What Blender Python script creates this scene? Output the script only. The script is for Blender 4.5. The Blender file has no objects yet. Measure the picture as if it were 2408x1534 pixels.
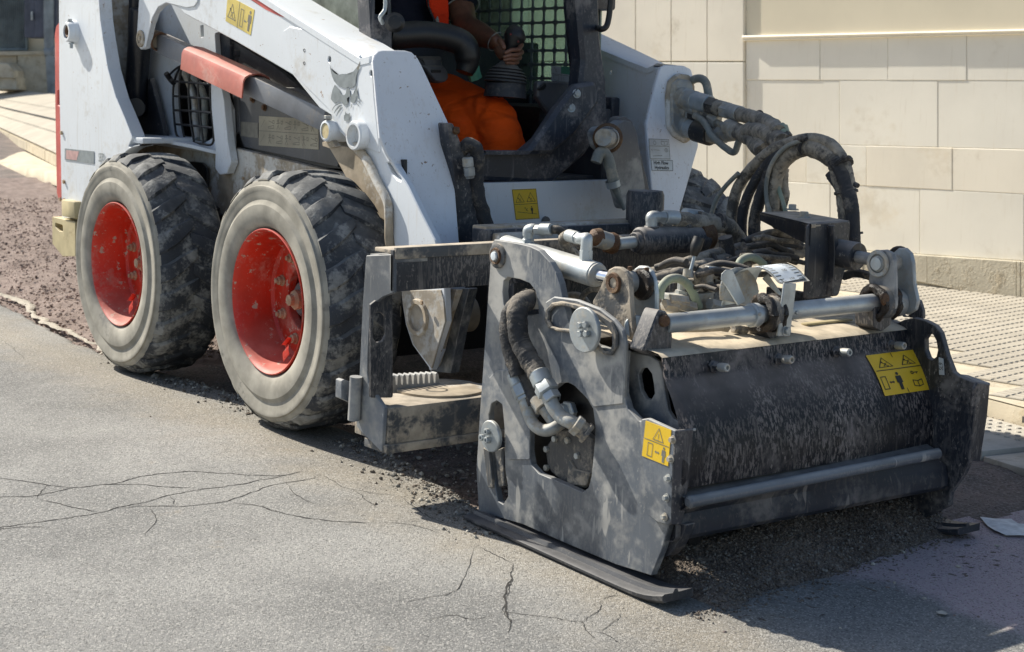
import bpy, bmesh, math, random
import numpy as np
from mathutils import Vector, Matrix, noise
random.seed(7); rng = np.random.default_rng(7)
sc = bpy.context.scene
PI = math.pi
V = Vector
# ------------------------------------------------------------------ camera
CAM = V((4.138, -2.225, 1.030)); FW = V((-0.7874, 0.5983, -0.1491)).normalized()
ROLL = math.radians(1.267)
RT = FW.cross(V((0, 0, 1))).normalized(); UP = RT.cross(FW)
RT, UP = RT*math.cos(ROLL)+UP*math.sin(ROLL), -RT*math.sin(ROLL)+UP*math.cos(ROLL)
FPX = 3751.2
cd = bpy.data.cameras.new('camera'); cam = bpy.data.objects.new('camera', cd); sc.collection.objects.link(cam)
cam.matrix_world = Matrix.Translation(CAM) @ Matrix((RT, UP, -FW)).transposed().to_4x4()
cd.sensor_width = 36; cd.lens = FPX/2408*36; cd.clip_start = .05; cd.clip_end = 500
cd.dof.use_dof = True; cd.dof.focus_distance = 4.15; cd.dof.aperture_fstop = 9
sc.camera = cam
# ------------------------------------------------------------------ sky, sun, exposure
SUN = V((.73, .22, -.67)).normalized()
w = bpy.data.worlds.new('World'); sc.world = w; w.use_nodes = True
nt = w.node_tree; bg = nt.nodes['Background']; sk = nt.nodes.new('ShaderNodeTexSky')
sk.sky_type = 'NISHITA'; sk.sun_disc = False; sk.sun_elevation = math.asin(-SUN.z)
sk.sun_rotation = math.atan2(-SUN.x, -SUN.y); sk.air_density = 1.0; sk.dust_density = 1.2
nt.links.new(sk.outputs[0], bg.inputs[0]); bg.inputs[1].default_value = .085
sl = bpy.data.lights.new('sun', 'SUN'); sl.energy = 5.0; sl.angle = math.radians(.5); sl.color = (1, .94, .83)
so = bpy.data.objects.new('sun', sl); sc.collection.objects.link(so)
so.rotation_euler = SUN.to_track_quat('-Z', 'Y').to_euler()
sc.view_settings.view_transform = 'Standard'; sc.view_settings.look = 'None'
sc.view_settings.exposure = .66; sc.view_settings.gamma = 1; sc.view_settings.use_curve_mapping = False
# ------------------------------------------------------------------ measuring helpers
# survey frames: enlarged views of the photograph the outlines were read off
FR = dict(A=(0,0,.3911),B=(800,0,.3911),C=(1500,0,.4563),D=(0,350,.489),E=(800,550,.4237),F=(1150,500,.2934),G=(1650,450,.3259),
          H=(1100,900,.4563),I=(1600,750,.4563),J=(500,400,.4562),K=(120,350,.3912),L=(0,0,.3259),M=(1050,550,.3911),N=(0,700,.6069),
          O=(1560,1000,.4153),P=(1700,300,.2086),Q=(960,0,.2607),R=(2150,550,.5866),S=(800,120,.1304),T=(1600,100,.2282),W=(0,0,1/.940625))
def px(fr, x, y):
    ox, oy, s = FR[fr]; return ((ox+s*x)*.940625, (oy+s*y)*.940625)
def ray(fr, x, y):
    a, b = px(fr, x, y); return FW+RT*((a-1204)/FPX)-UP*((b-767)/FPX)
def atY(fr, x, y, c): d = ray(fr, x, y); return CAM+d*((c-CAM.y)/d.y)
def atX(fr, x, y, c): d = ray(fr, x, y); return CAM+d*((c-CAM.x)/d.x)
def atZ(fr, x, y, c): d = ray(fr, x, y); return CAM+d*((c-CAM.z)/d.z)
def atD(fr, x, y, c): return CAM+ray(fr, x, y)*c
def onP(fr, x, y, o, n): d = ray(fr, x, y); return CAM+d*((o-CAM).dot(n)/d.dot(n))
def zu(x): return 0 if x < 0 else (-.029*x if x < 1.03 else -.030-.036*(x-1.03))   # height of the old asphalt
# ------------------------------------------------------------------ object helpers
def props(o, label=None, cat=None, group=None, kind=None):
    if label: o['label'] = label
    if cat: o['category'] = cat
    if group: o['group'] = group
    if kind: o['kind'] = kind
    return o
def thing(name, loc, label, cat, group=None):
    o = bpy.data.objects.new(name, None); sc.collection.objects.link(o); o.location = loc; o.empty_display_size = .1
    return props(o, label, cat, group)
def root_of(o):
    p = V((0, 0, 0))
    while o is not None: p = p+o.location; o = o.parent
    return p
def emit(name, bm, mat, parent=None, smooth=False, loc=None, ang=35):
    me = bm if isinstance(bm, bpy.types.Mesh) else bpy.data.meshes.new(name)
    if not isinstance(bm, bpy.types.Mesh):
        bmesh.ops.recalc_face_normals(bm, faces=bm.faces) if smooth != 'raw' else None
        bm.to_mesh(me); bm.free()
    me.name = name
    base = root_of(parent) if parent is not None else V((0, 0, 0))
    if parent is None and loc is not None: base = V(loc)
    me.transform(Matrix.Translation(-base))
    mats = mat if isinstance(mat, (list, tuple)) else [mat]
    if len(me.materials) == 0:
        for m in mats: me.materials.append(m)
    if smooth:
        me.polygons.foreach_set('use_smooth', [True]*len(me.polygons))
        if ang and smooth != 'raw': me.set_sharp_from_angle(angle=math.radians(ang))
    o = bpy.data.objects.new(name, me); sc.collection.objects.link(o)
    if parent is not None: o.parent = parent
    else: o.location = base
    return o
def dup(o, parent, M):
    # copy of an object with its children; world-space transform M applied to mesh data positions
    c = o.copy(); sc.collection.objects.link(c); c.parent = parent
    for ch in o.children: dup(ch, c, None)
    return c
def rounded(pts, r, n=3):
    if not r: return [tuple(p) for p in pts]
    out = []; k = len(pts)
    for i in range(k):
        p0 = V(pts[i-1]); p = V(pts[i]); p1 = V(pts[(i+1) % k])
        a = p0-p; b = p1-p
        if a.length < 1e-6 or b.length < 1e-6: out.append(tuple(p)); continue
        ang = a.angle(b)
        if ang > math.radians(172): out.append(tuple(p)); continue
        d = min(r/max(math.tan(ang/2), .05), a.length*.45, b.length*.45)
        A = p+a.normalized()*d; B = p+b.normalized()*d
        for j in range(n+1):
            t = j/n; q = A*(1-t)**2+p*2*t*(1-t)+B*t*t; out.append(tuple(q))
    return out
def solid(name, loops, th, M, mat, parent=None, bev=.0015, loc=None, smooth=True):
    """flat shape with holes, given as 2D loops; front face on local w=0, thickness towards -w; M maps (u,v,w) to the world"""
    cu = bpy.data.curves.new('shape', 'CURVE'); cu.dimensions = '2D'; cu.fill_mode = 'BOTH'
    b = min(bev, th*.3)
    cu.extrude = max(th/2-b, 1e-5); cu.bevel_depth = b; cu.bevel_resolution = 0; cu.offset = -b
    for lp in loops:
        sp = cu.splines.new('POLY'); sp.points.add(len(lp)-1)
        for i, q in enumerate(lp): sp.points[i].co = (q[0], q[1], 0, 1)
        sp.use_cyclic_u = True
    ob = bpy.data.objects.new('tmp', cu); me = bpy.data.meshes.new_from_object(ob)
    bpy.data.objects.remove(ob); bpy.data.curves.remove(cu)
    me.transform(M @ Matrix.Translation((0, 0, -th/2)))
    bm = bmesh.new(); bm.from_mesh(me); bpy.data.meshes.remove(me)
    bmesh.ops.remove_doubles(bm, verts=bm.verts, dist=1e-5)
    return emit(name, bm, mat, parent, smooth, loc, 30)
MY = Matrix(((1, 0, 0, 0), (0, 0, -1, 0), (0, 1, 0, 0), (0, 0, 0, 1)))      # u->X v->Z, front faces -Y
def plateY(name, outer, holes, Y, th, mat, parent, r=.006, bev=.0015, hr=None):
    f = lambda lp: [(lambda p: (p.x, p.z))(atY(*q, Y)) if isinstance(q[0], str) else (q[0], q[1]) for q in lp]
    loops = [rounded(f(outer), r)]+[rounded(f(h), r if hr is None else hr) for h in holes]
    return solid(name, loops, th, Matrix.Translation((0, Y, 0)) @ MY, mat, parent, bev)
MX = Matrix(((0, 0, 1, 0), (1, 0, 0, 0), (0, 1, 0, 0), (0, 0, 0, 1)))       # u->Y v->Z, front faces +X
def plateX(name, outer, holes, X, th, mat, parent, r=.006, bev=.0015):
    f = lambda lp: [(lambda p: (p.y, p.z))(atX(*q, X)) if isinstance(q[0], str) else (q[0], q[1]) for q in lp]
    loops = [rounded(f(outer), r)]+[rounded(f(h), r) for h in holes]
    return solid(name, loops, th, Matrix.Translation((X, 0, 0)) @ MX, mat, parent, bev)
def basis(o, nrm, up):
    n = nrm.normalized(); u = up.cross(n).normalized(); v = n.cross(u)
    return Matrix.Translation(o) @ Matrix((u, v, n)).transposed().to_4x4()
def plateP(name, outer, holes, o, nrm, th, mat, parent, r=.006, bev=.0015, up=V((0, 0, 1)), loc=None):
    M = basis(o, nrm, up); I = M.inverted(); n = nrm.normalized()
    f = lambda lp: [(lambda p: (p.x, p.y))(I @ onP(*q, o, n)) for q in lp]
    return solid(name, [rounded(f(outer), r)]+[rounded(f(h), r) for h in holes], th, M, mat, parent, bev, loc)
def bm_box(bm, a, b, bev=.003, M=None):
    a = V(a); b = V(b); c = (a+b)/2; s = b-a
    g = bmesh.ops.create_cube(bm, size=1)['verts']
    bmesh.ops.scale(bm, vec=(abs(s.x), abs(s.y), abs(s.z)), verts=g); bmesh.ops.translate(bm, vec=c, verts=g)
    if bev:
        e = list({e for v in g for e in v.link_edges})
        g = bmesh.ops.bevel(bm, geom=e, offset=min(bev, min(abs(s.x), abs(s.y), abs(s.z))*.3), segments=2, affect='EDGES', profile=.5)['verts']
    if M is not None:
        vs = {v for v in g if v.is_valid}
        bmesh.ops.transform(bm, matrix=M, verts=list(vs))
    return g
def box(name, a, b, mat, parent, bev=.003, M=None):
    bm = bmesh.new(); bm_box(bm, a, b, bev)
    if M is not None: bmesh.ops.transform(bm, matrix=M, verts=bm.verts)
    return emit(name, bm, mat, parent, True)
def smooth_path(P, n=8):
    P = [V(p) for p in P]; out = []
    if len(P) < 3: return [P[0].lerp(P[1], i/n) for i in range(n+1)]
    for i in range(len(P)-1):
        p0 = P[i-1] if i else P[0]*2-P[1]; p1 = P[i]; p2 = P[i+1]; p3 = P[i+2] if i+2 < len(P) else P[-1]*2-P[-2]
        for j in range(n):
            t = j/n; out.append(.5*((2*p1)+(p2-p0)*t+(2*p0-5*p1+4*p2-p3)*t*t+(3*p1-p0-3*p2+p3)*t**3))
    out.append(P[-1]); return out
def bm_tube(bm, P, r, n=12, rf=None, wr=0, seed=0, cap=True):
    """swept round section; r may be a function of 0..1; wr = wrinkle depth"""
    L = len(P); T = [(P[min(i+1, L-1)]-P[max(i-1, 0)]).normalized() for i in range(L)]
    nrm = T[0].orthogonal().normalized(); rings = []
    for i in range(L):
        nrm = (nrm-T[i]*nrm.dot(T[i])).normalized(); b = T[i].cross(nrm)
        rr = r(i/(L-1)) if callable(r) else r
        ring = []
        for k in range(n):
            a = 2*PI*k/n; d = nrm*math.cos(a)+b*math.sin(a); q = rr
            if wr:
                q *= 1+wr*(noise.noise((P[i]+d*rr)*38+V((seed, 0, 0)))+.6*noise.noise(V((math.cos(a)*1.6, math.sin(a)*1.6, i*.5+seed*3))))
            ring.append(bm.verts.new(P[i]+d*q))
        rings.append(ring)
    for i in range(L-1):
        for k in range(n):
            bm.faces.new((rings[i][k], rings[i][(k+1) % n], rings[i+1][(k+1) % n], rings[i+1][k]))
    if cap:
        bm.faces.new(rings[0][::-1]); bm.faces.new(rings[-1])
    return rings
def tube(name, P, r, mat, parent, n=12, seg=8, wr=0, sm=True, seed=0):
    bm = bmesh.new(); bm_tube(bm, smooth_path(P, seg) if sm else [V(p) for p in P], r, n, None, wr, seed)
    return emit(name, bm, mat, parent, True, None, 40)
def bm_lathe(bm, prof, o, ax, n=32, a0=0, hexa=False):
    """prof = [(distance along the axis, radius)]; o origin, ax axis direction"""
    ax = V(ax).normalized(); u = ax.orthogonal().normalized()
    if abs(ax.y) > .9: u = V((1, 0, 0))
    u = (u-ax*u.dot(ax)).normalized(); v = ax.cross(u); rings = []
    for t, r in prof:
        if r < 1e-6: rings.append([bm.verts.new(V(o)+ax*t)]); continue
        rings.append([bm.verts.new(V(o)+ax*t+(u*math.cos(a0+2*PI*k/n)+v*math.sin(a0+2*PI*k/n))*r) for k in range(n)])
    for A, B in zip(rings, rings[1:]):
        for k in range(n):
            if len(A) == 1 and len(B) == 1: continue
            if len(A) == 1: bm.faces.new((A[0], B[k], B[(k+1) % n]))
            elif len(B) == 1: bm.faces.new((A[k], A[(k+1) % n], B[0]))
            else: bm.faces.new((A[k], A[(k+1) % n], B[(k+1) % n], B[k]))
def lathe(name, prof, o, ax, mat, parent, n=32, a0=0):
    bm = bmesh.new(); bm_lathe(bm, prof, o, ax, n, a0)
    return emit(name, bm, mat, parent, True)
def rod(name, a, b, r, mat, parent, n=24, ch=.002):
    a = V(a); b = V(b); L = (b-a).length; ch = min(ch, r*.4, L*.3)
    return lathe(name, [(0, 0), (0, r-ch), (ch, r), (L-ch, r), (L, r-ch), (L, 0)], a, b-a, mat, parent, n)
def bolt(name, o, ax, r, h, mat, parent, washer=True, socket=False):
    bm = bmesh.new(); o = V(o); ax = V(ax).normalized()
    if washer: bm_lathe(bm, [(0, 0), (0, r*1.45), (h*.22, r*1.45), (h*.22, 0)], o, ax, 20)
    if socket: bm_lathe(bm, [(h*.2, 0), (h*.2, r), (h*.95, r), (h, r*.9), (h, r*.5), (h*.6, r*.45), (h*.6, 0)], o, ax, 20)
    else: bm_lathe(bm, [(h*.2, 0), (h*.2, r), (h*.9, r), (h, r*.86), (h, 0)], o, ax, 6, random.random())
    return emit(name, bm, mat, parent, True)
# ------------------------------------------------------------------ materials
def nn(t, typ, **k):
    n = t.nodes.new(typ)
    for a, b in k.items(): setattr(n, a, b)
    return n
def lin(c): return tuple((x/12.92 if x <= .04045 else ((x+.055)/1.055)**2.4) for x in c)
def mathn(t, op, a, b=None, c=None, clamp=False):
    n = nn(t, 'ShaderNodeMath', operation=op, use_clamp=clamp)
    for i, v in enumerate((a, b, c)):
        if v is None: continue
        if isinstance(v, (int, float)): n.inputs[i].default_value = v
        else: t.links.new(v, n.inputs[i])
    return n.outputs[0]
def noi(t, vec, s, det=4, rough=.55, dist=0):
    n = nn(t, 'ShaderNodeTexNoise'); n.inputs['Scale'].default_value = s; n.inputs['Detail'].default_value = det
    n.inputs['Roughness'].default_value = rough; n.inputs['Distortion'].default_value = dist; t.links.new(vec, n.inputs['Vector']); return n.outputs[0]
def ramp(t, v, lo, hi, a=0, b=1):
    n = nn(t, 'ShaderNodeMapRange'); n.interpolation_type = 'SMOOTHSTEP'; t.links.new(v, n.inputs[0])
    for i, q in enumerate((lo, hi, a, b)): n.inputs[i+1].default_value = q
    return n.outputs[0]
def mixc(t, f, a, b):
    n = nn(t, 'ShaderNodeMix', data_type='RGBA')
    if isinstance(f, (int, float)): n.inputs[0].default_value = f
    else: t.links.new(f, n.inputs[0])
    for i, v in ((6, a), (7, b)):
        if isinstance(v, tuple): n.inputs[i].default_value = (*v[:3], 1)
        else: t.links.new(v, n.inputs[i])
    return n.outputs[2]
def newmat(name):
    m = bpy.data.materials.new(name); m.use_nodes = True; t = m.node_tree; b = t.nodes['Principled BSDF']
    return m, t, b
def vecs(t, sc=(1, 1, 1), rot=(0, 0, 0)):
    g = nn(t, 'ShaderNodeNewGeometry'); mp = nn(t, 'ShaderNodeMapping'); mp.inputs['Scale'].default_value = sc; mp.inputs['Rotation'].default_value = rot
    t.links.new(g.outputs['Position'], mp.inputs[0]); return mp.outputs[0], g
DUST = (.36, .31, .245)
def dirty(name, base, dust=DUST, amt=.5, rough=.5, metal=0, up=.8, specks=.3, streak=.3, sc=9, bump=.15, chips=None, chipamt=.0, spec=.5, drough=.9, var=.25, drips=0, splash=0):
    """painted or bare surface with settled dust (up), splashed specks, runs (streak) and chipped paint"""
    m, t, b = newmat(name); v, g = vecs(t)
    n1 = noi(t, v, sc, 6, .62); n2 = noi(t, v, sc*9, 3, .6)
    blend = mathn(t, 'ADD', mathn(t, 'MULTIPLY', n1, .75), mathn(t, 'MULTIPLY', n2, .25))
    f = ramp(t, blend, .62-.28*amt, .80-.36*amt, 0, min(1, amt*1.5))
    if streak:
        vs, _ = vecs(t, (55, 55, 5)); s = ramp(t, noi(t, vs, 1, 3, .6), .56, .74, 0, streak)
        f = mathn(t, 'MAXIMUM', f, s)
    if specks:
        vv, _ = vecs(t, (1, 1, .55)); sp = ramp(t, noi(t, vv, 130, 2, .6), .60, .69, 0, specks)
        big = ramp(t, n1, .35, .62); f = mathn(t, 'MAXIMUM', f, mathn(t, 'MULTIPLY', sp, big))
    if splash:
        vd, _ = vecs(t, (170, 170, 48)); a_ = ramp(t, noi(t, vd, 1, 3, .65), .49, .57, 0, 1)
        vw, _ = vecs(t, (4, 4, 2.5)); q_ = ramp(t, noi(t, vw, 1, 4, .6), .40, .58, .03, 1); f = mathn(t, 'MAXIMUM', f, mathn(t, 'MULTIPLY', mathn(t, 'MULTIPLY', a_, q_), splash))
    if drips:
        vd, _ = vecs(t, (30, 30, 5)); a_ = ramp(t, noi(t, vd, 1, 2, .5, .4), .66, .69, 0, drips); f = mathn(t, 'MAXIMUM', f, a_)
    if up:
        sx = nn(t, 'ShaderNodeSeparateXYZ'); t.links.new(g.outputs['Normal'], sx.inputs[0])
        u = ramp(t, sx.outputs[2], .25, .85, 0, up); u = mathn(t, 'MULTIPLY', u, ramp(t, n1, .25, .6, .55, 1)); f = mathn(t, 'MAXIMUM', f, u)
    f = mathn(t, 'MINIMUM', f, .97)
    bc = mixc(t, ramp(t, noi(t, v, sc*.6, 5), .3, .7), tuple(c*(1-var) for c in base), tuple(min(1, c*(1+var)) for c in base))
    dc = mixc(t, ramp(t, noi(t, v, sc*3, 4), .3, .7), tuple(c*.72 for c in dust), tuple(min(1, c*1.15) for c in dust))
    if chips:
        ch = ramp(t, noi(t, v, 34, 5, .7), .70-.10*chipamt, .73-.10*chipamt)
        bc = mixc(t, ch, bc, chips)
    t.links.new(mixc(t, f, bc, dc), b.inputs['Base Color'])
    t.links.new(mathn(t, 'MULTIPLY_ADD', f, drough-rough, rough), b.inputs['Roughness'])
    if metal: t.links.new(mathn(t, 'MULTIPLY_ADD', f, -metal, metal), b.inputs['Metallic'])
    b.inputs['Specular IOR Level'].default_value = spec
    bp = nn(t, 'ShaderNodeBump'); bp.inputs['Strength'].default_value = bump; bp.inputs['Distance'].default_value = .004
    t.links.new(mathn(t, 'ADD', mathn(t, 'MULTIPLY', f, .6), mathn(t, 'MULTIPLY', n2, .5)), bp.inputs['Height']); t.links.new(bp.outputs[0], b.inputs['Normal'])
    return m
def plain(name, c, rough=.6, metal=0, spec=.5, em=None):
    m, t, b = newmat(name); v, g = vecs(t); n1 = noi(t, v, 40, 4)
    t.links.new(mixc(t, ramp(t, n1, .3, .7), tuple(x*.82 for x in c), tuple(min(1, x*1.12) for x in c)), b.inputs['Base Color'])
    b.inputs['Roughness'].default_value = rough; b.inputs['Metallic'].default_value = metal; b.inputs['Specular IOR Level'].default_value = spec
    return m
M_ = {}
M_['white'] = dirty('white_paint', (.69, .73, .77), dust=(.46, .40, .30), amt=.34, rough=.38, up=.12, specks=.3, streak=.22, sc=4, chips=(.28, .17, .10), chipamt=.3, var=.05, bump=.06)
M_['white_front'] = dirty('white_paint_scuffed', (.74, .76, .79), dust=(.42, .34, .26), amt=.22, rough=.42, up=.1, specks=.35, streak=.15, sc=7, chips=(.25, .17, .12), chipamt=.55, var=.06, bump=.08)
M_['white_dusty'] = dirty('white_paint_dusty', (.60, .58, .53), dust=(.40, .33, .24), amt=.75, rough=.6, up=.5, specks=.3, streak=.3, sc=6, chips=(.1, .09, .07), chipamt=.5, var=.1)
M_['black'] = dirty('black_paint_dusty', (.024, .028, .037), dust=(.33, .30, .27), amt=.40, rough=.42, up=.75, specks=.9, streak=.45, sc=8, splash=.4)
M_['dusty_black'] = dirty('motor_casting', (.06, .06, .062), dust=(.34, .30, .24), amt=.5, rough=.6, up=.8, specks=.5, streak=.2, sc=14, splash=.4)
M_['flap'] = dirty('flap_dusty_bounce_lit', (.050, .060, .082), dust=(.46, .42, .38), amt=.40, rough=.45, up=.8, specks=.4, streak=.35, sc=5, drips=.8)  # dusty paint, base paled to stand in for light bounced off the road
M_['link'] = dirty('grey_link_paint', (.17, .18, .20), amt=.3, rough=.4, up=.5, specks=.2, streak=.1)
M_['dusty_white'] = dirty('dust_caked_white_paint', (.50, .49, .46), dust=(.38, .33, .26), amt=.85, rough=.7, up=.5, specks=.4, streak=.4, sc=7)
M_['sand'] = dirty('steel_under_sand_drift', (.10, .10, .10), dust=(.58, .49, .36), amt=1.1, rough=.85, up=1, specks=.3, streak=.2, sc=6, bump=.5)
M_['skid'] = dirty('worn_black_skid', (.030, .033, .04), dust=(.22, .21, .2), amt=.35, rough=.45, up=.35, specks=.5, streak=.2, sc=9)
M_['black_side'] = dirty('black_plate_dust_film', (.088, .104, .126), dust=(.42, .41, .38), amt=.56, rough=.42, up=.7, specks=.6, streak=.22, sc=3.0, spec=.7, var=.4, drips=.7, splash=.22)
M_['drum'] = dirty('black_housing_splashed', (.018, .023, .033), dust=(.50, .45, .42), amt=.42, rough=.38, up=.95, specks=.8, streak=.4, sc=4, bump=.3, splash=.85)
M_['dusty'] = dirty('metal_under_sand_dust', (.07, .075, .08), dust=(.42, .36, .28), amt=.72, rough=.7, up=1, specks=.3, streak=.3, sc=7, bump=.4)
M_['darkgrey'] = dirty('dark_grey_paint', (.075, .08, .09), amt=.2, rough=.45, up=.4, specks=.15, streak=.15, sc=8)
M_['cab'] = dirty('cab_frame_paint', (.022, .028, .042), dust=(.30, .28, .27), amt=.42, rough=.42, up=.4, specks=.6, streak=.42, sc=8)
M_['panel'] = dirty('black_side_panel', (.03, .03, .03), dust=(.25, .23, .2), amt=.3, rough=.5, up=.5, specks=.2, streak=.2)
M_['black_clean'] = dirty('black_plastic', (.012, .012, .013), amt=.12, rough=.45, up=.25, specks=.1, streak=0)
M_['blackrod'] = dirty('black_cylinder_paint', (.012, .015, .022), amt=.1, rough=.28, up=.1, specks=.15, streak=.1)
M_['zinc'] = dirty('zinc_plated_steel', (.40, .44, .46), dust=(.42, .37, .29), amt=.38, rough=.45, metal=.55, up=.45, specks=.3, streak=.3, sc=14, bump=.1)
M_['zinc_dusty'] = dirty('zinc_fitting_dusty', (.36, .38, .38), dust=(.42, .37, .29), amt=.6, rough=.5, metal=.4, up=.6, specks=.3, streak=0, sc=20)
M_['chrome'] = plain('chromed_rod', (.75, .77, .8), .12, 1)
M_['rust'] = dirty('greasy_rust', (.10, .045, .018), dust=(.30, .19, .09), amt=.45, rough=.6, up=.2, specks=.5, streak=0, sc=45, bump=1.0)
M_['grease'] = dirty('black_grease', (.012, .008, .006), dust=(.12, .06, .025), amt=.35, rough=.35, up=0, specks=.4, streak=0, sc=50, bump=1.0)
M_['ochre'] = dirty('yellowed_bumper_paint', (.50, .42, .24), dust=(.28, .2, .1), amt=.35, rough=.6, up=.2, specks=.3, streak=.3)
M_['red_rim'] = dirty('red_wheel_paint', (.50, .024, .007), dust=(.52, .27, .21), amt=.42, rough=.42, up=.5, specks=.6, streak=.25, sc=7, chips=(.44, .35, .27), chipamt=.95, var=.3)
M_['darkred'] = plain('dark_red_button', (.12, .01, .01), .5)
M_['red'] = dirty('faded_red_paint', (.55, .10, .08), dust=(.55, .35, .3), amt=.3, rough=.6, up=.3, specks=.1, streak=.2)
M_['pink'] = dirty('sun_faded_red_guard', (.52, .15, .11), dust=(.6, .4, .34), amt=.35, rough=.5, up=.3, specks=.15, streak=.1)
M_['nut'] = dirty('dusty_nut', (.36, .22, .13), dust=(.46, .36, .24), amt=.6, rough=.7, up=.5, specks=.2, streak=0, sc=30)
M_['tyre'] = dirty('tyre_sidewall_dust', (.17, .165, .15), dust=(.35, .33, .28), amt=1.05, rough=.8, up=.3, specks=.15, streak=0, sc=4, bump=.12, spec=.3, chips=(.05, .05, .045), chipamt=.15)
M_['tread'] = dirty('tyre_tread', (.040, .045, .054), dust=(.29, .29, .275), amt=.56, rough=.75, up=.45, specks=.45, streak=0, sc=11, bump=.5, spec=.35)
M_['hose'] = dirty('hose_sleeve_dusty', (.10, .092, .08), dust=(.34, .30, .24), amt=.72, rough=.85, up=.75, specks=.2, streak=0, sc=16, bump=.7)
M_['hose_dark'] = dirty('hose_sleeve_black', (.03, .031, .034), dust=(.28, .24, .19), amt=.42, rough=.75, up=.6, specks=.25, streak=0, sc=18, bump=.7)
M_['hose_grey'] = dirty('thin_hose_grey', (.20, .22, .21), dust=(.4, .36, .29), amt=.5, rough=.6, up=.7, specks=.1, streak=0, sc=18)
M_['hose_green'] = dirty('thin_hose_green', (.25, .31, .24), dust=(.4, .37, .3), amt=.4, rough=.6, up=.7, specks=.1, streak=0, sc=18)
M_['yellow'] = dirty('yellow_sticker', (.76, .50, .025), dust=(.5, .4, .25), amt=.16, rough=.45, up=0, specks=.12, streak=.08, sc=12, bump=0, var=.05)
M_['print'] = plain('sticker_print', (.035, .035, .03), .6)
M_['print_grey'] = plain('grey_decal_print', (.23, .26, .27), .55)
M_['print_soft'] = plain('faded_decal_print', (.20, .19, .16), .7)
M_['label'] = dirty('beige_label', (.36, .33, .25), amt=.4, rough=.6, up=0, specks=.2, streak=.1, bump=0)
M_['label_white'] = dirty('white_label', (.62, .66, .68), amt=.15, rough=.5, up=0, specks=.15, streak=.05, bump=0)
M_['label_green'] = plain('green_label', (.12, .36, .24), .6)
M_['orange'] = None
M_['skin'] = plain('skin', (.19, .085, .05), .5)
M_['boot'] = dirty('rubber_bellows', (.035, .035, .04), amt=.3, rough=.6, up=.35, specks=.1, streak=0)
def cloth(name, c, c2):
    m, t, b = newmat(name); v, g = vecs(t, (1, 1, 1)); vf, _ = vecs(t, (10, 10, 26), (.4, .2, 0))
    n = noi(t, vf, 1, 3, .5, .8); t.links.new(mixc(t, ramp(t, noi(t, v, 12, 4), .4, .75, 0, .6), c, c2), b.inputs['Base Color'])
    b.inputs['Roughness'].default_value = .85; b.inputs['Specular IOR Level'].default_value = .2
    bp = nn(t, 'ShaderNodeBump'); bp.inputs['Strength'].default_value = .7; bp.inputs['Distance'].default_value = .02
    t.links.new(n, bp.inputs['Height']); t.links.new(bp.outputs[0], b.inputs['Normal']); return m
M_['orange'] = cloth('orange_work_cloth', (1.0, .105, .006), (.92, .10, .012))
M_['navy'] = cloth('navy_shirt', (.012, .014, .026), (.03, .03, .045))
M_['redvest'] = cloth('orange_red_vest', (.95, .05, .01), (.75, .05, .015))
def glass(name, tint, f=.82):
    m, t, b = newmat(name); t.nodes.remove(b); out = t.nodes['Material Output']
    tr = nn(t, 'ShaderNodeBsdfTransparent'); tr.inputs[0].default_value = (*tint, 1)
    gl = nn(t, 'ShaderNodeBsdfGlossy'); gl.inputs['Roughness'].default_value = .06
    df = nn(t, 'ShaderNodeBsdfDiffuse'); df.inputs[0].default_value = (.42, .46, .40, 1)
    v, g = vecs(t); n = noi(t, v, 12, 5)
    m1 = nn(t, 'ShaderNodeMixShader'); t.links.new(ramp(t, n, .3, .8, (1-f)*.6, min(1, (1-f)*1.5)), m1.inputs[0]); t.links.new(tr.outputs[0], m1.inputs[1]); t.links.new(df.outputs[0], m1.inputs[2])
    fr = nn(t, 'ShaderNodeFresnel'); fr.inputs[0].default_value = 1.25
    m2 = nn(t, 'ShaderNodeMixShader'); t.links.new(fr.outputs[0], m2.inputs[0]); t.links.new(m1.outputs[0], m2.inputs[1]); t.links.new(gl.outputs[0], m2.inputs[2])
    t.links.new(m2.outputs[0], out.inputs[0]); return m
M_['glass'] = glass('green_tinted_window', (.50, .64, .58), .9)
M_['glass_dusty'] = glass('dusty_side_window', (.5, .62, .5), .35)
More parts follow.
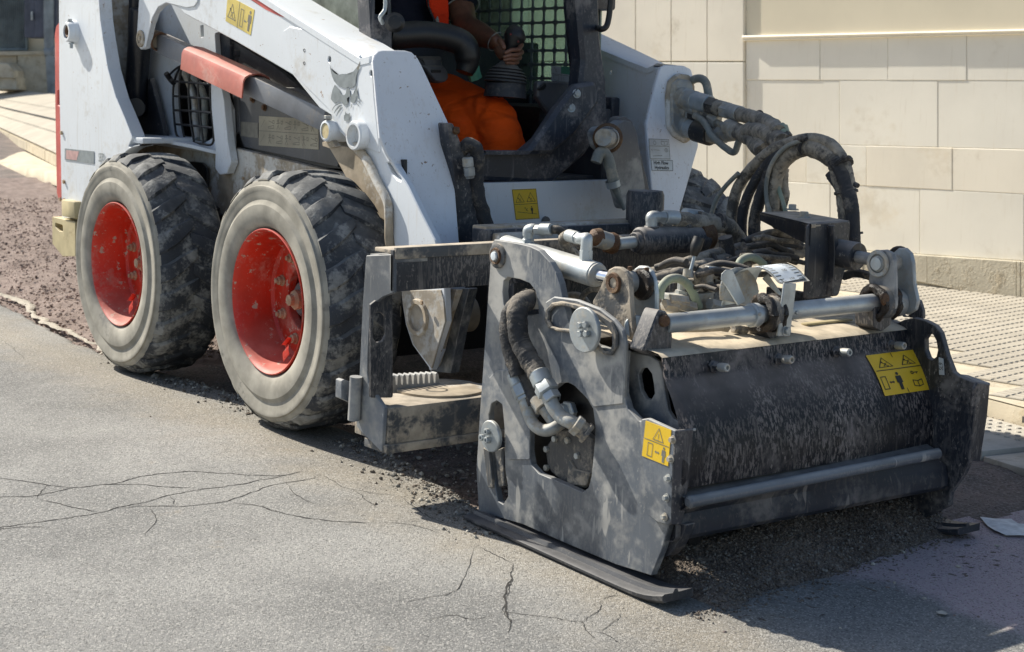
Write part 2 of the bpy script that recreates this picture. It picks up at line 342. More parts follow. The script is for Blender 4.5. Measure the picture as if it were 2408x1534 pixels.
def ground(name, a, b_, agg, bump=.5, fine=420, mott=2.2, agg_amt=.35, pink=None, brown=None, rough=.9, big=0, dark=None, rim=None):
    """mineral surface: mottled binder a/b_ with stone chips agg"""
    m, t, b = newmat(name); v, g = vecs(t)
    base = mixc(t, ramp(t, noi(t, v, mott, 6, .6), .35, .68), a, b_)
    if pink:
        c, msk = pink; base = mixc(t, msk(t, v), base, c)
    if brown: base = mixc(t, ramp(t, noi(t, v, 6, 5, .7), .62, .8, 0, .55), base, brown)
    if rim:     # fines and tyre dust spread beside the cut
        s_ = nn(t, 'ShaderNodeSeparateXYZ'); t.links.new(v, s_.inputs[0]); ay = mathn(t, 'ABSOLUTE', mathn(t, 'ADD', s_.outputs[1], .02)); ay = mathn(t, 'ADD', ay, mathn(t, 'MULTIPLY', noi(t, v, 4, 5, .65), .55))
        base = mixc(t, ramp(t, ay, .24, .58, .55, 0), base, rim); base = mixc(t, ramp(t, noi(t, v, 2.3, 6, .7, .6), .60, .70, 0, .32), base, tuple(c*.62 for c in a))
    vo = nn(t, 'ShaderNodeTexVoronoi'); vo.inputs['Scale'].default_value = fine; t.links.new(v, vo.inputs['Vector'])
    hs = nn(t, 'ShaderNodeSeparateColor'); t.links.new(vo.outputs['Color'], hs.inputs[0])
    base = mixc(t, ramp(t, hs.outputs[0], .62, .95, 0, agg_amt), base, agg)
    base = mixc(t, ramp(t, hs.outputs[1], .78, .98, 0, agg_amt*1.2), base, dark or tuple(x*.35 for x in a))
    grit = noi(t, v, 900, 2, .7)
    t.links.new(base, b.inputs['Base Color']); b.inputs['Roughness'].default_value = rough; b.inputs['Specular IOR Level'].default_value = .25
    h = mathn(t, 'ADD', mathn(t, 'MULTIPLY', ramp(t, vo.outputs['Distance'], 0, .55, 1, 0), .8), mathn(t, 'MULTIPLY', grit, .5))
    h = mathn(t, 'ADD', h, mathn(t, 'MULTIPLY', noi(t, v, 90, 4), 1.4))
    if big: h = mathn(t, 'ADD', h, mathn(t, 'MULTIPLY', noi(t, v, 24, 5), big))
    bp = nn(t, 'ShaderNodeBump'); bp.inputs['Strength'].default_value = bump; bp.inputs['Distance'].default_value = .003
    t.links.new(h, bp.inputs['Height']); t.links.new(bp.outputs[0], b.inputs['Normal']); return m
def mask_front(t, v):
    # pinkish stone dust lies on the road beyond the planer's path
    s = nn(t, 'ShaderNodeSeparateXYZ'); t.links.new(v, s.inputs[0])
    d = mathn(t, 'ADD', mathn(t, 'MULTIPLY', s.outputs[1], 1.0), mathn(t, 'MULTIPLY', s.outputs[0], -.15))
    d = mathn(t, 'ADD', d, mathn(t, 'MULTIPLY', noi(t, v, 5, 4), .35))
    a = ramp(t, d, .34, .47, 0, .85); c = ramp(t, s.outputs[0], 1.2, 1.6)
    return mathn(t, 'MULTIPLY', a, c)
M_['asphalt'] = ground('worn_asphalt', (.185, .184, .176), (.315, .310, .292), (.52, .50, .46), .8, 270, 1.2, .5, pink=((.47, .37, .385), mask_front), brown=(.36, .29, .19), rim=(.33, .285, .215))
M_['milled'] = ground('milled_asphalt', (.14, .12, .105), (.235, .185, .16), (.34, .29, .26), 1.0, 170, 5, .5, big=3)
M_['rubble'] = ground('asphalt_millings', (.12, .098, .082), (.20, .165, .135), (.38, .32, .26), 1.0, 260, 9, .55, big=2)
M_['rubble_pink'] = ground('pinkish_millings', (.21, .162, .14), (.30, .235, .205), (.42, .35, .31), 1.0, 260, 9, .22, big=2, dark=(.15, .115, .10))
M_['crack'] = plain('crack_dark', (.035, .033, .03), 1)  # even dark tone for the crack ribbons and paving joints
M_['edge_dust'] = ground('pale_edge_dust', (.42, .38, .31), (.52, .47, .39), (.6, .56, .5), 1, 260, 9, .3)
M_['stone'] = dirty('limestone_block', (.83, .79, .69), dust=(.66, .57, .42), amt=.30, rough=.85, up=0, specks=.06, streak=.16, sc=2.2, bump=.12, var=.07, spec=.2)
M_['stone2'] = dirty('limestone_block_warm', (.83, .77, .65), dust=(.66, .57, .42), amt=.32, rough=.85, up=0, specks=.06, streak=.16, sc=3, bump=.12, var=.07, spec=.2)
M_['mortar'] = plain('mortar', (.78, .73, .62), .95)
M_['stucco'] = dirty('beige_render', (.71, .64, .49), dust=(.68, .6, .45), amt=.12, rough=.9, up=0, specks=0, streak=.1, sc=2, bump=.1, var=.06, spec=.2)
M_['rough_stone'] = dirty('rough_hewn_base_stone', (.56, .51, .40), dust=(.45, .38, .27), amt=.5, rough=.95, up=0, specks=.2, streak=0, sc=8, bump=1, var=.12, spec=.1)
M_['paving'] = dirty('cement_paving_tile', (.44, .40, .33), dust=(.5, .45, .36), amt=.4, rough=.95, up=0, specks=.05, streak=0, sc=6, bump=.2, var=.1, spec=.1)
M_['groove'] = dirty('grimy_groove', (.27, .245, .20), amt=.4, rough=1, up=0, specks=.1, streak=0, sc=7, bump=.2)
M_['lattice'] = dirty('grey_lattice', (.13, .16, .155), amt=.3, rough=.35, up=.5, specks=.2, streak=0)
M_['kerb'] = dirty('stone_kerb', (.54, .48, .37), dust=(.42, .34, .22), amt=.4, rough=.9, up=0, specks=.2, streak=0, sc=9, bump=.4, var=.1, spec=.1)
M_['concrete'] = dirty('gutter_concrete', (.46, .43, .37), dust=(.34, .28, .2), amt=.4, rough=.95, up=0, specks=.2, streak=0, sc=7, bump=.3, spec=.1)
M_['paper'] = plain('dusty_paper', (.66, .67, .66), .8)
M_['shutter'] = dirty('grey_green_shutter', (.20, .24, .25), amt=.1, rough=.5, up=.2, specks=.05, streak=.1)
M_['slate'] = dirty('slate_blue_cabinet', (.075, .085, .12), amt=.1, rough=.5, up=.1, specks=.05, streak=.1)
M_['pipe_grey'] = dirty('grey_pipe', (.20, .23, .25), amt=.1, rough=.5, up=.1, specks=.05, streak=.1)
# ------------------------------------------------------------------ ground
def zr(x): return zu(x) if x > -3 else .024*(-3-x)
EDGE = [(-40, 7.5), (-12, 2.2), (-6, .75), (-3.1, .28), (-1.9, .15), (-1.5, .13), (-.9, .17), (-.3, .21), (.25, .22), (.6, .16), (1.05, .075), (1.66, .075)]
def edge(x):
    for (a, b), (c, d) in zip(EDGE, EDGE[1:]):
        if x <= c: return b+(d-b)*(x-a)/(c-a)
    return .075
def sheet(name, rows, mat, kind='structure', z=None):
    bm = bmesh.new(); G = [[bm.verts.new(p) for p in r] for r in rows]
    for a, b in zip(G, G[1:]):
        for i in range(len(a)-1): bm.faces.new((a[i], a[i+1], b[i+1], b[i]))
    o = emit(name, bm, mat, None, True, None, None); o['kind'] = kind
    return o
bm = bmesh.new(); vs = [bm.verts.new(p) for p in ((-220, -220, -.6), (220, -220, -.6), (220, 220, -.6), (-220, 220, -.6))]; bm.faces.new(vs)
props(emit('ground', bm, M_['concrete']), kind='structure')
xs = [-40, -25, -16, -12, -9, -7, -5.5, -4.5]+[(-4+.05*i) for i in range(114)]
rows = []
for x in xs:
    e = edge(x)+.02*noise.noise(V((x*7, 0, 0)))+.012*noise.noise(V((x*31, 3, 0)))
    rows.append([(x, y, zr(x)) for y in (-9, -5, -3, -2, -1.2, -.6, -.25, -.1)]+[(x, e-.02, zr(x)), (x, e, zr(x)-.006), (x, e+.012, zr(x)-.05)])
road = sheet('asphalt_road', rows, M_['asphalt'])
rows = []
for x in [1.65+.08*i for i in range(40)]+[5.2, 6, 8, 12, 20]:
    rows.append([(x, y, zu(x)) for y in (-9, -5, -3, -2, -1.2, -.6, -.25, -.1, -.03)+tuple(np.linspace(.04, 3.2, 30))])
bm2 = bmesh.new(); bm2.from_mesh(road.data); G = [[bm2.verts.new(p) for p in r] for r in rows]
for a, b in zip(G, G[1:]):
    for i in range(len(a)-1): bm2.faces.new((a[i], a[i+1], b[i+1], b[i]))
bmesh.ops.recalc_face_normals(bm2, faces=bm2.faces); bm2.to_mesh(road.data); bm2.free(); road.data.polygons.foreach_set('use_smooth', [True]*len(road.data.polygons))
rows = []
for x in list(np.linspace(-40, -5, 30))+list(np.linspace(-4.8, 1.7, 180)):
    e = edge(x)
    ys = [e-.02, e-.004]+[e+.02+i*.04 for i in range(24)]+[e+1.1+.2*i for i in range(14)]
    rows.append([(x, y, zr(x)-(.03 if y < e+1.05 else .0)+.011*noise.noise(V((x*9, y*9, 5)))+.007*noise.noise(V((x*34, y*34, 9)))) for y in ys])
trench = sheet('milled_road_strip', rows, M_['milled'])
# cracks: ribbons of ragged width lying in the asphalt
def crack(pts, wd=.0024, fr='W'):
    P = [atZ(fr, *p, 0) for p in pts]; P = [atZ(fr, *p, zr(q.x)) for p, q in zip(pts, P)]; P = [atZ(fr, *p, zr(q.x)) for p, q in zip(pts, P)]
    P = smooth_path(P, 9) if len(P) > 2 else [P[0].lerp(P[1], i/9) for i in range(10)]
    bm = bmesh.new(); L = R = None
    for i, p in enumerate(P):
        t = (P[min(i+1, len(P)-1)]-P[max(i-1, 0)]); t.z = 0; t.normalize(); n = V((-t.y, t.x, 0))
        p = p+n*.008*noise.noise(p*22)+n*.004*noise.noise(p*90)
        k = wd*(.45+1.1*abs(noise.noise(p*60)))*min(1, (i+.5)/6, (len(P)-i)/6)
        a, b = bm.verts.new(p-n*k+V((0, 0, .0007))), bm.verts.new(p+n*k+V((0, 0, .0007)))
        if L: bm.faces.new((L, a, b, R))
        L, R = a, b
    emit('crack', bm, M_['crack'], road)
for pts in ([(-60,815),(0,820),(100,830),(200,845),(310,857)], [(-60,900),(0,897),(150,888),(310,857),(470,840),(560,815),(680,797),(800,790),(950,800),(1150,806),(1250,787)],
            [(310,857),(470,843),(600,845),(700,855),(800,857)], [(-60,1035),(0,1020),(150,1000),(310,975),(430,957),(500,935),(600,915),(700,885),(850,860),(1000,840),(1240,790)],
            [(-60,1032),(0,1028),(110,1018),(200,1020)], [(150,905),(250,925),(340,945),(400,957)], [(500,940),(620,932),(760,933),(870,922),(950,908),(1050,870),(1180,835),(1330,815)],
            [(950,918),(1050,930),(1150,955),(1280,985),(1400,998),(1550,1000)]):
    crack([px('N', *p) for p in pts])
for pts in ([(405,1115),(390,1160),(385,1240),(360,1330),(345,1380),(390,1440),(365,1500)], [(345,1380),(450,1395),(600,1410),(700,1430),(780,1445),(800,1490),(870,1534)], [(780,1445),(820,1405),(870,1380),(885,1320)],
            [(870,1500),(930,1450),(990,1385)], [(405,1115),(330,1080),(200,1010)]):
    crack([px('H', *p) for p in pts], .0013)
crack([px('N', *p) for p in [(2109,1215),(2085,1290),(2085,1370),(2109,1420)]], .003)
for pts in ([(1280,790),(1350,820),(1440,860),(1560,880),(1640,895)], [(1640,895),(1700,930),(1780,980),(1840,1010)], [(1450,860),(1510,905),(1560,940)], [(0,240),(50,280),(110,330)]):
    crack([px('N', *p) for p in pts], .0012)
for pts in ([(620, 932), (640, 990), (600, 1060)], [(1180, 835), (1240, 900), (1330, 930)], [(200, 845), (170, 870), (150, 905)], [(700, 885), (720, 932)], [(1550, 1000), (1700, 1010), (1820, 1050)]):
    crack([px('N', *p) for p in pts], .0014)
for pts in ([(-200, 1330), (-60, 1300), (100, 1250), (200, 1010)], [(345, 1380), (200, 1420), (60, 1400), (-100, 1440)], [(800, 1490), (900, 1500), (1000, 1560)], [(885, 1320), (960, 1290), (1010, 1300)]):
    crack([px('H', *p) for p in pts], .0012)
# pale strip of fines along the cut edge
P = [atZ('N', *p, .002) for p in [(0,60),(90,85),(150,150),(290,215),(380,262),(440,300)]]
P = smooth_path([V((p.x, p.y, zr(p.x))) for p in P], 12); bm = bmesh.new(); pr = None
for i, p in enumerate(P):
    k = .022*(.3+1.2*abs(noise.noise(p*4+V((3, 0, 0)))+.35)); j = .03*noise.noise(p*7)+.02*noise.noise(p*19)
    q = [bm.verts.new((p.x, p.y+j+s*k, zr(p.x)+h)) for s, h in ((-1, -.002), (-.5, .002), (0, .0045+.003*noise.noise(p*30)), (.6, .003), (1.2, -.004))]
    if pr: [bm.faces.new((pr[m], pr[m+1], q[m+1], q[m])) for m in range(4)]
    pr = q
props(emit('pale_fines_ridge', bm, M_['edge_dust'], None, True), kind='stuff', label='thin pale ridge of stone dust along the edge of the cut')
# loose stones
ICO = []
for s in range(5):
    b = bmesh.new(); bmesh.ops.create_icosphere(b, subdivisions=1, radius=1)
    for v_ in b.verts: v_.co *= .75+.5*noise.noise(v_.co*1.3+V((s*7, 0, 0)))+.0; v_.co.z *= .72
    ICO.append((np.array([v_.co[:] for v_ in b.verts]), np.array([[v_.index for v_ in f.verts] for f in b.faces]))); b.free()
def stones(name, pts, mats, label=None, parent=None):
    """pts: list of (x, y, z, size)"""
    Vv = []; Ff = []; n = 0; mi = []
    for i, (x, y, z, s) in enumerate(pts):
        a, f = ICO[i % 5]; th = rng.uniform(0, 6.28); c, d = math.cos(th), math.sin(th)
        sc_ = s*rng.uniform(.7, 1.3, 3)
        p = a*sc_; q = np.stack([p[:, 0]*c-p[:, 1]*d+x, p[:, 0]*d+p[:, 1]*c+y, p[:, 2]+z+s*.25], 1)
        Vv.append(q); Ff.append(f+n); n += len(a); mi.append(np.full(len(f), i % len(mats)))
    Vv = np.concatenate(Vv); Ff = np.concatenate(Ff); mi = np.concatenate(mi)
    me = bpy.data.meshes.new(name); me.from_pydata(Vv.tolist(), [], Ff.tolist())
    for m in mats: me.materials.append(m)
    me.polygons.foreach_set('material_index', mi.astype(int).tolist())
    o = emit(name, me, mats, parent); o['kind'] = 'stuff'
    if label: o['label'] = label
    return o
PEB = [M_['rubble'], dirty('grey_pebble', (.20, .19, .17), amt=.4, rough=.9, up=0, specks=0, streak=0, sc=40, bump=.3), dirty('brown_pebble', (.15, .125, .10), amt=.3, rough=.9, up=0, specks=0, streak=0, sc=40, bump=.3), M_['rubble']]
PALE = [dirty('pale_pebble', (.42, .39, .33), amt=.3, rough=.9, up=0, specks=0, streak=0, sc=40, bump=.3)]
PINK = [M_['rubble_pink'], dirty('pink_brown_crumb', (.27, .20, .175), amt=.2, rough=.9, up=0, specks=0, streak=0, sc=40, bump=.3), dirty('tan_crumb', (.33, .26, .22), amt=.2, rough=.9, up=0, specks=0, streak=0, sc=40, bump=.3)]
# heap of millings pushed out in front of the drum
def heap_z(x, y):
    # ridge under the lip at x about 1.70, toe at about 1.98
    toe = 1.835-.10*y+.03*noise.noise(V((y*5, 1, 0)))+.012*noise.noise(V((y*19, 1, 0))); t = (toe-x)/(toe-1.62)
    return zu(x)+max(0, min(1, t))**.9*.085*(.9+.2*noise.noise(V((x*4, y*4, 3))))
rows = [[(x, y, ((heap_z(x, y)-zu(x))*min(1, max(0, (y-.09)/.07))+zu(x)-(0 if y > .1 else .012) if y < 1.02 else zu(x)-.02)+.006*noise.noise(V((x*60, y*60, 0)))-.002) for y in np.linspace(.04, 1.05, 90)] for x in np.linspace(1.40, 1.96, 60)]
heap = sheet('milled_asphalt_heap', rows, M_['rubble'], 'stuff')
heap['label'] = 'dark heap of asphalt millings spilling under the planer lip'
pts = []
for _ in range(9000):
    y = rng.uniform(.02, 1.03); x = rng.uniform(1.60, 2.02)
    if x > 1.845-.10*y+.022*rng.standard_normal(): continue
    if x < 1.8 and y < .11: continue
    pts.append((x, y, zu(x)+(heap_z(x, y)-zu(x))*min(1, max(0, (y-.09)/.07)), .0022+.0035*rng.random()**2.2))
stones('loose_millings', pts, PEB, 'small stones lying on the heap of millings')
# purple-brown millings on the strip behind, at the left
rows = []
for x in np.linspace(-9, -1.2, 150):
    e = edge(x); rows.append([(x, y, zr(x)+max(-.04, -.032+.085*min(1, max(0, (y-e)*2.2))*min(1, max(0, (-1.2-x)*1.2))*(.75+.5*noise.noise(V((x*2, y*2, 4)))))+.018*noise.noise(V((x*8, y*8, 7)))+.010*noise.noise(V((x*26, y*26, 2)))) for y in e+np.linspace(-.01, 1.6, 60)])
sheet('pink_millings_bank', rows, M_['rubble_pink'], 'stuff')['label'] = 'pinkish brown crumbled millings left behind the machine'
pts = []
for _ in range(9000):
    x = -1.3-6*rng.random()**1.5; e = edge(x); y = e+rng.uniform(0, 1.2)
    pts.append((x, y, zr(x)-.02+.085*min(1, (y-e)*2.2)*min(1, max(0, (-1.2-x)*1.2))*(.75+.5*noise.noise(V((x*2, y*2, 4)))), .003+.010*rng.random()**3))
stones('millings_crumbs', pts, PINK, 'crumbs on the pinkish millings behind the rear wheel')
# rubble along the cut edge beside the wheels
pts = []
for _ in range(3600):
    x = rng.uniform(-1.3, 1.2); y = edge(x)+rng.normal(-.04 if x < 0 else -.05, .05)
    if -.02 < y < .25 and (abs(x) < .20 or abs(x+1.087) < .2): continue
    pts.append((x, y, zr(x)-(.03 if y > edge(x) else 0), .0018+.008*rng.random()**4))
for _ in range(1500):
    x = rng.uniform(.25, 1.15); pts.append((x, rng.uniform(.1, 1.1), zr(x)-.028, .003+.010*rng.random()**3))
for (fx, fy, s) in ((635,403,.016), (540,350,.012), (560,372,.010), (600,385,.009), (650,410,.010), (1550,888,.006), (1848,985,.006), (620,565,.004), (415,345,.005)):
    p = atZ('N', fx, fy, 0); pts.append((p.x, p.y, zr(p.x), s))
stones('cut_edge_rubble', pts, [PEB[0], PEB[1], PEB[2], PALE[0]], 'loose rubble scattered along the edge of the cut by the wheels')
# scattered chips on the pink-dusted road in front
pts = []
for _ in range(550):
    x = rng.uniform(1.75, 2.9); y = rng.uniform(-.2, 2.0)
    if x < 1.9-.1*y: continue
    pts.append((x, y, zu(x)-.001, .0015+.006*rng.random()**5))
stones('road_chips', pts, [PINK[0], PINK[1], PALE[0]], 'tiny stone chips scattered on the dusty road before the planer')
for i, (fx, fy, s, lb) in enumerate(((1775,852,.014,'pale stone chip just beyond the toe of the millings heap'), (1500,1000,.009,'small white stone chip on the pink dusty road'), (2010,1005,.009,'flat pale chip on the road below the paper scrap'),
                    (1680,930,.008,'little grey stone at the toe of the millings heap'), (2245,885,.008,'small grey stone beside the paper scrap'))):
    p = atZ('O', fx, fy, -.06); b = bmesh.new(); a, f = ICO[i % 5]
    vv = [b.verts.new((q[0]*s*1.3+p.x, q[1]*s+p.y, q[2]*s*.7+zu(p.x)+s*.3)) for q in a]; [b.faces.new([vv[k] for k in g]) for g in f]
    props(emit('loose_stone', b, PALE[0], None, False, (p.x, p.y, zu(p.x))), lb, 'stone', 'stone chips on the dusty road')
# torn paper on the road, fallen leaf-like scrap
def scrap(fr, pts, name, lb, cat, mat, amp=.012):
    P = [atZ(fr, *p, -.06) for p in pts]; c = sum(P, V((0, 0, 0)))/len(P); c.z = zu(c.x); bm = bmesh.new()
    top = [bm.verts.new((p.x, p.y, zu(p.x)+.004+amp*abs(noise.noise(p*9)))) for p in P]; m_ = bm.verts.new((c.x, c.y, c.z+amp*.9))
    for i in range(len(top)): bm.faces.new((top[i], top[(i+1) % len(top)], m_))
    bmesh.ops.subdivide_edges(bm, edges=bm.edges, cuts=2, use_grid_fill=True)
    for v_ in bm.verts: v_.co.z += .003*noise.noise(v_.co*40)
    g = bmesh.ops.extrude_face_region(bm, geom=bm.faces[:])['geom']; bmesh.ops.translate(bm, verts=[v_ for v_ in g if isinstance(v_, bmesh.types.BMVert)], vec=(0, 0, .0008))
    props(emit(name, bm, mat, None, True, c), lb, cat)
scrap('O', [(2140,742),(2200,738),(2330,745),(2370,765),(2425,770),(2420,835),(2300,832),(2230,810),(2190,785)], 'paper_scrap', 'torn whitish paper scrap lying on the road by the far skid', 'paper', M_['paper'])
scrap('O', [(1880,1272),(1915,1262),(1950,1275),(1935,1287),(1900,1284)], 'dry_leaf', 'small curled dry leaf lying on the pink dusty road', 'leaf', PALE[0], .006)
# ------------------------------------------------------------------ right-hand pavement and wall
WO = atZ('W', 2270, 683, .05); WD = V((-.9903, -.139, 0)).normalized(); WN = V((.139, -.9903, 0)).normalized()
def wp(x, y): return onP('C', x, y, WO, WN)
MB = basis(WO, WN, V((0, 0, 1))); MBI = MB.inverted()
wall = thing('stone_wall', WO, 'pale limestone block wall behind the machine with a moulded ledge and rough base course', 'wall')
def slab(name, quad, front, th, mat, parent, bev=.003):
    L = [(lambda p: (p.x, p.y))(MBI @ wp(*q)) for q in quad]
    return solid(name, [L], th, MB @ Matrix.Translation((0, 0, front)), mat, parent, bev)
rb = {0: (198, -.022), 1: (225, -.028), 2: (440, .002), 3: (782, .025), 4: (985, .052), 5: (1332, .065), 6: (1345, .205)}
def ry(i, x): a, b = rb[i]; return a+b*(x-800)
def block(i, j, x0, x1, mat, g=.55, front=0., name='stone_block'):
    q = [(x0+g, ry(i, x0)+g), (x1-g, ry(i, x1)+g), (x1-g, ry(j, x1)-g), (x0+g, ry(j, x0)-g)]
    if q[2][1]-q[1][1] < 5 or q[3][1]-q[0][1] < 5: return
    slab(name, q, front+random.uniform(-.002, .002), .06, mat, wall)
slab('wall_core', [(-2300, -2600), (3600, -2600), (3600, 2050), (-2300, 1250)], -.006, .25, M_['mortar'], wall, 0)
for i, j, xs_ in ((1, 2, (800, 1205, 1577, 2008, 2420, 2900)), (2, 3, (800, 1312, 1850, 2390, 2900)), (3, 4, (800, 1130, 1460, 1930, 2450, 2900)), (4, 5, (800, 1260, 1752, 2323, 2900)), (5, 6, (1120, 1460, 1812, 2300, 2322, 2900))):
    for k, (a, b) in enumerate(zip(xs_, xs_[1:])):
        block(i, j, a, b, M_['rough_stone'] if i == 5 else random.choice((M_['stone'], M_['stone'], M_['stone2'])), front=.035 if i == 5 else 0, name='base_stone' if i == 5 else 'stone_block')
slab('rendered_panel', [(802, -2600), (3600, -2600), (3600, 135), (802, 198)], .000, .05, M_['stucco'], wall)
slab('ledge', [(790, 196), (3600, 132), (3600, 150), (790, 216)], .030, .08, M_['stone2'], wall, .01)
slab('ledge_fillet', [(795, 214), (3600, 149), (3600, 158), (795, 226)], .022, .06, M_['stone2'], wall, .004)
xl = (-2300, -2000, -1500, -1100, -700, -380, -180, 10, 205, 400, 597, 797)
for a, b in zip(xl, xl[1:]):
    slab('stone_panel', [(a+1.2, -2600), (b-1.2, -2600), (b-1.2, 336), (a+1.2, 336)], .018, .07, M_['stone2'] if (a//7) % 2 else M_['stone'], wall)
    slab('stone_panel', [(a+1.2, 343), (b-1.2, 343), (b-1.2, 1332), (a+1.2, 1332-(.02*(b-a)))], .018, .07, M_['stone'], wall)
# pavement: tile field, kerb, gutter
SZ = .05
k1 = atZ('I', 1910, 540, SZ-.005); k2 = atZ('I', 2104, 590, SZ-.005); kd = (k2-k1).normalized(); kn = V((-kd.y, kd.x, 0))
if kn.y < 0: kn = -kn
bm = bmesh.new(); w0 = WO+V((0, 0, 0))
vs = [k1-kd*6, k1+kd*4, k1+kd*4+kn*6, k1-kd*6+kn*6]
vv = [bm.verts.new((p.x, p.y, SZ-.004)) for p in vs]; bm.faces.new(vv)
pave = props(emit('pavement', bm, M_['kerb']), kind='structure')
# ribbed tiles
def tile_mesh(w_):
    bm = bmesh.new(); g = .003; n = 9
    bm_box(bm, (g/2, g/2, -.02), (w_-g/2, w_-g/2, 0), 0)
    nb_ = len(bm.faces)
    for i in range(6):
        for c_ in range(4):
            p_ = (w_-g)/6; q_ = (w_-g)/4; x0, x1, y0_, y1_ = g/2+q_*c_+.003, g/2+q_*(c_+1)-.003, g/2+p_*i+.006, g/2+p_*(i+1)-.006
            a = [bm.verts.new(p) for p in ((x0, y0_, .0003), (x1, y0_, .0003), (x1, y1_, .0003), (x0, y1_, .0003), (x0+.003, y0_+.003, .0035), (x1-.003, y0_+.003, .0035), (x1-.003, y1_-.003, .0035), (x0+.003, y1_-.003, .0035))]
            for f in ((4, 5, 6, 7), (0, 1, 5, 4), (1, 2, 6, 5), (2, 3, 7, 6), (3, 0, 4, 7)): bm.faces.new([a[k] for k in f])
    bmesh.ops.recalc_face_normals(bm, faces=bm.faces)
    for k_, f_ in enumerate(bm.faces): f_.material_index = 0 if k_ < nb_ else 1
    me = bpy.data.meshes.new('paving_tile'); bm.to_mesh(me); bm.free(); me.materials.append(M_['groove']); me.materials.append(M_['paving']); return me
TS = .25; tm = tile_mesh(TS); i1 = atZ('W', 2243, 853.5, SZ); i2 = atZ('W', 2408, 946, SZ); idr = (i2-i1).normalized()
tn = V((-idr.y, idr.x, 0)); tn = tn if tn.y > 0 else -tn
wd2 = V((WD.x, WD.y, 0)).normalized(); cnt = 0
axu = V((-WD.x, -WD.y, 0)).normalized(); axv = V((-axu.y, axu.x, 0)); ang = math.atan2(axu.y, axu.x)
for i in range(-18, 12):
    for j in range(0, 16):
        o = WO+axu*(i*TS)-axv*((j+1)*TS+.03); c = o+axu*TS/2+axv*TS/2
        if (c-i1).dot(tn) < .05 or c.x > 4.5 or c.x < -2.2: continue
        t_ = bpy.data.objects.new('paving_tile', tm); sc.collection.objects.link(t_); t_.parent = pave; t_.location = (o.x, o.y, SZ+random.uniform(-.0005, .0005)); t_.rotation_euler = (0, 0, ang); cnt += 1
# kerb stones
kerb = thing('kerb', (k1.x, k1.y, -.04), 'pale stone kerb edging the ribbed pavement at the right', 'kerb')
for a, b in ((-5.2, -4.2), (-4.2, -3.2), (-3.2, -2.2), (-2.2, -1.2), (-1.2, -.25), (-.25, .75), (.75, 1.75), (1.75, 2.75)):
    bm = bmesh.new(); bm_box(bm, (a+.003, 0, -.12), (b-.003, .16, SZ-.003), .012)
    bmesh.ops.transform(bm, matrix=Matrix.Translation((k1.x, k1.y, 0)) @ Matrix((kd, kn, V((0, 0, 1)))).transposed().to_4x4(), verts=bm.verts)
    emit('kerb_stone', bm, M_['kerb'], kerb, True)
gut = props(emit('gutter', (lambda b: (b.faces.new([b.verts.new((p.x, p.y, zu(p.x)-.004+.008)) for p in (k1-kd*5-kn*.42, k1+kd*3.5-kn*.42, k1+kd*3.5+kn*.05, k1-kd*5+kn*.05)]), b)[1])(bmesh.new()), M_['concrete']), kind='structure')
for i in range(-6, 7):
    a = k1+kd*(i*.41)
    bm = bmesh.new(); bm_box(bm, (.003, -.40, -.03), (.407, -.02, .014), .004)
    if -.1 < 1:
        for u in range(9):
            for v_ in range(4): bm_lathe(bm, [(0, .011), (.004, .008), (.0045, 0)], (.03+u*.043, -.06-v_*.043, .014), (0, 0, 1), 8)
    bmesh.ops.transform(bm, matrix=Matrix.Translation((a.x, a.y, zu(a.x)+.004)) @ Matrix((kd, kn, V((0, 0, 1)))).transposed().to_4x4(), verts=bm.verts)
    emit('gutter_slab', bm, M_['concrete'], gut, True)
pts = []
for _ in range(500):
    p = k1+kd*rng.uniform(-3, 1.5)-kn*abs(rng.normal(0, .03)); pts.append((p.x, p.y, zu(p.x)+.016, .002+.006*rng.random()**3))
stones('gutter_grit', pts, [PALE[0], PEB[1]], 'grit and crumbs lying along the foot of the right-hand kerb')
# ------------------------------------------------------------------ far left: raised pavement, kerb and house front
def kl(x): y = 170+(362-170)/(129+290)*(x+290); return y
def kdp(x): return 14*419/(x+290)
kp = [(x, kl(x), kdp(x)) for x in (-120, -40, 20, 62, 105, 150, 215, 300, 400, 520)]
K3 = [atD('W', x/1, y, d) for x, y, d in kp]
lk = thing('kerb', K3[3], 'sunlit kerb of the raised pavement far behind, left of the rear bumper', 'kerb')
for a, b in zip(K3, K3[1:]):
    t = (b-a).normalized(); n = V((-t.y, t.x, 0)).normalized(); n = n if n.dot(FW) > 0 else -n
    bm = bmesh.new(); q = [a+t*.01, b-t*.01, b-t*.01+n*.3, a+t*.01+n*.3]
    lo = [bm.verts.new(p-V((0, 0, .105))) for p in q]; hi = [bm.verts.new(p) for p in q]
    bm.faces.new(hi); [bm.faces.new((lo[i], lo[(i+1) % 4], hi[(i+1) % 4], hi[i])) for i in range(4)]
    bmesh.ops.bevel(bm, geom=bm.edges[:], offset=.015, segments=2, affect='EDGES'); emit('kerb_stone', bm, M_['kerb'], lk, True)
HB = [atD('W', x, y, d) for x, y, d in ((-140, 190, 38), (0, 207, 30), (60, 214, 27.5), (130, 222, 25), (260, 238, 21), (420, 258, 17.5), (560, 276, 15.5))]
KB = [atD('W', x, kl(x)-3, kdp(x)) for x in (-120, 10, 66, 131, 250, 400, 540)]
rows = [[a.lerp(b, t) for t in (0, .12, .3, .5, .75, 1)] for a, b in zip(KB, HB)]
sheet('raised_pavement', [[tuple(p) for p in r] for r in rows], M_['paving'])
for s in ((.40, .42), (.22, .225), (.62, .625)):     # joints between the slab courses
    bm = bmesh.new(); pr = None
    for a, b in zip(KB, HB):
        q = [bm.verts.new(a.lerp(b, t)+V((0, 0, .012))) for t in s]
        if pr: bm.faces.new((pr[0], q[0], q[1], pr[1]))
        pr = q
    props(emit('paving_joint', bm, M_['crack'], bpy.data.objects['raised_pavement']))
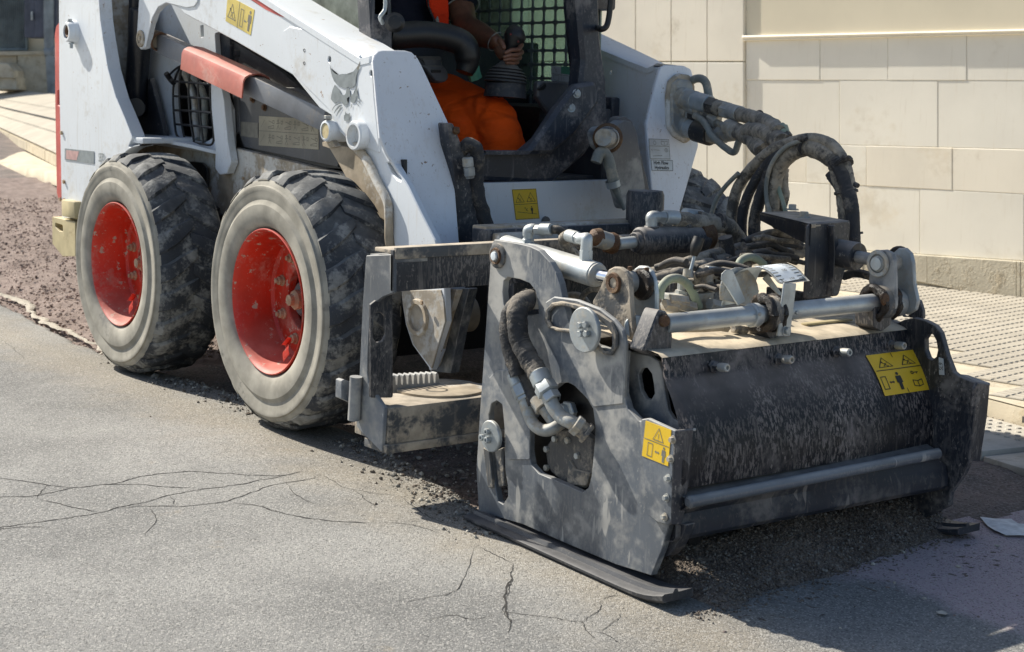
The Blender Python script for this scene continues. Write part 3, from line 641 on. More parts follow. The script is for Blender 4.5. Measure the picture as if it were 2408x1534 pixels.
pts = [atD('W', x, kl(x)+y, kdp(x)-.5) for x in (-130, 10, 66, 131, 250, 400, 540) for y in (28,)]
G_ = []
for x, y0_, y1_ in ((-140, 268, 345), (0, 331, 383), (66, 360, 396), (129, 391, 412), (250, 447, 462), (400, 516, 525)):
    d0 = kdp(x); h_ = (y0_-178)*d0/FPX; d1 = h_*FPX/(y1_-178); a = atD('W', x, y0_, d0); b = atD('W', x, y1_, d1); G_.append([tuple(a+V((0, 0, .0))), tuple(a.lerp(b, .5)), tuple(b), tuple(b+(b-a).normalized()*.05-V((0, 0, .08)))])
sheet('gutter', G_, M_['kerb'])
hn = V((.78, -.62, 0)).normalized(); HO = atD('W', 60, 214, 27.5); HM = basis(HO, hn, V((0, 0, 1)))
house = thing('house_front', HO, 'shaded house front far behind with ribbed shutter and rough stone plinth', 'building')
def hs(name, pts, mat, th=.3, off=0, fr='L', bev=.01): return plateP(name, [(fr, *p) for p in pts], [], HO+hn*off, hn, th, mat, house, 0, bev)
hs('wall', [(-900, -1500), (1500, -1500), (1500, 800), (-900, 640)], M_['stucco'], .3, -.35)
for i in range(-3, 14):
    hs('shutter_rib', [(i*15.5+2, -600), (i*15.5+12, -600), (i*15.5+12, 378), (i*15.5+2, 378)], M_['shutter'], .05, -.25)
hs('shutter_frame', [(-60, 372), (202, 372), (202, 390), (-60, 392)], M_['shutter'], .08, -.2)
hs('shutter_frame', [(196, -600), (206, -600), (206, 385), (196, 385)], M_['shutter'], .08, -.2)
hs('sill_stone', [(-60, 398), (400, 388), (400, 420), (-60, 430)], M_['kerb'], .35, .05)
hs('plinth_stone', [(135, 415), (420, 415), (420, 730), (135, 700)], M_['rough_stone'], .3, 0)
hs('plinth_stone', [(-60, 430), (130, 425), (130, 680), (-60, 690)], M_['kerb'], .3, -.05)
hs('doorstep', [(-60, 480), (60, 490), (110, 545), (110, 600), (-60, 600)], M_['rough_stone'], .5, .55)
hs('doorstep', [(-60, 590), (125, 600), (125, 690), (-60, 690)], M_['rough_stone'], .5, .5)
cab_ = thing('wall_cabinet', HO+V((0, 0, 1)), 'slate blue metal cabinet on the house front above the stone plinth', 'cabinet')
plateP('cabinet_body', [('L', 185, -500), ('L', 350, -500), ('L', 350, 290), ('L', 185, 290)], [], HO+hn*.5, hn, .6, M_['slate'], cab_, 0, .01)
plateP('cabinet_side', [('L', 268, -500), ('L', 440, -500), ('L', 435, 290), ('L', 268, 290)], [], HO+hn*.55, hn, .5, M_['slate'], cab_, 0, .01)
plateP('handle', [('L', 236, 90), ('L', 250, 90), ('L', 250, 155), ('L', 236, 155)], [], HO+hn*.58, hn, .04, M_['zinc'], cab_, 0, .002)
pp = thing('down_pipe', onP('L', 410, 775, HO+hn*.6, hn), 'grey downpipe running to the pavement beside the rough plinth', 'pipe')
tube('pipe', [onP('L', 375, -500, HO+hn*.6, hn), onP('L', 375, 250, HO+hn*.6, hn), onP('L', 390, 480, HO+hn*.6, hn), onP('L', 410, 780, HO+hn*.6, hn)], .085, M_['pipe_grey'], pp)
tube('pipe_bracket', [onP('L', 350, 400, HO+hn*.6, hn), onP('L', 420, 400, HO+hn*.6, hn)], .1, M_['pipe_grey'], pp)
# ------------------------------------------------------------------ skid steer loader
LD = thing('skid_steer_loader', (-.5, .84, 0), 'white compact skid steer loader with red wheels, cat head emblem and dark cab', 'loader')
W_, WF, WD_ = M_['white'], M_['white_front'], M_['white_dusty']
# --- decals -------------------------------------------------------
def quadmap(c):     # c: four 3D corners tl, tr, br, bl
    tl, tr, br, bl = c
    return lambda u, v: tl*(1-u)*(1-v)+tr*u*(1-v)+br*u*v+bl*(1-u)*v
def patch(name, f, poly, h, mat, parent, nrm, sub=1):
    """thin flat figure on a surface: f maps (u,v) to the surface, poly in uv"""
    bm = bmesh.new(); vs = [bm.verts.new(f(u, v)+nrm*h) for u, v in poly]
    try: bm.faces.new(vs)
    except ValueError: pass
    bmesh.ops.triangulate(bm, faces=bm.faces, ngon_method='EAR_CLIP')
    return emit(name, bm, mat, parent)
def strokes(name, f, lines, wd, h, mat, parent, nrm, asp=1):
    """line drawing: list of uv polylines; wd in v units, asp = width/height of the quad"""
    bm = bmesh.new()
    for ln in lines:
        closed = ln[0] == ln[-1]
        for a, b in zip(ln, ln[1:]):
            dx, dy = (b[0]-a[0])*asp, b[1]-a[1]; L = math.hypot(dx, dy)
            if L < 1e-6: continue
            nx, ny = -dy/L*wd/2, dx/L*wd/2; ex, ey = dx/L*wd/2, dy/L*wd/2
            q = [(a[0]+(nx-ex)/asp, a[1]+ny-ey), (b[0]+(nx+ex)/asp, b[1]+ny+ey), (b[0]+(-nx+ex)/asp, b[1]-ny+ey), (a[0]+(-nx-ex)/asp, a[1]-ny-ey)]
            bm.faces.new([bm.verts.new(f(u, v)+nrm*h) for u, v in q])
    return emit(name, bm, mat, parent)
def circle(cx, cy, r, asp=1, n=16, a0=0, a1=2*PI): return [(cx+r*math.cos(a0+(a1-a0)*i/n)/asp, cy+r*math.sin(a0+(a1-a0)*i/n)) for i in range(n+1)]
def text(name, body, f, u, v, h, mat, parent, nrm, asp, lift=.0006, rot=0, wide=1.0, bold=0.0):
    cu = bpy.data.curves.new('t', 'FONT'); cu.body = body; cu.size = 1; cu.align_x = 'CENTER'; cu.align_y = 'CENTER'; cu.offset = bold; cu.resolution_u = 3
    ob = bpy.data.objects.new('t', cu); me = bpy.data.meshes.new_from_object(ob); bpy.data.objects.remove(ob); bpy.data.curves.remove(cu)
    c, s = math.cos(rot), math.sin(rot)
    for q in me.vertices:
        x, y = q.co.x*h*wide, q.co.y*h; x, y = x*c-y*s, x*s+y*c
        q.co = f(u+x/asp, v-y)+nrm*lift
    return emit(name, me, mat, parent)
def sticker(name, corners, mat, parent, nrm, th=.0008):
    tl, tr, br, bl = [V(c) for c in corners]; bm = bmesh.new()
    vs = [bm.verts.new(p+nrm*th) for p in (tl, tr, br, bl)]; lo = [bm.verts.new(p-nrm*.0005) for p in (tl, tr, br, bl)]
    bm.faces.new(vs); [bm.faces.new((lo[i], lo[(i+1) % 4], vs[(i+1) % 4], vs[i])) for i in range(4)]
    o = emit(name, bm, mat, parent); f = quadmap((tl, tr, br, bl))
    asp = ((tr-tl).length+(br-bl).length)/((bl-tl).length+(br-tr).length)
    return o, f, asp
def tri(cx, cy, s, asp): return [(cx-s/asp, cy+s*.8), (cx+s/asp, cy+s*.8), (cx, cy-s*.9), (cx-s/asp, cy+s*.8)]
def man(cx, cy, h, asp):    # standing figure (filled polygons)
    k = h/asp
    body = [(cx-.16*k, cy-.28*h), (cx+.16*k, cy-.28*h), (cx+.18*k, cy+.1*h), (cx+.10*k, cy+.1*h), (cx+.09*k, cy+.5*h), (cx+.01*k, cy+.5*h), (cx, cy+.15*h), (cx-.01*k, cy+.5*h), (cx-.09*k, cy+.5*h), (cx-.10*k, cy+.1*h), (cx-.18*k, cy+.1*h)]
    return [body, circle(cx, cy-.40*h, .085*h, asp, 10)[:-1]]
def arrow2(cx, cy, s, asp):
    k = s/asp
    return [(cx-k, cy), (cx-.45*k, cy-.5*s), (cx-.45*k, cy-.2*s), (cx+.45*k, cy-.2*s), (cx+.45*k, cy-.5*s), (cx+k, cy), (cx+.45*k, cy+.5*s), (cx+.45*k, cy+.2*s), (cx-.45*k, cy+.2*s), (cx-.45*k, cy+.5*s)]
def warn_cells(name, st, f, nrm, asp, cells, mat=None, wd=.018):
    mat = mat or M_['print']; ls = []; h = .0014
    for kind, cx, cy, s in cells:
        if kind == 'tri': ls.append(tri(cx, cy, s, asp))
        if kind == 'frame': ls.append([(cx-s[0], cy-s[1]), (cx+s[0], cy-s[1]), (cx+s[0], cy+s[1]), (cx-s[0], cy+s[1]), (cx-s[0], cy-s[1])])
        if kind == 'line': ls.append([(cx, cy), s])
        if kind == 'fall': ls += [[(cx-.3*s/asp, cy-.25*s), (cx, cy), (cx+.2*s/asp, cy+.35*s), (cx+.35*s/asp, cy+.3*s)], [(cx, cy), (cx-.25*s/asp, cy+.3*s)], [(cx-.1*s/asp, cy-.1*s), (cx+.25*s/asp, cy-.2*s)], circle(cx-.38*s/asp, cy-.38*s, .09*s, asp, 8)]
        if kind == 'excl': ls += [[(cx, cy-.35*s), (cx, cy+.25*s)], [(cx, cy+.45*s), (cx, cy+.5*s)]]
        if kind == 'man':
            for q in man(cx, cy, s, asp): patch('pictogram', f, q, h, mat, st, nrm)
        if kind == 'arrow': patch('pictogram', f, arrow2(cx, cy, s, asp), h, mat, st, nrm)
        if kind == 'key': ls += [circle(cx-.25*s/asp, cy, .13*s, asp, 10), [(cx-.1*s/asp, cy), (cx+.4*s/asp, cy)], [(cx+.25*s/asp, cy), (cx+.25*s/asp, cy+.12*s)]]
        if kind == 'book': ls += [[(cx-.4*s/asp, cy-.25*s), (cx, cy-.15*s), (cx+.4*s/asp, cy-.25*s), (cx+.4*s/asp, cy+.2*s), (cx, cy+.3*s), (cx-.4*s/asp, cy+.2*s), (cx-.4*s/asp, cy-.25*s)], [(cx, cy-.15*s), (cx, cy+.3*s)]]
    if ls: strokes('pictogram', f, ls, wd, h, mat, st, nrm, asp)
NY = V((0, -1, 0)); NXv = V((1, 0, 0))
# --- wheels -------------------------------------------------------
def wheel(xc, y0, side):
    """side -1: outer face towards -Y at y0; +1: mirrored"""
    wl = bpy.data.objects.new('wheel', None); sc.collection.objects.link(wl); wl.parent = LD; wl.location = V((xc, y0, .385))-root_of(LD)
    o = V((xc, y0, .385)); ax = V((0, -side, 0))
    ax = V((0, 1, 0)) if side < 0 else V((0, -1, 0))
    TW = .262
    half = [(.034, .213), (.020, .2185), (.010, .226), (.004, .236), (.000, .252), (-.003, .270), (-.002, .286), (.0035, .293), (.006, .300), (.003, .312), (.0025, .326), (.000, .333), (.001, .340), (.007, .3425), (.010, .350), (.016, .358), (.028, .366), (.045, .370), (.08, .373), (TW/2, .375)]
    prof = half+[(TW-t, r) for t, r in half[::-1][1:]]
    bm = bmesh.new(); bm_lathe(bm, prof, o, ax, 96)
    nt_ = len(bm.faces)
    # lugs: worn diagonal bars from each shoulder to the centre line
    u = V((1, 0, 0)); v = ax.cross(u)
    N = 23
    for sd in (0, 1):
        for k in range(N):
            a0 = 2*PI*(k+.5*sd)/N; rows_ = []
            S = 7
            for i in range(S):
                t = i/(S-1); yy = (.012+t*.128) if sd == 0 else TW-(.012+t*.128)
                rr = (.360 if i == 0 else .3725 if i == 1 else .376); top = (.362 if i == 0 else .3815 if i == 1 else .3865)-(.004 if i == S-1 else 0)
                ac = a0-(.19*t**1.15) ; hw = (.072 if t < .5 else .072-.03*(t-.5)*2)*(1+.12*math.sin(k*2.3+sd))
                row = []
                for da, r_ in ((-hw*1.18, rr), (-hw*.9, top), (0, top+.001), (hw*.9, top), (hw*1.18, rr)):
                    A = ac+da; row.append(bm.verts.new(o+ax*yy+(u*math.cos(A)+v*math.sin(A))*(r_-.0025+.002*noise.noise(V((k*3.1+da*9, t*4, sd))))))
                rows_.append(row)
            for a, b in zip(rows_, rows_[1:]):
                for j in range(4): bm.faces.new((a[j], a[j+1], b[j+1], b[j]))
            bm.faces.new(rows_[0]); bm.faces.new(rows_[-1])
    bmesh.ops.recalc_face_normals(bm, faces=bm.faces)
    bm.faces.ensure_lookup_table()
    for f_ in bm.faces:
        c = f_.calc_center_median(); rr = math.hypot(c.x-o.x, c.z-o.z)
        f_.material_index = 1 if rr > .3585 else 0
    emit('tyre', bm, [M_['tyre'], M_['tread']], wl, True, None, 32)
    # rim
    bm = bmesh.new(); bm_lathe(bm, [(.036, .212), (.016, .2165), (.010, .2165), (.0085, .2135), (.012, .209), (.026, .203), (.045, .200), (.075, .190), (.125, .184), (.134, .176), (.134, .098), (.137, .096), (.160, .096), (.175, .186), (.236, .205), (.250, .214)], o, ax, 72)
    emit('rim', bm, M_['red_rim'], wl, True, None, 32)
    lathe('hub', [(.172, .097), (.168, .094), (.150, .060), (.130, .052), (.122, .042), (.122, .0)], o, ax, M_['darkgrey'], wl, 32)
    lathe('hub_nut', [(.122, .030), (.104, .030), (.096, .018), (.084, .017), (.084, 0)], o, ax, M_['nut'], wl, 8)
    for k in range(8):
        a = 2*PI*(k+.42)/8; p = o+(u*math.cos(a)+v*math.sin(a))*.132+ax*.134
        bm = bmesh.new(); bm_lathe(bm, [(0, .0175), (.004, .0175), (.006, .0135), (.016, .0130), (.018, .008), (.026, .0075), (.027, 0)], p, -ax, 12)
        emit('lug_nut', bm, M_['nut'], wl, True)
    return wl
def valve_guard(wl, xc):
    # bent red tab guarding the tyre valve, low on the right of the rim
    bm = bmesh.new(); P_ = []
    a = math.radians(-52); d = V((math.cos(a), 0, math.sin(a))); t = V((-d.z, 0, d.x)); o = V((xc, 0, .385))+d*.160
    path = [(0, .020), (.0, .050), (-.004, .075), (-.016, .083), (-.026, .074), (-.024, .062)]
    pr = None
    for s_, y in [(.030, .012), (.016, .014), (0, .020), (-.012, .034), (-.022, .036), (-.026, .026), (-.020, .018)]:
        q = [bm.verts.new(o+d*s_+V((0, y, 0))+t*w_) for w_ in (-.022, .022)]
        if pr: bm.faces.new((pr[0], pr[1], q[1], q[0]))
        pr = q
    g = bmesh.ops.solidify(bm, geom=bm.faces[:], thickness=.003)
    emit('valve_guard', bm, M_['red_rim'], wl, True)
wf = wheel(0, 0, -1); wr_ = wheel(-1.087, 0, -1); valve_guard(wf, 0); valve_guard(wr_, -1.087)
wheel(0, 1.68, 1); wheel(-1.087, 1.68, 1)
# --- rear upright with boss, bumper ---------------------------------
arc = [(-1.087+.413*math.cos(a), .385+.413*math.sin(a)) for a in np.linspace(math.radians(93), math.radians(163), 9)]
up = plateY('rear_upright', [('A', 378, -330), ('A', 376, 0), ('A', 378, 500), ('A', 396, 1395)]+[(-1.60, .50)]+arc[::-1]+[('A', 812, 945), ('A', 847, 880), ('A', 800, 762), ('A', 742, 625), ('A', 690, 440), ('A', 660, 260), ('A', 640, 120), ('A', 632, 0), ('A', 640, -330)], [], .12, .05, W_, LD, .01)
o = atY('L', 578, 248, .12)
lathe('pivot_boss', [(-.002, .045), (.012, .040), (.032, .037), (.037, .034), (.037, .026), (.020, .024), (.0, .024)], o, NY, W_, up, 32)
lathe('rusty_pin_end', [(.008, .0), (.030, .012), (.034, .018), (.030, .024), (.02, .0245)], o, NY, M_['rust'], up, 9)
bolt('grease_nipple', o+V((.004, -.018, -.040)), (0, 0, -1), .007, .02, M_['zinc'], up)
bolt('grease_nipple', o+V((0, -.02, .038)), (0, 0, 1), .008, .01, M_['zinc'], up)
plateY('rear_upright', [(-1.64, .5), (-1.64, 1.45), (-1.35, 1.45), (-1.3, 1.2), (-1.0, .82), (-1.1, .80), (-1.48, .5)], [], 1.52, .05, W_, LD, .02)
plateY('tail_guard', [('L', *p) for p in [(416, 260), (428, 195), (450, 165), (470, 165), (475, 1534), (445, 1534), (432, 1480), (427, 1200), (420, 800)]], [[('L', 443, 705), ('L', 456, 700), ('L', 458, 808), ('L', 443, 800)]], .155, .06, M_['red'], LD, .004, .006, .002)
plateY('tail_bumper', [('A', 333, 1385), ('A', 480, 1420), ('A', 480, 1640), ('A', 400, 1640), ('A', 335, 1560)], [[('A', 352, 1425), ('A', 400, 1440), ('A', 403, 1482), ('A', 378, 1478), ('A', 353, 1450)]], .10, .04, M_['ochre'], LD, .006)
box('tail_bumper', (-1.86, .14, .34), (-1.60, 1.54, .495), M_['ochre'], LD, .01)
box('rear_body', (-1.76, .16, .50), (-1.62, 1.52, 1.55), M_['white_dusty'], LD, .01)
box('bumper_cover', (-1.79, .092, .495), (-1.66, .135, .56), M_['ochre'], LD, .006)
for p in (('L', 478, 1020), ('L', 497, 1395), ('L', 470, 1530), ('L', 498, 1536)):
    bolt('rivet', atY(*p, .120), NY, .008, .008, M_['nut'], up, False)
# model stripe and number on the upright
c = [atY('L', *q, .1185) for q in ((498, 1140), (722, 1163), (722, 1258), (498, 1228))]
st, f, asp = sticker('model_stripe', c, M_['print_grey'], up, NY)
cb = [atY('L', *q, .1185) for q in ((722, 1160), (850, 1176), (850, 1275), (722, 1258))]; f2 = quadmap(cb); a2 = (cb[1]-cb[0]).length/(cb[3]-cb[0]).length
text('model_number', 'S570', f2, .46, .48, .95, M_['print_grey'], up, NY, a2, .0012, 0, .62, .02)
patch('stripe_fade', f, [(.06, .12), (.5, .12), (.42, .9), (.05, .9)], .0014, plain('faded_red_print', (.52, .32, .30)), st, NY)
# --- inner body side, fender, vent grille, side door panel ---------------
iy = .35
hole1 = [('A', 745+75*math.cos(a), -8+66*math.sin(a)) for a in np.linspace(0, 2*PI, 17)[:-1]]
plateY('inner_side_plate', [('A', 560, -330), ('A', 1420, -330), ('A', 1420, 200), ('A', 1372, 215), ('A', 1392, 500), ('A', 1470, 700), ('A', 1480, 950), ('A', 1380, 985), ('A', 800, 900), ('A', 560, 500)],
       [hole1, [('A', 718, 262), ('A', 740, 222), ('A', 790, 212), ('A', 832, 238), ('A', 850, 300), ('A', 850, 470), ('A', 1040, 870), ('A', 860, 868), ('A', 700, 470)],
        [('A', 1112, 470), ('A', 1160, 425), ('A', 1330, 440), ('A', 1342, 640), ('A', 1362, 880), ('A', 1300, 918), ('A', 1150, 868), ('A', 1120, 780)],
        [('A', 1280, 165), ('A', 1300, 160), ('A', 1303, 235), ('A', 1285, 240)]], iy, .02, W_, LD, .008, hr=.004)
box('engine_block', (-1.50, .45, .55), (-.35, 1.28, 1.18), M_['black_clean'], LD, .01)
plateY('cylinder_bracket', [('A', 700, 484), ('A', 812, 484), ('A', 812, 600), ('A', 960, 500), ('A', 1052, 868), ('A', 850, 872), ('A', 770, 700)], [], .31, .02, M_['black'], LD, .006)
rod('lift_cylinder', atY('A', 862, -60, .275), atY('A', 850, 330, .275), .021, M_['blackrod'], LD)
lc = rod('lift_cylinder_barrel', atY('A', 905, 60, .275), atY('A', 862, 705, .275), .042, M_['blackrod'], LD, 32)
rod('cylinder_pin', atY('A', 868, 690, .23), atY('A', 868, 690, .33), .035, M_['black_clean'], LD)
# hoses and frame visible behind the upright
tube('hose', [atY('A', 700, -40, .34), atY('A', 740, 10, .34), atY('A', 752, 60, .34)], .010, M_['black_clean'], LD)
tube('hose', [atY('A', 1175, 450, .34), atY('A', 1240, 620, .36), atY('A', 1250, 760, .36), atY('A', 1270, 890, .34)], .013, M_['zinc_dusty'], LD)
tube('hose', [atY('A', 1210, 450, .35), atY('A', 1300, 600, .36), atY('A', 1310, 760, .36), atY('A', 1300, 900, .35)], .013, M_['hose_grey'], LD)
# vent grille wires
gr = bpy.data.objects.new('vent_grille', None); sc.collection.objects.link(gr); gr.parent = LD; gr.location = atY('A', 1230, 660, .27)-root_of(LD)
def gw(pts): tube('wire', [atY('A', *p, .312+.012*(abs(p[0]-1235)/120)**2) for p in pts], .0042, M_['black_clean'], gr, 8, 5)
gw([(1070, 490), (1150, 425), (1240, 415), (1335, 445), (1345, 640), (1365, 900), (1290, 920), (1150, 885), (1118, 800), (1108, 560), (1150, 425)])
for pts in ([(1105, 520), (1230, 530), (1340, 540)], [(1108, 615), (1235, 625), (1345, 630)], [(1115, 705), (1235, 712), (1352, 722)], [(1125, 795), (1240, 805), (1358, 818)],
            [(1160, 425), (1145, 560), (1155, 750), (1180, 890)], [(1220, 415), (1205, 560), (1215, 750), (1240, 905)], [(1275, 425), (1265, 560), (1280, 750), (1300, 920)]): gw(pts)
tube('grille_hinge', [atY('A', 1062, 470, .30), atY('A', 1090, 510, .32), atY('A', 1110, 530, .32)], .010, M_['black_clean'], gr)
# fender ledge and dusty wall below it
P0 = atY('A', 847, 880, .04); bm = bmesh.new()
A_ = [atY('A', 847, 882, .045), atY('A', 990, 886, .16), atY('A', 1382, 962, .285)]; 
pr = None
for p in [atY('A', 847, 884, .125), atY('A', 940, 884, .18), atY('A', 1060, 895, .23), atY('A', 1220, 925, .28), atY('A', 1382, 965, .34)]:
    q = [bm.verts.new(p), bm.verts.new((p.x-.02, .37, p.z+.004)), bm.verts.new((p.x-.02, .37, p.z-.008)), bm.verts.new(p+V((0, 0, -.012)))]
    if pr: [bm.faces.new((pr[i], q[i], q[(i+1) % 4], pr[(i+1) % 4])) for i in range(4)]
    pr = q
emit('fender_ledge', bm, W_, LD, True)
box('fender_top', (-1.50, .13, .800), (-1.12, .37, .820), W_, LD, .004)
plateY('lower_side', [('A', 560, 880), ('A', 1380, 975), ('A', 1480, 942), ('A', 1600, 972), ('A', 2010, 1072), ('A', 2170, 1105), ('A', 2300, 1150), (.15, .30), (-1.35, .20), (-1.45, .6)], [[('A', 948, 985), ('A', 985, 975), ('A', 988, 1000), ('A', 945, 1002)]], .355, .03, WD_, LD, .004)
plateY('side_brace', [('A', 1345, 480), ('A', 1405, 505), ('A', 1430, 640), ('A', 1455, 900), ('A', 1478, 1040), ('A', 1450, 1110), ('A', 1405, 1118), ('A', 1375, 1080), ('A', 1378, 960), ('A', 1352, 700)], [], .322, .028, W_, LD, .012)
bolt('bolt', atY('A', 1408, 515, .322), NY, .008, .01, M_['nut'], LD); bolt('bolt', atY('A', 1558, 1140, .355), NY, .006, .006, M_['nut'], LD, False)
plateY('wheel_arch_cover', [('A', 1155, 1028), ('A', 1290, 1040), ('A', 1320, 1070), ('A', 1322, 1210), ('A', 1290, 1190), ('A', 1220, 1080)], [], .335, .01, M_['black_clean'], LD, .01)
plateY('wheel_arch_cover', [('A', 1345, 1300), ('A', 1390, 1330), ('A', 1392, 1420), ('A', 1350, 1400)], [], .335, .01, M_['black_clean'], LD, .006)
pnl = plateY('side_door_panel', [('A', 1376, 195), ('A', 1760, 430), ('A', 2160, 760), ('A', 2230, 1085), ('A', 2080, 1075), ('A', 1560, 955), ('A', 1462, 915), ('A', 1400, 520)], [], .385, .02, M_['panel'], LD, .006)
plateY('panel_frame', [('A', 1415, 520), ('A', 1500, 545), ('A', 1525, 620), ('A', 1532, 840), ('A', 1500, 865), ('A', 1465, 830)], [[('A', 1428, 545), ('A', 1470, 560), ('A', 1490, 640), ('A', 1498, 820), ('A', 1485, 840), ('A', 1475, 815)]], .372, .01, M_['darkgrey'], LD, .008)
plateY('panel_step', [('A', 1510, 560), ('A', 1900, 560), ('A', 2160, 700), ('A', 2160, 1070), ('A', 1560, 940), ('A', 1530, 860)], [], .375, .012, M_['darkgrey'], LD, .006)
for p in ((1618, 635), (1693, 688)): bolt('bolt', atY('A', *p, .375), NY, .009, .01, M_['rust'], LD)
c = [atY('A', *q, .374) for q in ((1657, 742), (2037, 765), (2037, 957), (1655, 930))]; st, f, asp = sticker('instruction_label', c, M_['label'], pnl, NY)
ls = [[(0.01, .5), (.99, .5)]]
for i in range(7):
    for j in range(2):
        cx = .07+i*.143; cy = .25+.5*j
        if i == 0: ls += [[(cx-.03, cy+.12), (cx+.03, cy-.12)]]
        else:
            k = (i+j*3) % 4
            ls += [circle(cx-.02, cy-.12, .035, asp, 8), [(cx-.02, cy-.08), (cx-.02, cy+.03), (cx-.04, cy+.16)], [(cx-.02, cy+.03), (cx+.005, cy+.16)], [(cx-.045, cy-.03), (cx+.01, cy-.05)]] if k in (0, 2) else [[(cx-.05, cy+.1), (cx+.05, cy+.04), (cx+.05, cy+.14), (cx-.05, cy+.14), (cx-.05, cy+.1)], [(cx-.04, cy-.1), (cx+.03, cy-.05)]]
            ls += [[(cx+.03, cy-.12), (cx+.055, cy-.12), (cx+.055, cy-.02), (cx+.03, cy-.02), (cx+.03, cy-.12)]]
strokes('pictogram', f, ls, .022, .0012, M_['print_soft'], st, NY, asp)
c = [atY('A', *q, .374) for q in ((1540, 778), (1650, 786), (1650, 884), (1540, 870))]; sticker('worn_label', c, M_['print_soft'], pnl, NY)
for q in ((1425, 300), (1557, 365)):
    p = atY('A', *q, .41); lathe('filler_cap', [(-.05, .026), (.0, .028), (.004, .034), (.020, .035), (.026, .03), (.027, 0)], p, (0, 0, 1), M_['black_clean'], LD, 24)
# --- control link with pink guard -------------------------------------
def bar(name, a, b, hw, hh, mat, parent, bev=.004):
    a = V(a); b = V(b); t = (b-a).normalized(); y = V((0, 1, 0)); n = t.cross(y).normalized()
    bm = bmesh.new(); bm_box(bm, (0, -hw, -hh), ((b-a).length, hw, hh), bev)
    bmesh.ops.transform(bm, matrix=Matrix.Translation(a) @ Matrix((t, y, n)).transposed().to_4x4(), verts=bm.verts)
    return emit(name, bm, mat, parent, True)
la = atY('A', 1020, 270, .265); lb = atY('A', 2110, 775, .265)
bar('control_link', la, lb, .022, .034, M_['link'], LD)
rod('link_boss', atY('A', 985, 250, .235), atY('A', 985, 250, .32), .032, M_['white_dusty'], LD); lathe('grease_seal', [(-.01, .033), (.01, .036), (.015, .03)], atY('A', 1015, 262, .25), (1, .0, -.4), M_['rust'], LD, 24)
ga = atY('A', 1245, 365, .262); gb = atY('A', 1640, 545, .262); t = (gb-ga).normalized()
nrm = t.cross(V((0, 1, 0))); nrm = nrm if nrm.z > 0 else -nrm
sec_ = [(-.050, -.044), (-.050, .012), (-.044, .026), (-.030, .034), (.0, .038), (.030, .034), (.044, .026), (.050, .012), (.052, -.03)]
inn_ = [(a*.91, b-.005 if b > 0 else b) for a, b in sec_]
bm = bmesh.new(); R_ = []
for P_ in (ga, gb): R_.append([bm.verts.new(P_+V((0, dy, 0))+nrm*dn) for dy, dn in sec_+inn_[::-1]])
k_ = len(R_[0]); [bm.faces.new((R_[0][i], R_[0][(i+1) % k_], R_[1][(i+1) % k_], R_[1][i])) for i in range(k_)]
for R1 in R_:
    for i in range(8): bm.faces.new((R1[i], R1[i+1], R1[k_-2-i], R1[k_-1-i]))
emit('link_guard', bm, M_['pink'], LD, True)
# --- lift arms ----------------------------------------------------------
AY = .20
arm_out = [('A', 885, -330), ('A', 887, 0), ('A', 872, 240), ('A', 876, 290), ('A', 898, 318), ('A', 925, 310), ('A', 937, 280), ('A', 958, 170), ('A', 985, 90), ('A', 1020, 45), ('A', 1065, 20), ('A', 1140, 48), ('A', 1180, 90),
           ('A', 1500, 262), ('A', 1720, 390), ('A', 1868, 478), ('A', 1950, 580), ('A', 2040, 690), ('A', 2130, 745), ('B', 70, 780), ('B', 130, 850), ('B', 215, 930), ('B', 290, 1030), ('B', 350, 1120), ('B', 430, 1250), ('B', 455, 1400), ('B', 470, 1534),
           ('E', 478, 420), ('E', 485, 500), ('E', 505, 620), ('E', 545, 740), ('E', 655, 893), ('E', 690, 760), ('E', 742, 600), ('E', 730, 300), ('B', 735, 1534), ('B', 640, 1350), ('B', 560, 1185), ('B', 430, 975), ('B', 388, 880), ('B', 368, 640), ('B', 343, 400), ('W', 880, 138),
           ('W', 850, 145), ('W', 752, 83), ('W', 621, 0), ('W', 420, -130)]
slotR = [('B', 425, 1045), ('B', 440, 1038), ('B', 470, 1065), ('B', 518, 1140), ('B', 515, 1158), ('B', 495, 1150), ('B', 450, 1100)]
arm_holes = [slotR]+[[('S', cx+rx*math.cos(a), cy+ry_*math.sin(a)) for a in np.linspace(0, 2*PI, 13)[:-1]] for cx, cy, rx, ry_ in ((180, 220, 30, 60), (980, 488, 32, 58))]
arm = plateY('lift_arm', arm_out, arm_holes, AY, .022, W_, LD, .006, .003, .0)
arm2 = plateY('lift_arm_inner_plate', arm_out[10:], [], AY+.15, .018, WD_, LD, .006, .003)
# top strap of the arm (folded sheet that runs down to the front)
ed = [('W', 420, -130), ('W', 621, 0), ('W', 752, 83), ('W', 850, 145), ('W', 872, 140)]
bm = bmesh.new(); pr = None
for q in ed:
    p = atY(*q, AY); sec = [(p.x, AY-.006, p.z-.010), (p.x, AY-.006, p.z+.008), (p.x+.003, AY+.012, p.z+.014), (p.x+.004, AY+.150, p.z+.015), (p.x+.004, AY+.150, p.z-.010)]
    s_ = [bm.verts.new(x) for x in sec]
    if pr: [bm.faces.new((pr[i], pr[(i+1) % 5], s_[(i+1) % 5], s_[i])) for i in range(5)]
    else: bm.faces.new(s_[::-1])
    pr = s_
bm.faces.new(pr); emit('arm_top_strap', bm, W_, LD, True)
plateY('arm_slot_shade', [('B', 410, 1020), ('B', 540, 1020), ('B', 540, 1180), ('B', 430, 1180)], [], AY+.0225, .01, M_['black_clean'], LD, .002)  # added black sheet: paints the shade of the hollow arm in its slot
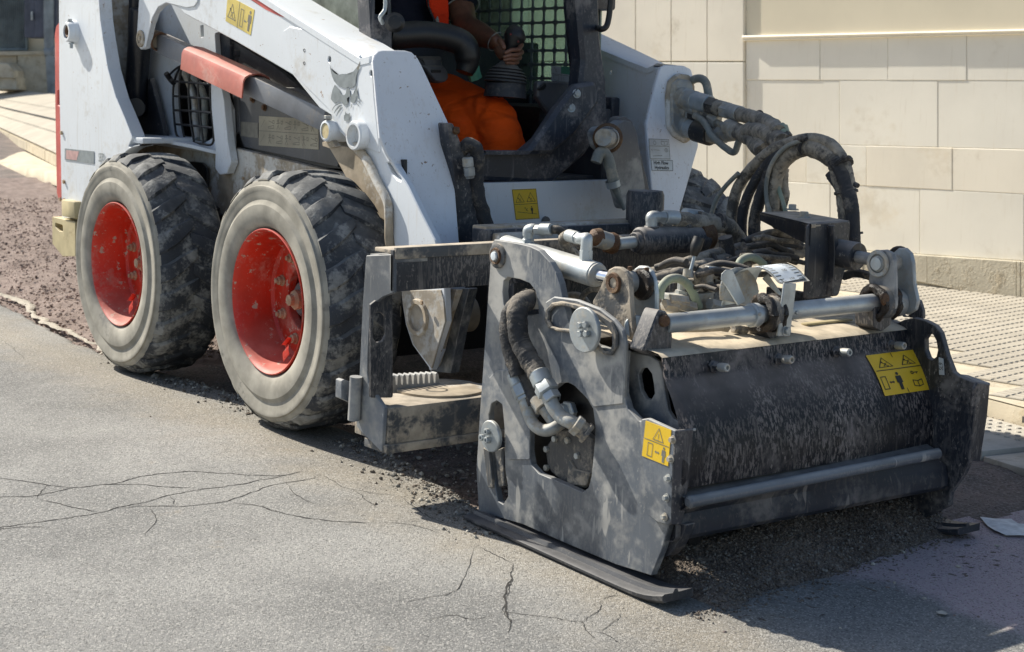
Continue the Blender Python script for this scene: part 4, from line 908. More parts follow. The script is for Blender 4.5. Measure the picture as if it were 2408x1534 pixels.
# raised overlay plates welded on the arm side
plateY('arm_overlay', [('A', 1810, 200), ('A', 1850, 172), ('A', 1930, 185), ('A', 2100, 250), ('A', 2300, 355), ('B', 255, 392), ('B', 335, 400), ('B', 345, 640), ('B', 380, 980), ('B', 205, 905), ('B', 70, 765), ('A', 2120, 720), ('A', 1960, 560), ('A', 1870, 462), ('A', 1810, 350), ('A', 1792, 260)], [[('S', cx+rx*math.cos(a), cy+ry_*math.sin(a)) for a in np.linspace(0, 2*PI, 13)[:-1]] for cx, cy, rx, ry_ in ((180, 220, 30, 60), (980, 488, 32, 58))], AY-.004, .006, W_, LD, .006, .002, 0)
plateY('arm_overlay', [('A', 885, -330), ('A', 1265, -330), ('A', 1262, 10), ('A', 1240, 42), ('A', 1190, 50), ('A', 1060, 18), ('A', 1010, 45), ('A', 972, 115), ('A', 945, 230), ('A', 930, 300), ('A', 898, 316), ('A', 874, 285), ('A', 888, 0)], [], AY-.004, .006, W_, LD, .008, .002)
lathe('link_pin', [(0, .030), (.006, .030), (.008, .026), (.008, .018), (.004, .017), (.004, .010), (.010, .008), (.010, 0)], atY('A', 903, 248, AY-.004), NY, WD_, LD, 24)
lathe('arm_cross_tube', [(-.16, .042), (.030, .042), (.034, .039), (.034, .032), (-.02, .030)], atY('B', 275, 868, AY), NY, W_, LD, 40)
lathe('arm_cross_tube', [(-.17, .052), (.006, .052), (.012, .049), (.012, .038), (-.04, .036), (-.12, .03), (-.12, 0)], atY('E', 585, 575, AY), NY, WD_, LD, 40)
bolt('grease_nipple', atY('E', 605, 488, AY-.015), NY, .007, .006, M_['nut'], LD, False)
plateY('arm_wear_plate', [('E', *p) for p in [(480, 418), (712, 412), (728, 470), (738, 600), (690, 760), (657, 880), (548, 735), (508, 615), (487, 500)]], [], AY-.003, .006, M_['dusty_white'], LD, .004, .0015)
# front plate of the arm
ft = atY('W', 881, 138, AY); fb = atY('E', 655, 890, AY); fn = V((-(fb.z-ft.z), 0, (fb.x-ft.x))).normalized(); fn = fn if fn.x > 0 else -fn
fo = ft+fn*.004
plateP('arm_front_plate', [('B', 340, 385), ('B', 348, 350), ('B', 372, 325), ('B', 400, 320), ('B', 545, 322), ('B', 590, 335), ('B', 625, 370), ('B', 650, 415), ('B', 815, 770), ('B', 832, 810), ('B', 850, 1020), ('B', 890, 1534), ('E', 862, 390), ('E', 800, 640), ('E', 700, 870), ('E', 655, 893), ('E', 650, 700), ('E', 600, 300), ('B', 700, 1534), ('B', 640, 1390), ('B', 556, 1190), ('B', 428, 985), ('B', 384, 880), ('B', 362, 640)], [], fo, fn, .012, WF, LD, .008, .003)
# shaded cast bracket and pipe behind the leg
plateY('link_mount', [('B', 10, 925), ('B', 40, 890), ('B', 110, 930), ('B', 215, 948), ('B', 330, 1100), ('B', 420, 1260), ('B', 440, 1534), ('E', 440, 200), ('E', 360, 100), ('B', 330, 1360), ('B', 255, 1260), ('B', 190, 1180), ('B', 120, 1050), ('B', 60, 950)], [], AY+.08, .05, WD_, LD, .01)
tube('steel_pipe', [atY('B', 220, 930, AY-.012), atY('B', 300, 1030, AY-.012), atY('B', 370, 1170, AY-.012), atY('B', 430, 1290, AY-.012), atY('B', 440, 1400, AY-.012), atY('B', 442, 1534, AY-.01), atY('E', 425, 170, AY)], .013, WD_, LD)
o = atY('B', 45, 838, AY-.02); lathe('link_pin', [(-.06, .032), (0, .032), (.006, .030), (.008, .024), (.004, .023), (.004, 0)], o, NY, W_, LD, 28); bolt('pin_tab', o+V((.005, .0, .033)), (0, 0, 1), .012, .012, M_['zinc_dusty'], LD, False)
plateY('pin_retainer', [('B', 12, 910), ('B', 70, 895), ('B', 105, 940), ('B', 60, 950), ('B', 15, 935)], [], AY-.015, .02, M_['white_dusty'], LD, .003)
lathe('pin_label_disc', [(0, .022), (.001, .022), (.0012, 0)], o+V((0, -.0045, 0)), NY, M_['ochre'], LD, 24)
# cat head emblem (grey flat print)
fS = lambda u, v: atY('S', u, v, AY-.0055)
cat = [[(195,320),(215,390),(250,450),(300,495),(365,515),(430,500),(520,500),(590,525),(640,455),(700,385),(740,330),(775,255),(765,350),(740,430),(710,510),(680,590),(682,640),(692,670),(672,720),(630,760),(580,770),(545,745),(515,772),(440,765),(370,735),(320,695),(275,640),(240,560),(215,470),(200,400)],
       [(285,705),(330,745),(375,800),(405,870),(435,908),(475,905),(498,870),(515,775),(565,770),(572,830),(585,900),(592,935),(560,938),(525,965),(525,1000),(548,1030),(540,1070),(500,1095),(455,1095),(425,1060),(405,1020),(340,1030),(280,1062),(240,1020),(212,980),(220,910),(240,820)],
       [(695,700),(708,760),(712,830),(735,925),(690,940),(690,990),(665,1045),(625,1058),(590,1035),(585,990),(600,940),(598,895),(640,885),(670,850),(685,780)],
       [(490,1215),(508,1255),(530,1275),(550,1270),(575,1240),(570,1290),(576,1340),(560,1390),(500,1405),(470,1395),(462,1350),(465,1290),(490,1280)],
       [(228,1200),(262,1130),(320,1070),(385,1045),(400,1060),(335,1085),(285,1130),(240,1200)], [(270,1255),(300,1180),(350,1110),(400,1088),(405,1105),(360,1135),(315,1195),(280,1258)], [(318,1310),(345,1230),(380,1160),(415,1122),(420,1135),(390,1180),(355,1250),(328,1312)],
       [(515,1100),(528,1100),(524,1140),(518,1190),(508,1140)], [(598,1080),(612,1080),(612,1130),(590,1175),(596,1130)],
       [(712,945),(760,970),(800,1010),(808,1035),(770,1000),(720,975),(700,970)], [(700,1000),(740,1015),(775,1045),(782,1070),(740,1040),(700,1018)], [(682,1045),(715,1065),(745,1095),(758,1120),(720,1090),(684,1060)]]
emb = bpy.data.objects.new('cat_head_emblem', None); sc.collection.objects.link(emb); emb.parent = LD; emb.location = fS(480, 800)-root_of(LD)
for q in cat: patch('emblem_shape', fS, q, .0008, M_['print_grey'], emb, NY)
patch('emblem_chip', fS, [(775,255),(765,350),(735,435),(705,390),(740,330)], .0012, M_['print_soft'], emb, NY)
# warning sticker and red flash on the boom
c = [atY('A', *q, AY-.0005) for q in ((1456, -28), (1627, 63), (1602, 226), (1443, 135))]; st, f, asp = sticker('warning_sticker', c, dirty('faded_yellow_sticker', (.66, .52, .13), amt=.3, up=0, rough=.5, specks=.1, bump=0), LD, NY)
warn_cells('w', st, f, NY, asp, [('line', .47, .0, (.47, 1.0)), ('tri', .22, .52, .33), ('fall', .23, .6, .4), ('frame', .60, .55, (.05, .33)), ('arrow', .74, .6, .11), ('man', .89, .5, .8)], M_['print_soft'], .03)
patch('red_flash', lambda u, v: atY('A', u, v, AY-.0002), [(1560, -30), (1700, 5), (1790, 55), (1862, 122), (1790, 105), (1700, 62), (1640, 20)], .001, M_['red'], LD, NY)
for p in ((1945, 323), (1945, 405)): lathe('plug_hole', [(0, .006), (.001, .005), (-.002, 0)], atY('A', *p, AY-.004), NY, M_['print'], LD, 12)
# rear boom side of the far arm, far arm front
fa = thing  # alias kept short
FY = 1.31
plateY('far_lift_arm', [('C', 5, 285), ('C', 150, 345), ('C', 262, 388), ('C', 300, 368), ('C', 340, 372), ('B', 2100, 740), ('B', 2110, 1420), ('B', 1860, 1330), ('B', 1860, 760), ('B', 1800, 600)], [[('B', 1855, 450), ('B', 1866, 450), ('B', 1866, 475), ('B', 1855, 475)]], FY, .02, W_, LD, .004)
fo2 = atY('B', 2185, 440, FY+.0)+V((.006, 0, 0)); fn2 = V((1, 0, .22)).normalized()
ffp = plateP('far_arm_front_plate', [('B', 2170, 450), ('B', 2178, 428), ('B', 2210, 415), ('C', 460, 360), ('C', 500, 380), ('C', 518, 440), ('C', 540, 800), ('C', 440, 1150), ('C', 440, 1400), ('C', 292, 1400), ('C', 290, 1140), ('C', 255, 680), ('C', 300, 480)], [], fo2, fn2, .015, WD_ if False else WF, LD, .01, .003)
bm = bmesh.new(); pr = None
for q, q2 in ((('C', -60, 258), ('C', -60, 155)), (('C', 5, 282), ('C', 15, 190)), (('C', 150, 342), ('C', 190, 272)), (('C', 262, 385), ('C', 365, 356)), (('C', 300, 367), ('C', 420, 358))):
    p = atY(*q, FY); p2 = atY(*q2, FY+.14)
    s_ = [bm.verts.new((p.x, FY-.004, p.z-.012)), bm.verts.new((p.x, FY-.004, p.z+.006)), bm.verts.new((p.x, FY+.010, p.z+.012)), bm.verts.new((p2.x, FY+.14, p2.z)), bm.verts.new((p2.x, FY+.14, p2.z-.02))]
    if pr: [bm.faces.new((pr[i], pr[(i+1) % 5], s_[(i+1) % 5], s_[i])) for i in range(5)]
    pr = s_
emit('far_arm_top_strap', bm, W_, LD, True)
# coupler block recess on the far arm
plateP('coupler_frame', [('C', 372, 520), ('C', 385, 440), ('C', 430, 400), ('C', 500, 410), ('C', 525, 470), ('C', 528, 740), ('C', 480, 785), ('C', 410, 745), ('C', 375, 690)], [], fo2+fn2*.016, fn2, .02, M_['white_dusty'], LD, .02, .006)
plateP('coupler_block', [('C', 392, 520), ('C', 400, 455), ('C', 435, 428), ('C', 505, 440), ('C', 515, 480), ('C', 518, 730), ('C', 470, 760), ('C', 420, 720), ('C', 396, 680)], [], fo2+fn2*.024, fn2, .02, M_['zinc_dusty'], LD, .015, .006)
# labels on the far arm
c = [onP('C', *q, fo2, fn2) for q in ((265, 760), (376, 765), (384, 875), (272, 872))]; st, f, asp = sticker('coupler_label', c, M_['label_white'], ffp, fn2, .0016)
strokes('pictogram', f, [[(.02, .02), (.98, .02), (.98, .98), (.02, .98), (.02, .02)], [(.02, .36), (.98, .36)], circle(.27, .2, .09, asp), [(.6, .1), (.75, .13), (.9, .1), (.9, .28), (.75, .31), (.6, .28), (.6, .1)], [(.75, .13), (.75, .31)], circle(.82, .55, .09, asp), [(.82, .5), (.82, .6)], [(.1, .55), (.12, .52), (.14, .6)], [(.2, .55), (.5, .56)], [(.15, .85), (.6, .82)]], .02, .0022, M_['print_soft'], st, fn2, asp)
c = [onP('C', *q, fo2, fn2) for q in ((276, 876), (396, 880), (398, 938), (282, 936))]; st, f, asp = sticker('high_flow_label', c, M_['label_white'], ffp, fn2, .0016)
text('lettering', 'High Flow', f, .45, .28, .46, M_['print'], st, fn2, asp, .0022, 0, .95, .02); text('lettering', 'Hydraulics', f, .48, .72, .44, M_['print'], st, fn2, asp, .0022, 0, .95, .02)
strokes('border', f, [[(.01, .02), (.99, .02), (.99, .98), (.01, .98), (.01, .02)]], .04, .0022, M_['print'], st, fn2, asp)
# --- chassis front --------------------------------------------------------
BX = .205
body = plateX('front_body_panel', [(.38, .46), (.38, .735), (1.30, .735), (1.30, .46)], [], BX, .03, W_, LD, .01)
box('chassis', (-1.5, .34, .22), (.19, 1.34, .56), M_['black_clean'], LD, .01)
box('tilt_housing', (-.9, .42, .56), (.165, 1.26, .73), M_['black_clean'], LD, .01)
plateY('far_side', [(-1.6, .3), (-1.6, 1.3), (-.9, 1.3), (-.4, .85), (.2, .8), (.2, .3)], [], 1.36, .03, W_, LD, .02)
c = [atX('B', *q, BX) for q in ((1226, 1212), (1380, 1206), (1403, 1398), (1250, 1407))]; st, f, asp = sticker('warning_sticker', c, M_['yellow'], body, NXv, .0012)
warn_cells('w', st, f, NXv, asp, [('line', .03, .5, (.97, .49)), ('tri', .27, .29, .17), ('tri', .73, .28, .17), ('fall', .27, .35, .14), ('fall', .73, .34, .14), ('man', .72, .70, .26), ('fall', .5, .68, .15), ('line', .12, .74, (.9, .84)), ('frame', .5, .5, (.485, .485))], None, .014)
lathe('plug', [(0, .016), (.006, .015), (.007, 0)], atX('B', 1440, 1415, BX), NXv, M_['darkgrey'], LD, 20)
# bucket cylinder on the far side with its pin, and the hose beside it
ba = atX('B', 1950, 830, .50); bb = atX('B', 2020, 1340, .56)
def obar(name, pts, X, th, mat, r=.02): return plateX(name, pts, [], X, th, mat, LD, r)
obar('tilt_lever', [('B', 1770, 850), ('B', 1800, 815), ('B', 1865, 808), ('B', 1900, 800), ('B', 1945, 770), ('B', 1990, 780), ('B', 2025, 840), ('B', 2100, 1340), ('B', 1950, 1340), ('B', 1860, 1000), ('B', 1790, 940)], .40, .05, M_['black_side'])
obar('tilt_lever', [('B', 1880, 800), ('B', 1905, 755), ('B', 1945, 742), ('B', 1995, 775), ('B', 2020, 860), ('B', 2130, 1310), ('B', 2070, 1310)], .36, .04, M_['darkgrey'])
rod('lever_pin', atX('B', 1810, 880, .48), atX('B', 1880, 885, .38), .027, M_['zinc_dusty'], LD, 28)
lathe('lever_pin_seal', [(0, .037), (.012, .046), (.02, .036)], atX('B', 1840, 885, .44), (-1, .8, 0), M_['rust'], LD, 24)
tube('hose', [atX('B', 1765, 1040, .46), atX('B', 1790, 975, .46), atX('B', 1835, 1000, .46), atX('B', 1870, 1130, .46), atX('B', 1890, 1200, .46)], .017, M_['hose_grey'], LD, wr=.1)
tube('hose_pin', [atX('B', 1868, 1160, .46), atX('B', 1900, 1240, .46), atX('B', 1945, 1340, .46)], lambda t: .014*(1-.6*t), M_['hose_grey'], LD)
lathe('clip', [(0, .022), (.02, .022)], atX('B', 1868, 1155, .46), (0, .35, -1), M_['zinc'], LD, 16)
# near bucket cylinder (grey bar beside the arm) with hose and couplings
nb = plateX('tilt_cylinder_cover', [('B', 815, 785), ('B', 850, 790), ('B', 905, 930), ('B', 1000, 1290), ('B', 1072, 1534), ('E', 900, 390), ('E', 890, 150), ('B', 890, 1534), ('B', 855, 1100), ('B', 830, 900)], [], .42, .05, M_['black'], LD, .01)
tube('hose', [atX('B', 905, 960, .40), atX('B', 940, 930, .42), atX('B', 985, 940, .43), atX('B', 1005, 1010, .43), atX('B', 1000, 1120, .42), atX('B', 1010, 1260, .42), atX('B', 1050, 1400, .42), atX('B', 1085, 1534, .42)], .021, M_['hose_dark'], LD, wr=.22)
for q, d in (((945, 1040), 0), ((955, 1100), 0)): lathe('coupling', [(-.016, .012), (-.012, .016), (.010, .016), (.013, .013), (.018, .012)], atX('B', *q, .45), (0, .15, -1), M_['zinc_dusty'], LD, 8)
lathe('rusty_end', [(0, .006), (.006, .012), (.02, .010), (.022, 0)], atX('B', 868, 860, .42), (0, 0, 1), M_['rust'], LD, 16)
# --- cab ----------------------------------------------------------------
CB = M_['cab']
def cabX(z): return .0+.0*z
cb = thing('x', (0, 0, 0), None, None) if False else None
CF = .20
frame = plateX('cab_front_frame', [('B', 1640, -40), ('B', 1790, -40), ('B', 1800, 250), ('B', 1835, 500), ('B', 1850, 780), ('B', 1700, 990), ('B', 1500, 1160), ('B', 1380, 1168), ('B', 1020, 1150), ('B', 900, 1140), ('B', 880, 930), ('B', 960, 925), ('B', 1030, 965), ('B', 1330, 968), ('B', 1420, 890), ('B', 1560, 680), ('B', 1660, 560), ('B', 1680, 380)], [], CF, .07, CB, LD, .02, .012)
plateX('cab_frame_lip', [('B', 1640, 540), ('B', 1770, 520), ('B', 1800, 640), ('B', 1640, 860), ('B', 1490, 985), ('B', 1330, 990), ('B', 1040, 990), ('B', 1040, 965), ('B', 1330, 965), ('B', 1400, 870), ('B', 1560, 640)], [], CF+.03, .04, CB, LD, .02, .012)
plateX('cab_post', [('B', 318, -40), ('B', 462, -40), ('B', 470, 330), ('B', 420, 330), ('B', 335, 260)], [], .05, .08, CB, LD, .01, .008)
plateX('cab_post', [('B', 1588, -40), ('B', 1680, -40), ('B', 1690, 540), ('B', 1640, 570), ('B', 1632, 480), ('B', 1590, 60)], [], .09, .03, CB, LD, .006, .004)
tube('grab_handle', [atX('B', 1778, 180, CF), atX('B', 1800, 188, CF+.05), atX('B', 1830, 170, CF+.06), atX('B', 1845, 120, CF+.06), atX('B', 1855, 40, CF+.06), atX('B', 1862, -60, CF+.06)], .0095, M_['black_clean'], LD)
tube('grab_handle', [atX('B', 400, 150, .1), atX('B', 385, 110, .12), atX('B', 415, 60, .12), atX('B', 418, -30, .12)], .006, M_['zinc'], LD)
lathe('mirror_knob', [(-.02, .024), (0, .03), (.012, .02), (.014, 0)], atX('B', 478, 145, .1), (.8, -.5, .1), M_['black_clean'], LD, 20)
for q in ((1640, 600), (1605, 690)): bolt('bolt', atX('B', *q, CF+.03), (1, -.2, .2), .010, .008, M_['zinc'], LD)
# roof, rear wall, side posts (above the picture, they shade the seat)
box('cab_roof', (-1.05, .36, 1.98), (.16, 1.30, 2.05), CB, LD, .03)
box('cab_rear_wall', (-1.02, .40, .8), (-.98, 1.26, 2.0), M_['black_clean'], LD, .01)
box('cab_floor', (-.95, .42, .70), (.10, 1.24, .72), M_['darkgrey'], LD, .005)
for y in (.37, 1.245): box('cab_side_post', (-1.03, y, .8), (-.93, y+.045, 2.0), CB, LD, .01)
box('cab_side_beam', (-.95, 1.235, .82), (.10, 1.275, 1.0), CB, LD, .01)
box('near_cab_side', (-.95, .412, .75), (.06, .43, 1.13), M_['black_clean'], LD, .004)
box('cab_post_top', (-.02, .335, 1.22), (.05, .40, 2.0), CB, LD, .01); box('cab_post_top', (.0, 1.10, 1.28), (.08, 1.26, 2.0), CB, LD, .01)
# far window mesh: pressed lattice with square openings
zs = 1.225; MZ = .0
lat = []; X0, X1, Z0, Z1 = -.90, .04, .96, 1.96; px_ = .0635; pz = .0475
nxh = int((X1-X0)/px_); nzh = int((Z1-Z0)/pz)
for i in range(nxh):
    for j in range(nzh):
        x, z_ = X0+.006+i*px_, Z0+.006+j*pz
        lat.append(rounded([(x, z_), (x+px_-.009, z_), (x+px_-.009, z_+pz-.009), (x, z_+pz-.009)], .009, 2))
solid('window_lattice', [[(X0, Z0), (X1, Z0), (X1, Z1), (X0, Z1)]]+lat, .006, Matrix.Translation((0, zs, 0)) @ MY, M_['lattice'], LD, .0012)
box('window_pane', (-.93, zs+.012, .96), (.03, zs+.016, 1.97), M_['glass'], LD, 0)
box('side_window', (-.93, .405, 1.13), (.0, .409, 1.97), M_['glass_dusty'], LD, 0)
c = [atY('B', *q, zs-.004) for q in ((1478, 422), (1640, 430), (1645, 560), (1480, 518))]; st, f, asp = sticker('cab_label', c, M_['label_white'], LD, NY)
patch('label_band', f, [(.4, .0), (1, .0), (1, .42), (.4, .42)], .0014, M_['label_green'], st, NY)
warn_cells('w', st, f, NY, asp, [('fall', .2, .25, .3), ('book', .7, .22, .25), ('excl', .5, .7, .3), ('fall', .75, .7, .25), ('frame', .2, .72, (.1, .15)), ('line', .0, .5, (1, .5)), ('line', .4, 0, (.4, 1))], M_['print_soft'], .02)
# seat, seat bar, joystick
box('seat_cushion', (-.78, .58, .80), (-.25, 1.08, .90), M_['black_clean'], LD, .04)
box('seat_back', (-.93, .60, .85), (-.76, 1.06, 1.50), M_['black_clean'], LD, .05)
tube('seat_bar', [atX('Q', 20, 330, -.12), atX('Q', 110, 345, -.12), atX('Q', 330, 330, -.12), atX('Q', 560, 350, -.10), atX('Q', 720, 400, -.08), atX('Q', 790, 480, -.07), atX('Q', 800, 600, -.07), atX('Q', 770, 700, -.07)], lambda t: .042 if t < .8 else .042-.07*(t-.8), M_['black_clean'], LD, 20)
box('control_console', (-.5, .42, .78), (-.06, .60, 1.0), M_['black_clean'], LD, .03)
box('control_console', (-.6, 1.05, .78), (-.05, 1.22, .97), M_['black_clean'], LD, .03)
tube('joystick_boot', [atX('Q', 1160, 935, -.02), atX('Q', 1165, 860, -.02), atX('Q', 1165, 790, -.02)], lambda t: .070-.006*t, M_['boot'], LD, 28, 4)
bm = bmesh.new(); P0 = atX('Q', 1165, 800, -.02); P1 = atX('Q', 1185, 590, -.02); prof = []
L_ = (P1-P0).length
for i in range(21):
    t = i/20; r_ = .066*(1-t)+.020*t+.012*math.sin(t*PI); prof.append((t*L_, r_+(.0045 if i % 3 else -.004)*(1 if t < .75 else .2)))
bm_lathe(bm, prof, P0, P1-P0, 32); emit('joystick_bellows', bm, M_['boot'], LD, True, None, 60)
tube('joystick_grip', [atX('Q', 1190, 610, -.02), atX('Q', 1205, 520, -.02), atX('Q', 1225, 440, -.02), atX('Q', 1250, 370, -.02), atX('Q', 1275, 320, -.02), atX('Q', 1310, 285, -.02)], lambda t: (.017 if t < .3 else .017+.019*min(1, (t-.3)/.3))*(1 if t < .7 else math.sqrt(max(.02, 1-((t-.7)/.3)**2))), M_['black_clean'], LD, 24, 12)
for q in ((1212, 330), (1285, 400)): bolt('button', atX('Q', *q, .012), NXv, .004, .003, M_['darkred'], LD, False)
plateX('side_cover', [('Q', 1478, 800), ('Q', 1500, 775), ('Q', 1810, 785), ('Q', 1815, 860), ('Q', 1750, 1000), ('Q', 1625, 1140), ('Q', 1560, 1060), ('Q', 1475, 930)], [], .02, .03, M_['darkgrey'], LD, .012, .006)
plateX('cover_button', [('Q', 1482, 850), ('Q', 1555, 790), ('Q', 1560, 830), ('Q', 1535, 865), ('Q', 1485, 868)], [], .03, .01, M_['black_clean'], LD, .006)
box('footwell', (-.3, .48, .72), (.06, 1.22, .74), M_['darkgrey'], LD, .005)
box('footwell_side', (-.6, 1.20, .72), (.10, 1.235, .96), M_['darkgrey'], LD, .005)
tube('lap_belt', [atX('Q', 850, 640, -.1), atX('Q', 860, 700, -.1), atX('Q', 880, 760, -.1)], .022, M_['label_green'], LD, 6)
# quick coupler frame across the front
qx = .68
box('coupler_crossbar', (qx-.07, .31, .585), (qx, 1.20, .645), M_['black'], LD, .006)
box('coupler_crossbar', (qx-.075, .315, .625), (qx-.01, 1.20, .652), M_['white_dusty'], LD, .004)
box('coupler_crossbar', (qx-.02, .33, .60), (qx+.03, .56, .635), M_['white_dusty'], LD, .006)
plateY('coupler_side', [('E', 712, 408), ('E', 812, 408), ('E', 760, 560), ('E', 700, 800), ('E', 665, 893), ('E', 690, 760), ('E', 742, 600)], [], .24, .02, M_['white_dusty'], LD, .004)
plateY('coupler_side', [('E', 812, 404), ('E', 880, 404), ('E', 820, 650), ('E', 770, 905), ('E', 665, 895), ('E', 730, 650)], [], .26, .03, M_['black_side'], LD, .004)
box('coupler_plate', (.56, .40, .15), (.60, 1.25, .60), M_['black'], LD, .006)
lathe('head_post', [(0, .055), (.10, .055), (.112, .050), (.114, 0)], V(atX('F', 1570, 250, qx)), (0, 0, 1), M_['black'], LD, 32)
# ------------------------------------------------------------------ cold planer attachment
PL = thing('cold_planer', (1.35, .5, -.04), 'dust covered black road milling attachment with hydraulic hoses mounted on the loader front', 'planer')
BK, BS, ZN, DR = M_['black'], M_['black_side'], M_['zinc'], M_['drum']
PY = .05
motor = [('H', *p) for p in [(600, 205), (618, 160), (655, 130), (700, 124), (750, 150), (800, 205), (838, 270), (850, 370), (842, 500), (828, 640), (812, 700), (780, 727), (700, 690), (620, 655), (540, 622), (500, 575), (487, 500), (488, 400), (505, 320), (560, 250)]]
slot = [('H', *p) for p in [(268, 330), (266, 280), (278, 240), (310, 220), (342, 238), (352, 290), (352, 420), (356, 600), (370, 690), (372, 750), (345, 792), (318, 775), (304, 700), (285, 600), (272, 460)]]
win = [('M', *p) for p in [(535, 390), (560, 365), (640, 380), (700, 405), (735, 450), (752, 520), (758, 600), (700, 610), (620, 600), (565, 585), (535, 540), (528, 460)]]
plate_out = [('M', *p) for p in [(458, 150), (475, 126), (620, 150), (700, 168), (760, 195), (830, 270), (870, 340), (895, 410), (912, 500), (945, 640), (1000, 760), (1240, 835), (1310, 835), (1302, 1000), (1300, 1110), (1330, 1210), (1400, 1285)]]+\
    [('H', *p) for p in [(1130, 340), (1270, 400), (1262, 860), (1250, 915), (1215, 1040), (1157, 1182), (960, 1120), (700, 1010), (450, 900), (212, 832), (198, 600), (215, 330)]]+[('M', *p) for p in [(385, 1180), (400, 980), (418, 720), (440, 400)]]
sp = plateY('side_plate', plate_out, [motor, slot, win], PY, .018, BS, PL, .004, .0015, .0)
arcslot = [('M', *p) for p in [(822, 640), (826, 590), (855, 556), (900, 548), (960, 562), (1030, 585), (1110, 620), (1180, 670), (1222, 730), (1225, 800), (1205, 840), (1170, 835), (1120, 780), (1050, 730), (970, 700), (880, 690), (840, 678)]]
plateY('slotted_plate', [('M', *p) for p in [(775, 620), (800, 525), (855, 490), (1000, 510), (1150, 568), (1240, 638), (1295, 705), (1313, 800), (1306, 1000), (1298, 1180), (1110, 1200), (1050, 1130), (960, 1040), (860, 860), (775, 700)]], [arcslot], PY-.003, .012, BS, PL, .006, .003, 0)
plateY('slot_rim', [('M', *p) for p in [(790, 640), (800, 575), (840, 530), (900, 520), (1000, 540), (1130, 590), (1220, 650), (1255, 730), (1255, 810), (1220, 868), (1160, 858), (1100, 800), (1030, 755), (960, 722), (870, 712), (815, 690)]], [[('M', *p) for p in [(818, 640), (822, 590), (853, 554), (900, 546), (960, 560), (1030, 583), (1110, 618), (1182, 668), (1226, 730), (1229, 800), (1207, 843), (1168, 838), (1118, 782), (1048, 732), (968, 702), (880, 692), (838, 681)]]], PY-.012, .008, M_['dusty'], PL, .004, .003, 0)
# arc of the lower wear plate
plateY('lower_doubler', [('M', *p) for p in [(395, 1180), (408, 1080), (440, 1010), (490, 965), (555, 955), (590, 1000), (640, 1120), (660, 1200), (700, 1340), (700, 1534), (560, 1534), (545, 1400), (525, 1180), (490, 1155), (455, 1175), (440, 1250)]], [], PY-.004, .006, BS, PL, .006, .0015)
# discs with bolts
def disc(fr, cx, cy, r, Y, bolts, th=.009):
    o = atY(fr, cx, cy, Y); d = lathe('clamp_disc', [(0, 0), (0, r), (th-.002, r), (th, r-.002), (th, 0)], o, NY, ZN, PL, 48)
    for q in bolts:
        b = atY(fr, *q, Y-th); bolt('bolt', b, NY, .0080, .011, ZN, d, False, len(bolts) == 3)
disc('M', 1063, 702, .051, PY-.022, ((1033, 673), (1072, 670), (1038, 728), (1076, 727)))
disc('H', 288, 417, .039, PY-.012, ((268, 392), (240, 424), (268, 438)))
plateY('slide_bar', [('H', 235, 480), ('H', 268, 500), ('H', 290, 700), ('H', 262, 700)], [], PY-.006, .01, M_['dusty'], PL, .002)
plateY('slide_bar', [('H', 300, 500), ('H', 345, 480), ('H', 350, 690), ('H', 320, 700)], [], PY+.004, .01, M_['dusty'], PL, .002)
# top rear pin
o = atY('M', 503, 230, PY); lathe('pivot_pin', [(-.01, .030), (.006, .030), (.008, .026), (.008, .018), (.012, .016), (.014, 0)], o, NY, M_['dusty'], PL, 28)
lathe('pin_grease', [(.006, .021), (.013, .019), (.012, .013), (.006, .012)], o, NY, M_['rust'], PL, 24); lathe('pin_centre', [(.010, .011), (.017, .010), (.018, 0)], o, NY, M_['label_white'], PL, 20)
# guard with sticker, bolted hinge strip
gd = plateY('corner_guard', [('H', *p) for p in [(1092, 350), (1105, 325), (1140, 320), (1290, 388), (1275, 600), (1268, 895), (1245, 905), (1190, 890), (1135, 845), (1120, 700), (1105, 520)]], [], PY-.012, .010, BS, PL, .004, .002)
ga = atY('H', 1292, 388, PY-.012); gb_ = atY('H', 1268, 900, PY-.012)
plateP('corner_guard_front', [('H', 1292, 388), ('H', 1392, 378), ('H', 1375, 560), ('H', 1345, 830), ('H', 1318, 905), ('H', 1268, 905)], [], ga, V((ga.z-gb_.z, 0, -(ga.x-gb_.x))).normalized(), .008, BK, PL, .004, .002)
plateY('guard_back_plate', [('M', *p) for p in [(1310, 835), (1400, 855), (1470, 870), (1520, 905), (1545, 970), (1560, 1080), (1585, 1220), (1620, 1275), (1745, 1335), (1700, 1534), (1400, 1285), (1335, 1210), (1300, 1110)]], [[('M', *p) for p in [(1395, 990), (1415, 950), (1450, 945), (1480, 985), (1492, 1050), (1498, 1110), (1475, 1150), (1440, 1140), (1412, 1090)]]], PY+.05, .012, BS, PL, .006, .002, .004)
for q in ((1278, 437), (1267, 543), (1252, 648), (1243, 755), (1233, 860)): bolt('hinge_bolt', atY('H', *q, PY-.013), NY, .0062, .010, M_['zinc_dusty'], gd)
c = [atY('H', *q, PY-.0125) for q in ((1128, 333), (1268, 385), (1250, 583), (1107, 525))]; st, f, asp = sticker('warning_sticker', c, M_['yellow'], gd, NY)
warn_cells('w', st, f, NY, asp, [('line', .03, .48, (.97, .48)), ('tri', .55, .26, .2), ('excl', .55, .3, .2), ('frame', .28, .74, (.09, .18)), ('arrow', .55, .74, .09), ('man', .8, .74, .44)], M_['print_soft'], .02)
plateY('lip_hanger', [('H', *p) for p in [(1255, 905), (1350, 900), (1330, 960), (1290, 1030), (1250, 1075), (1212, 1082)]], [], PY+.02, .03, M_['black'], PL, .004)
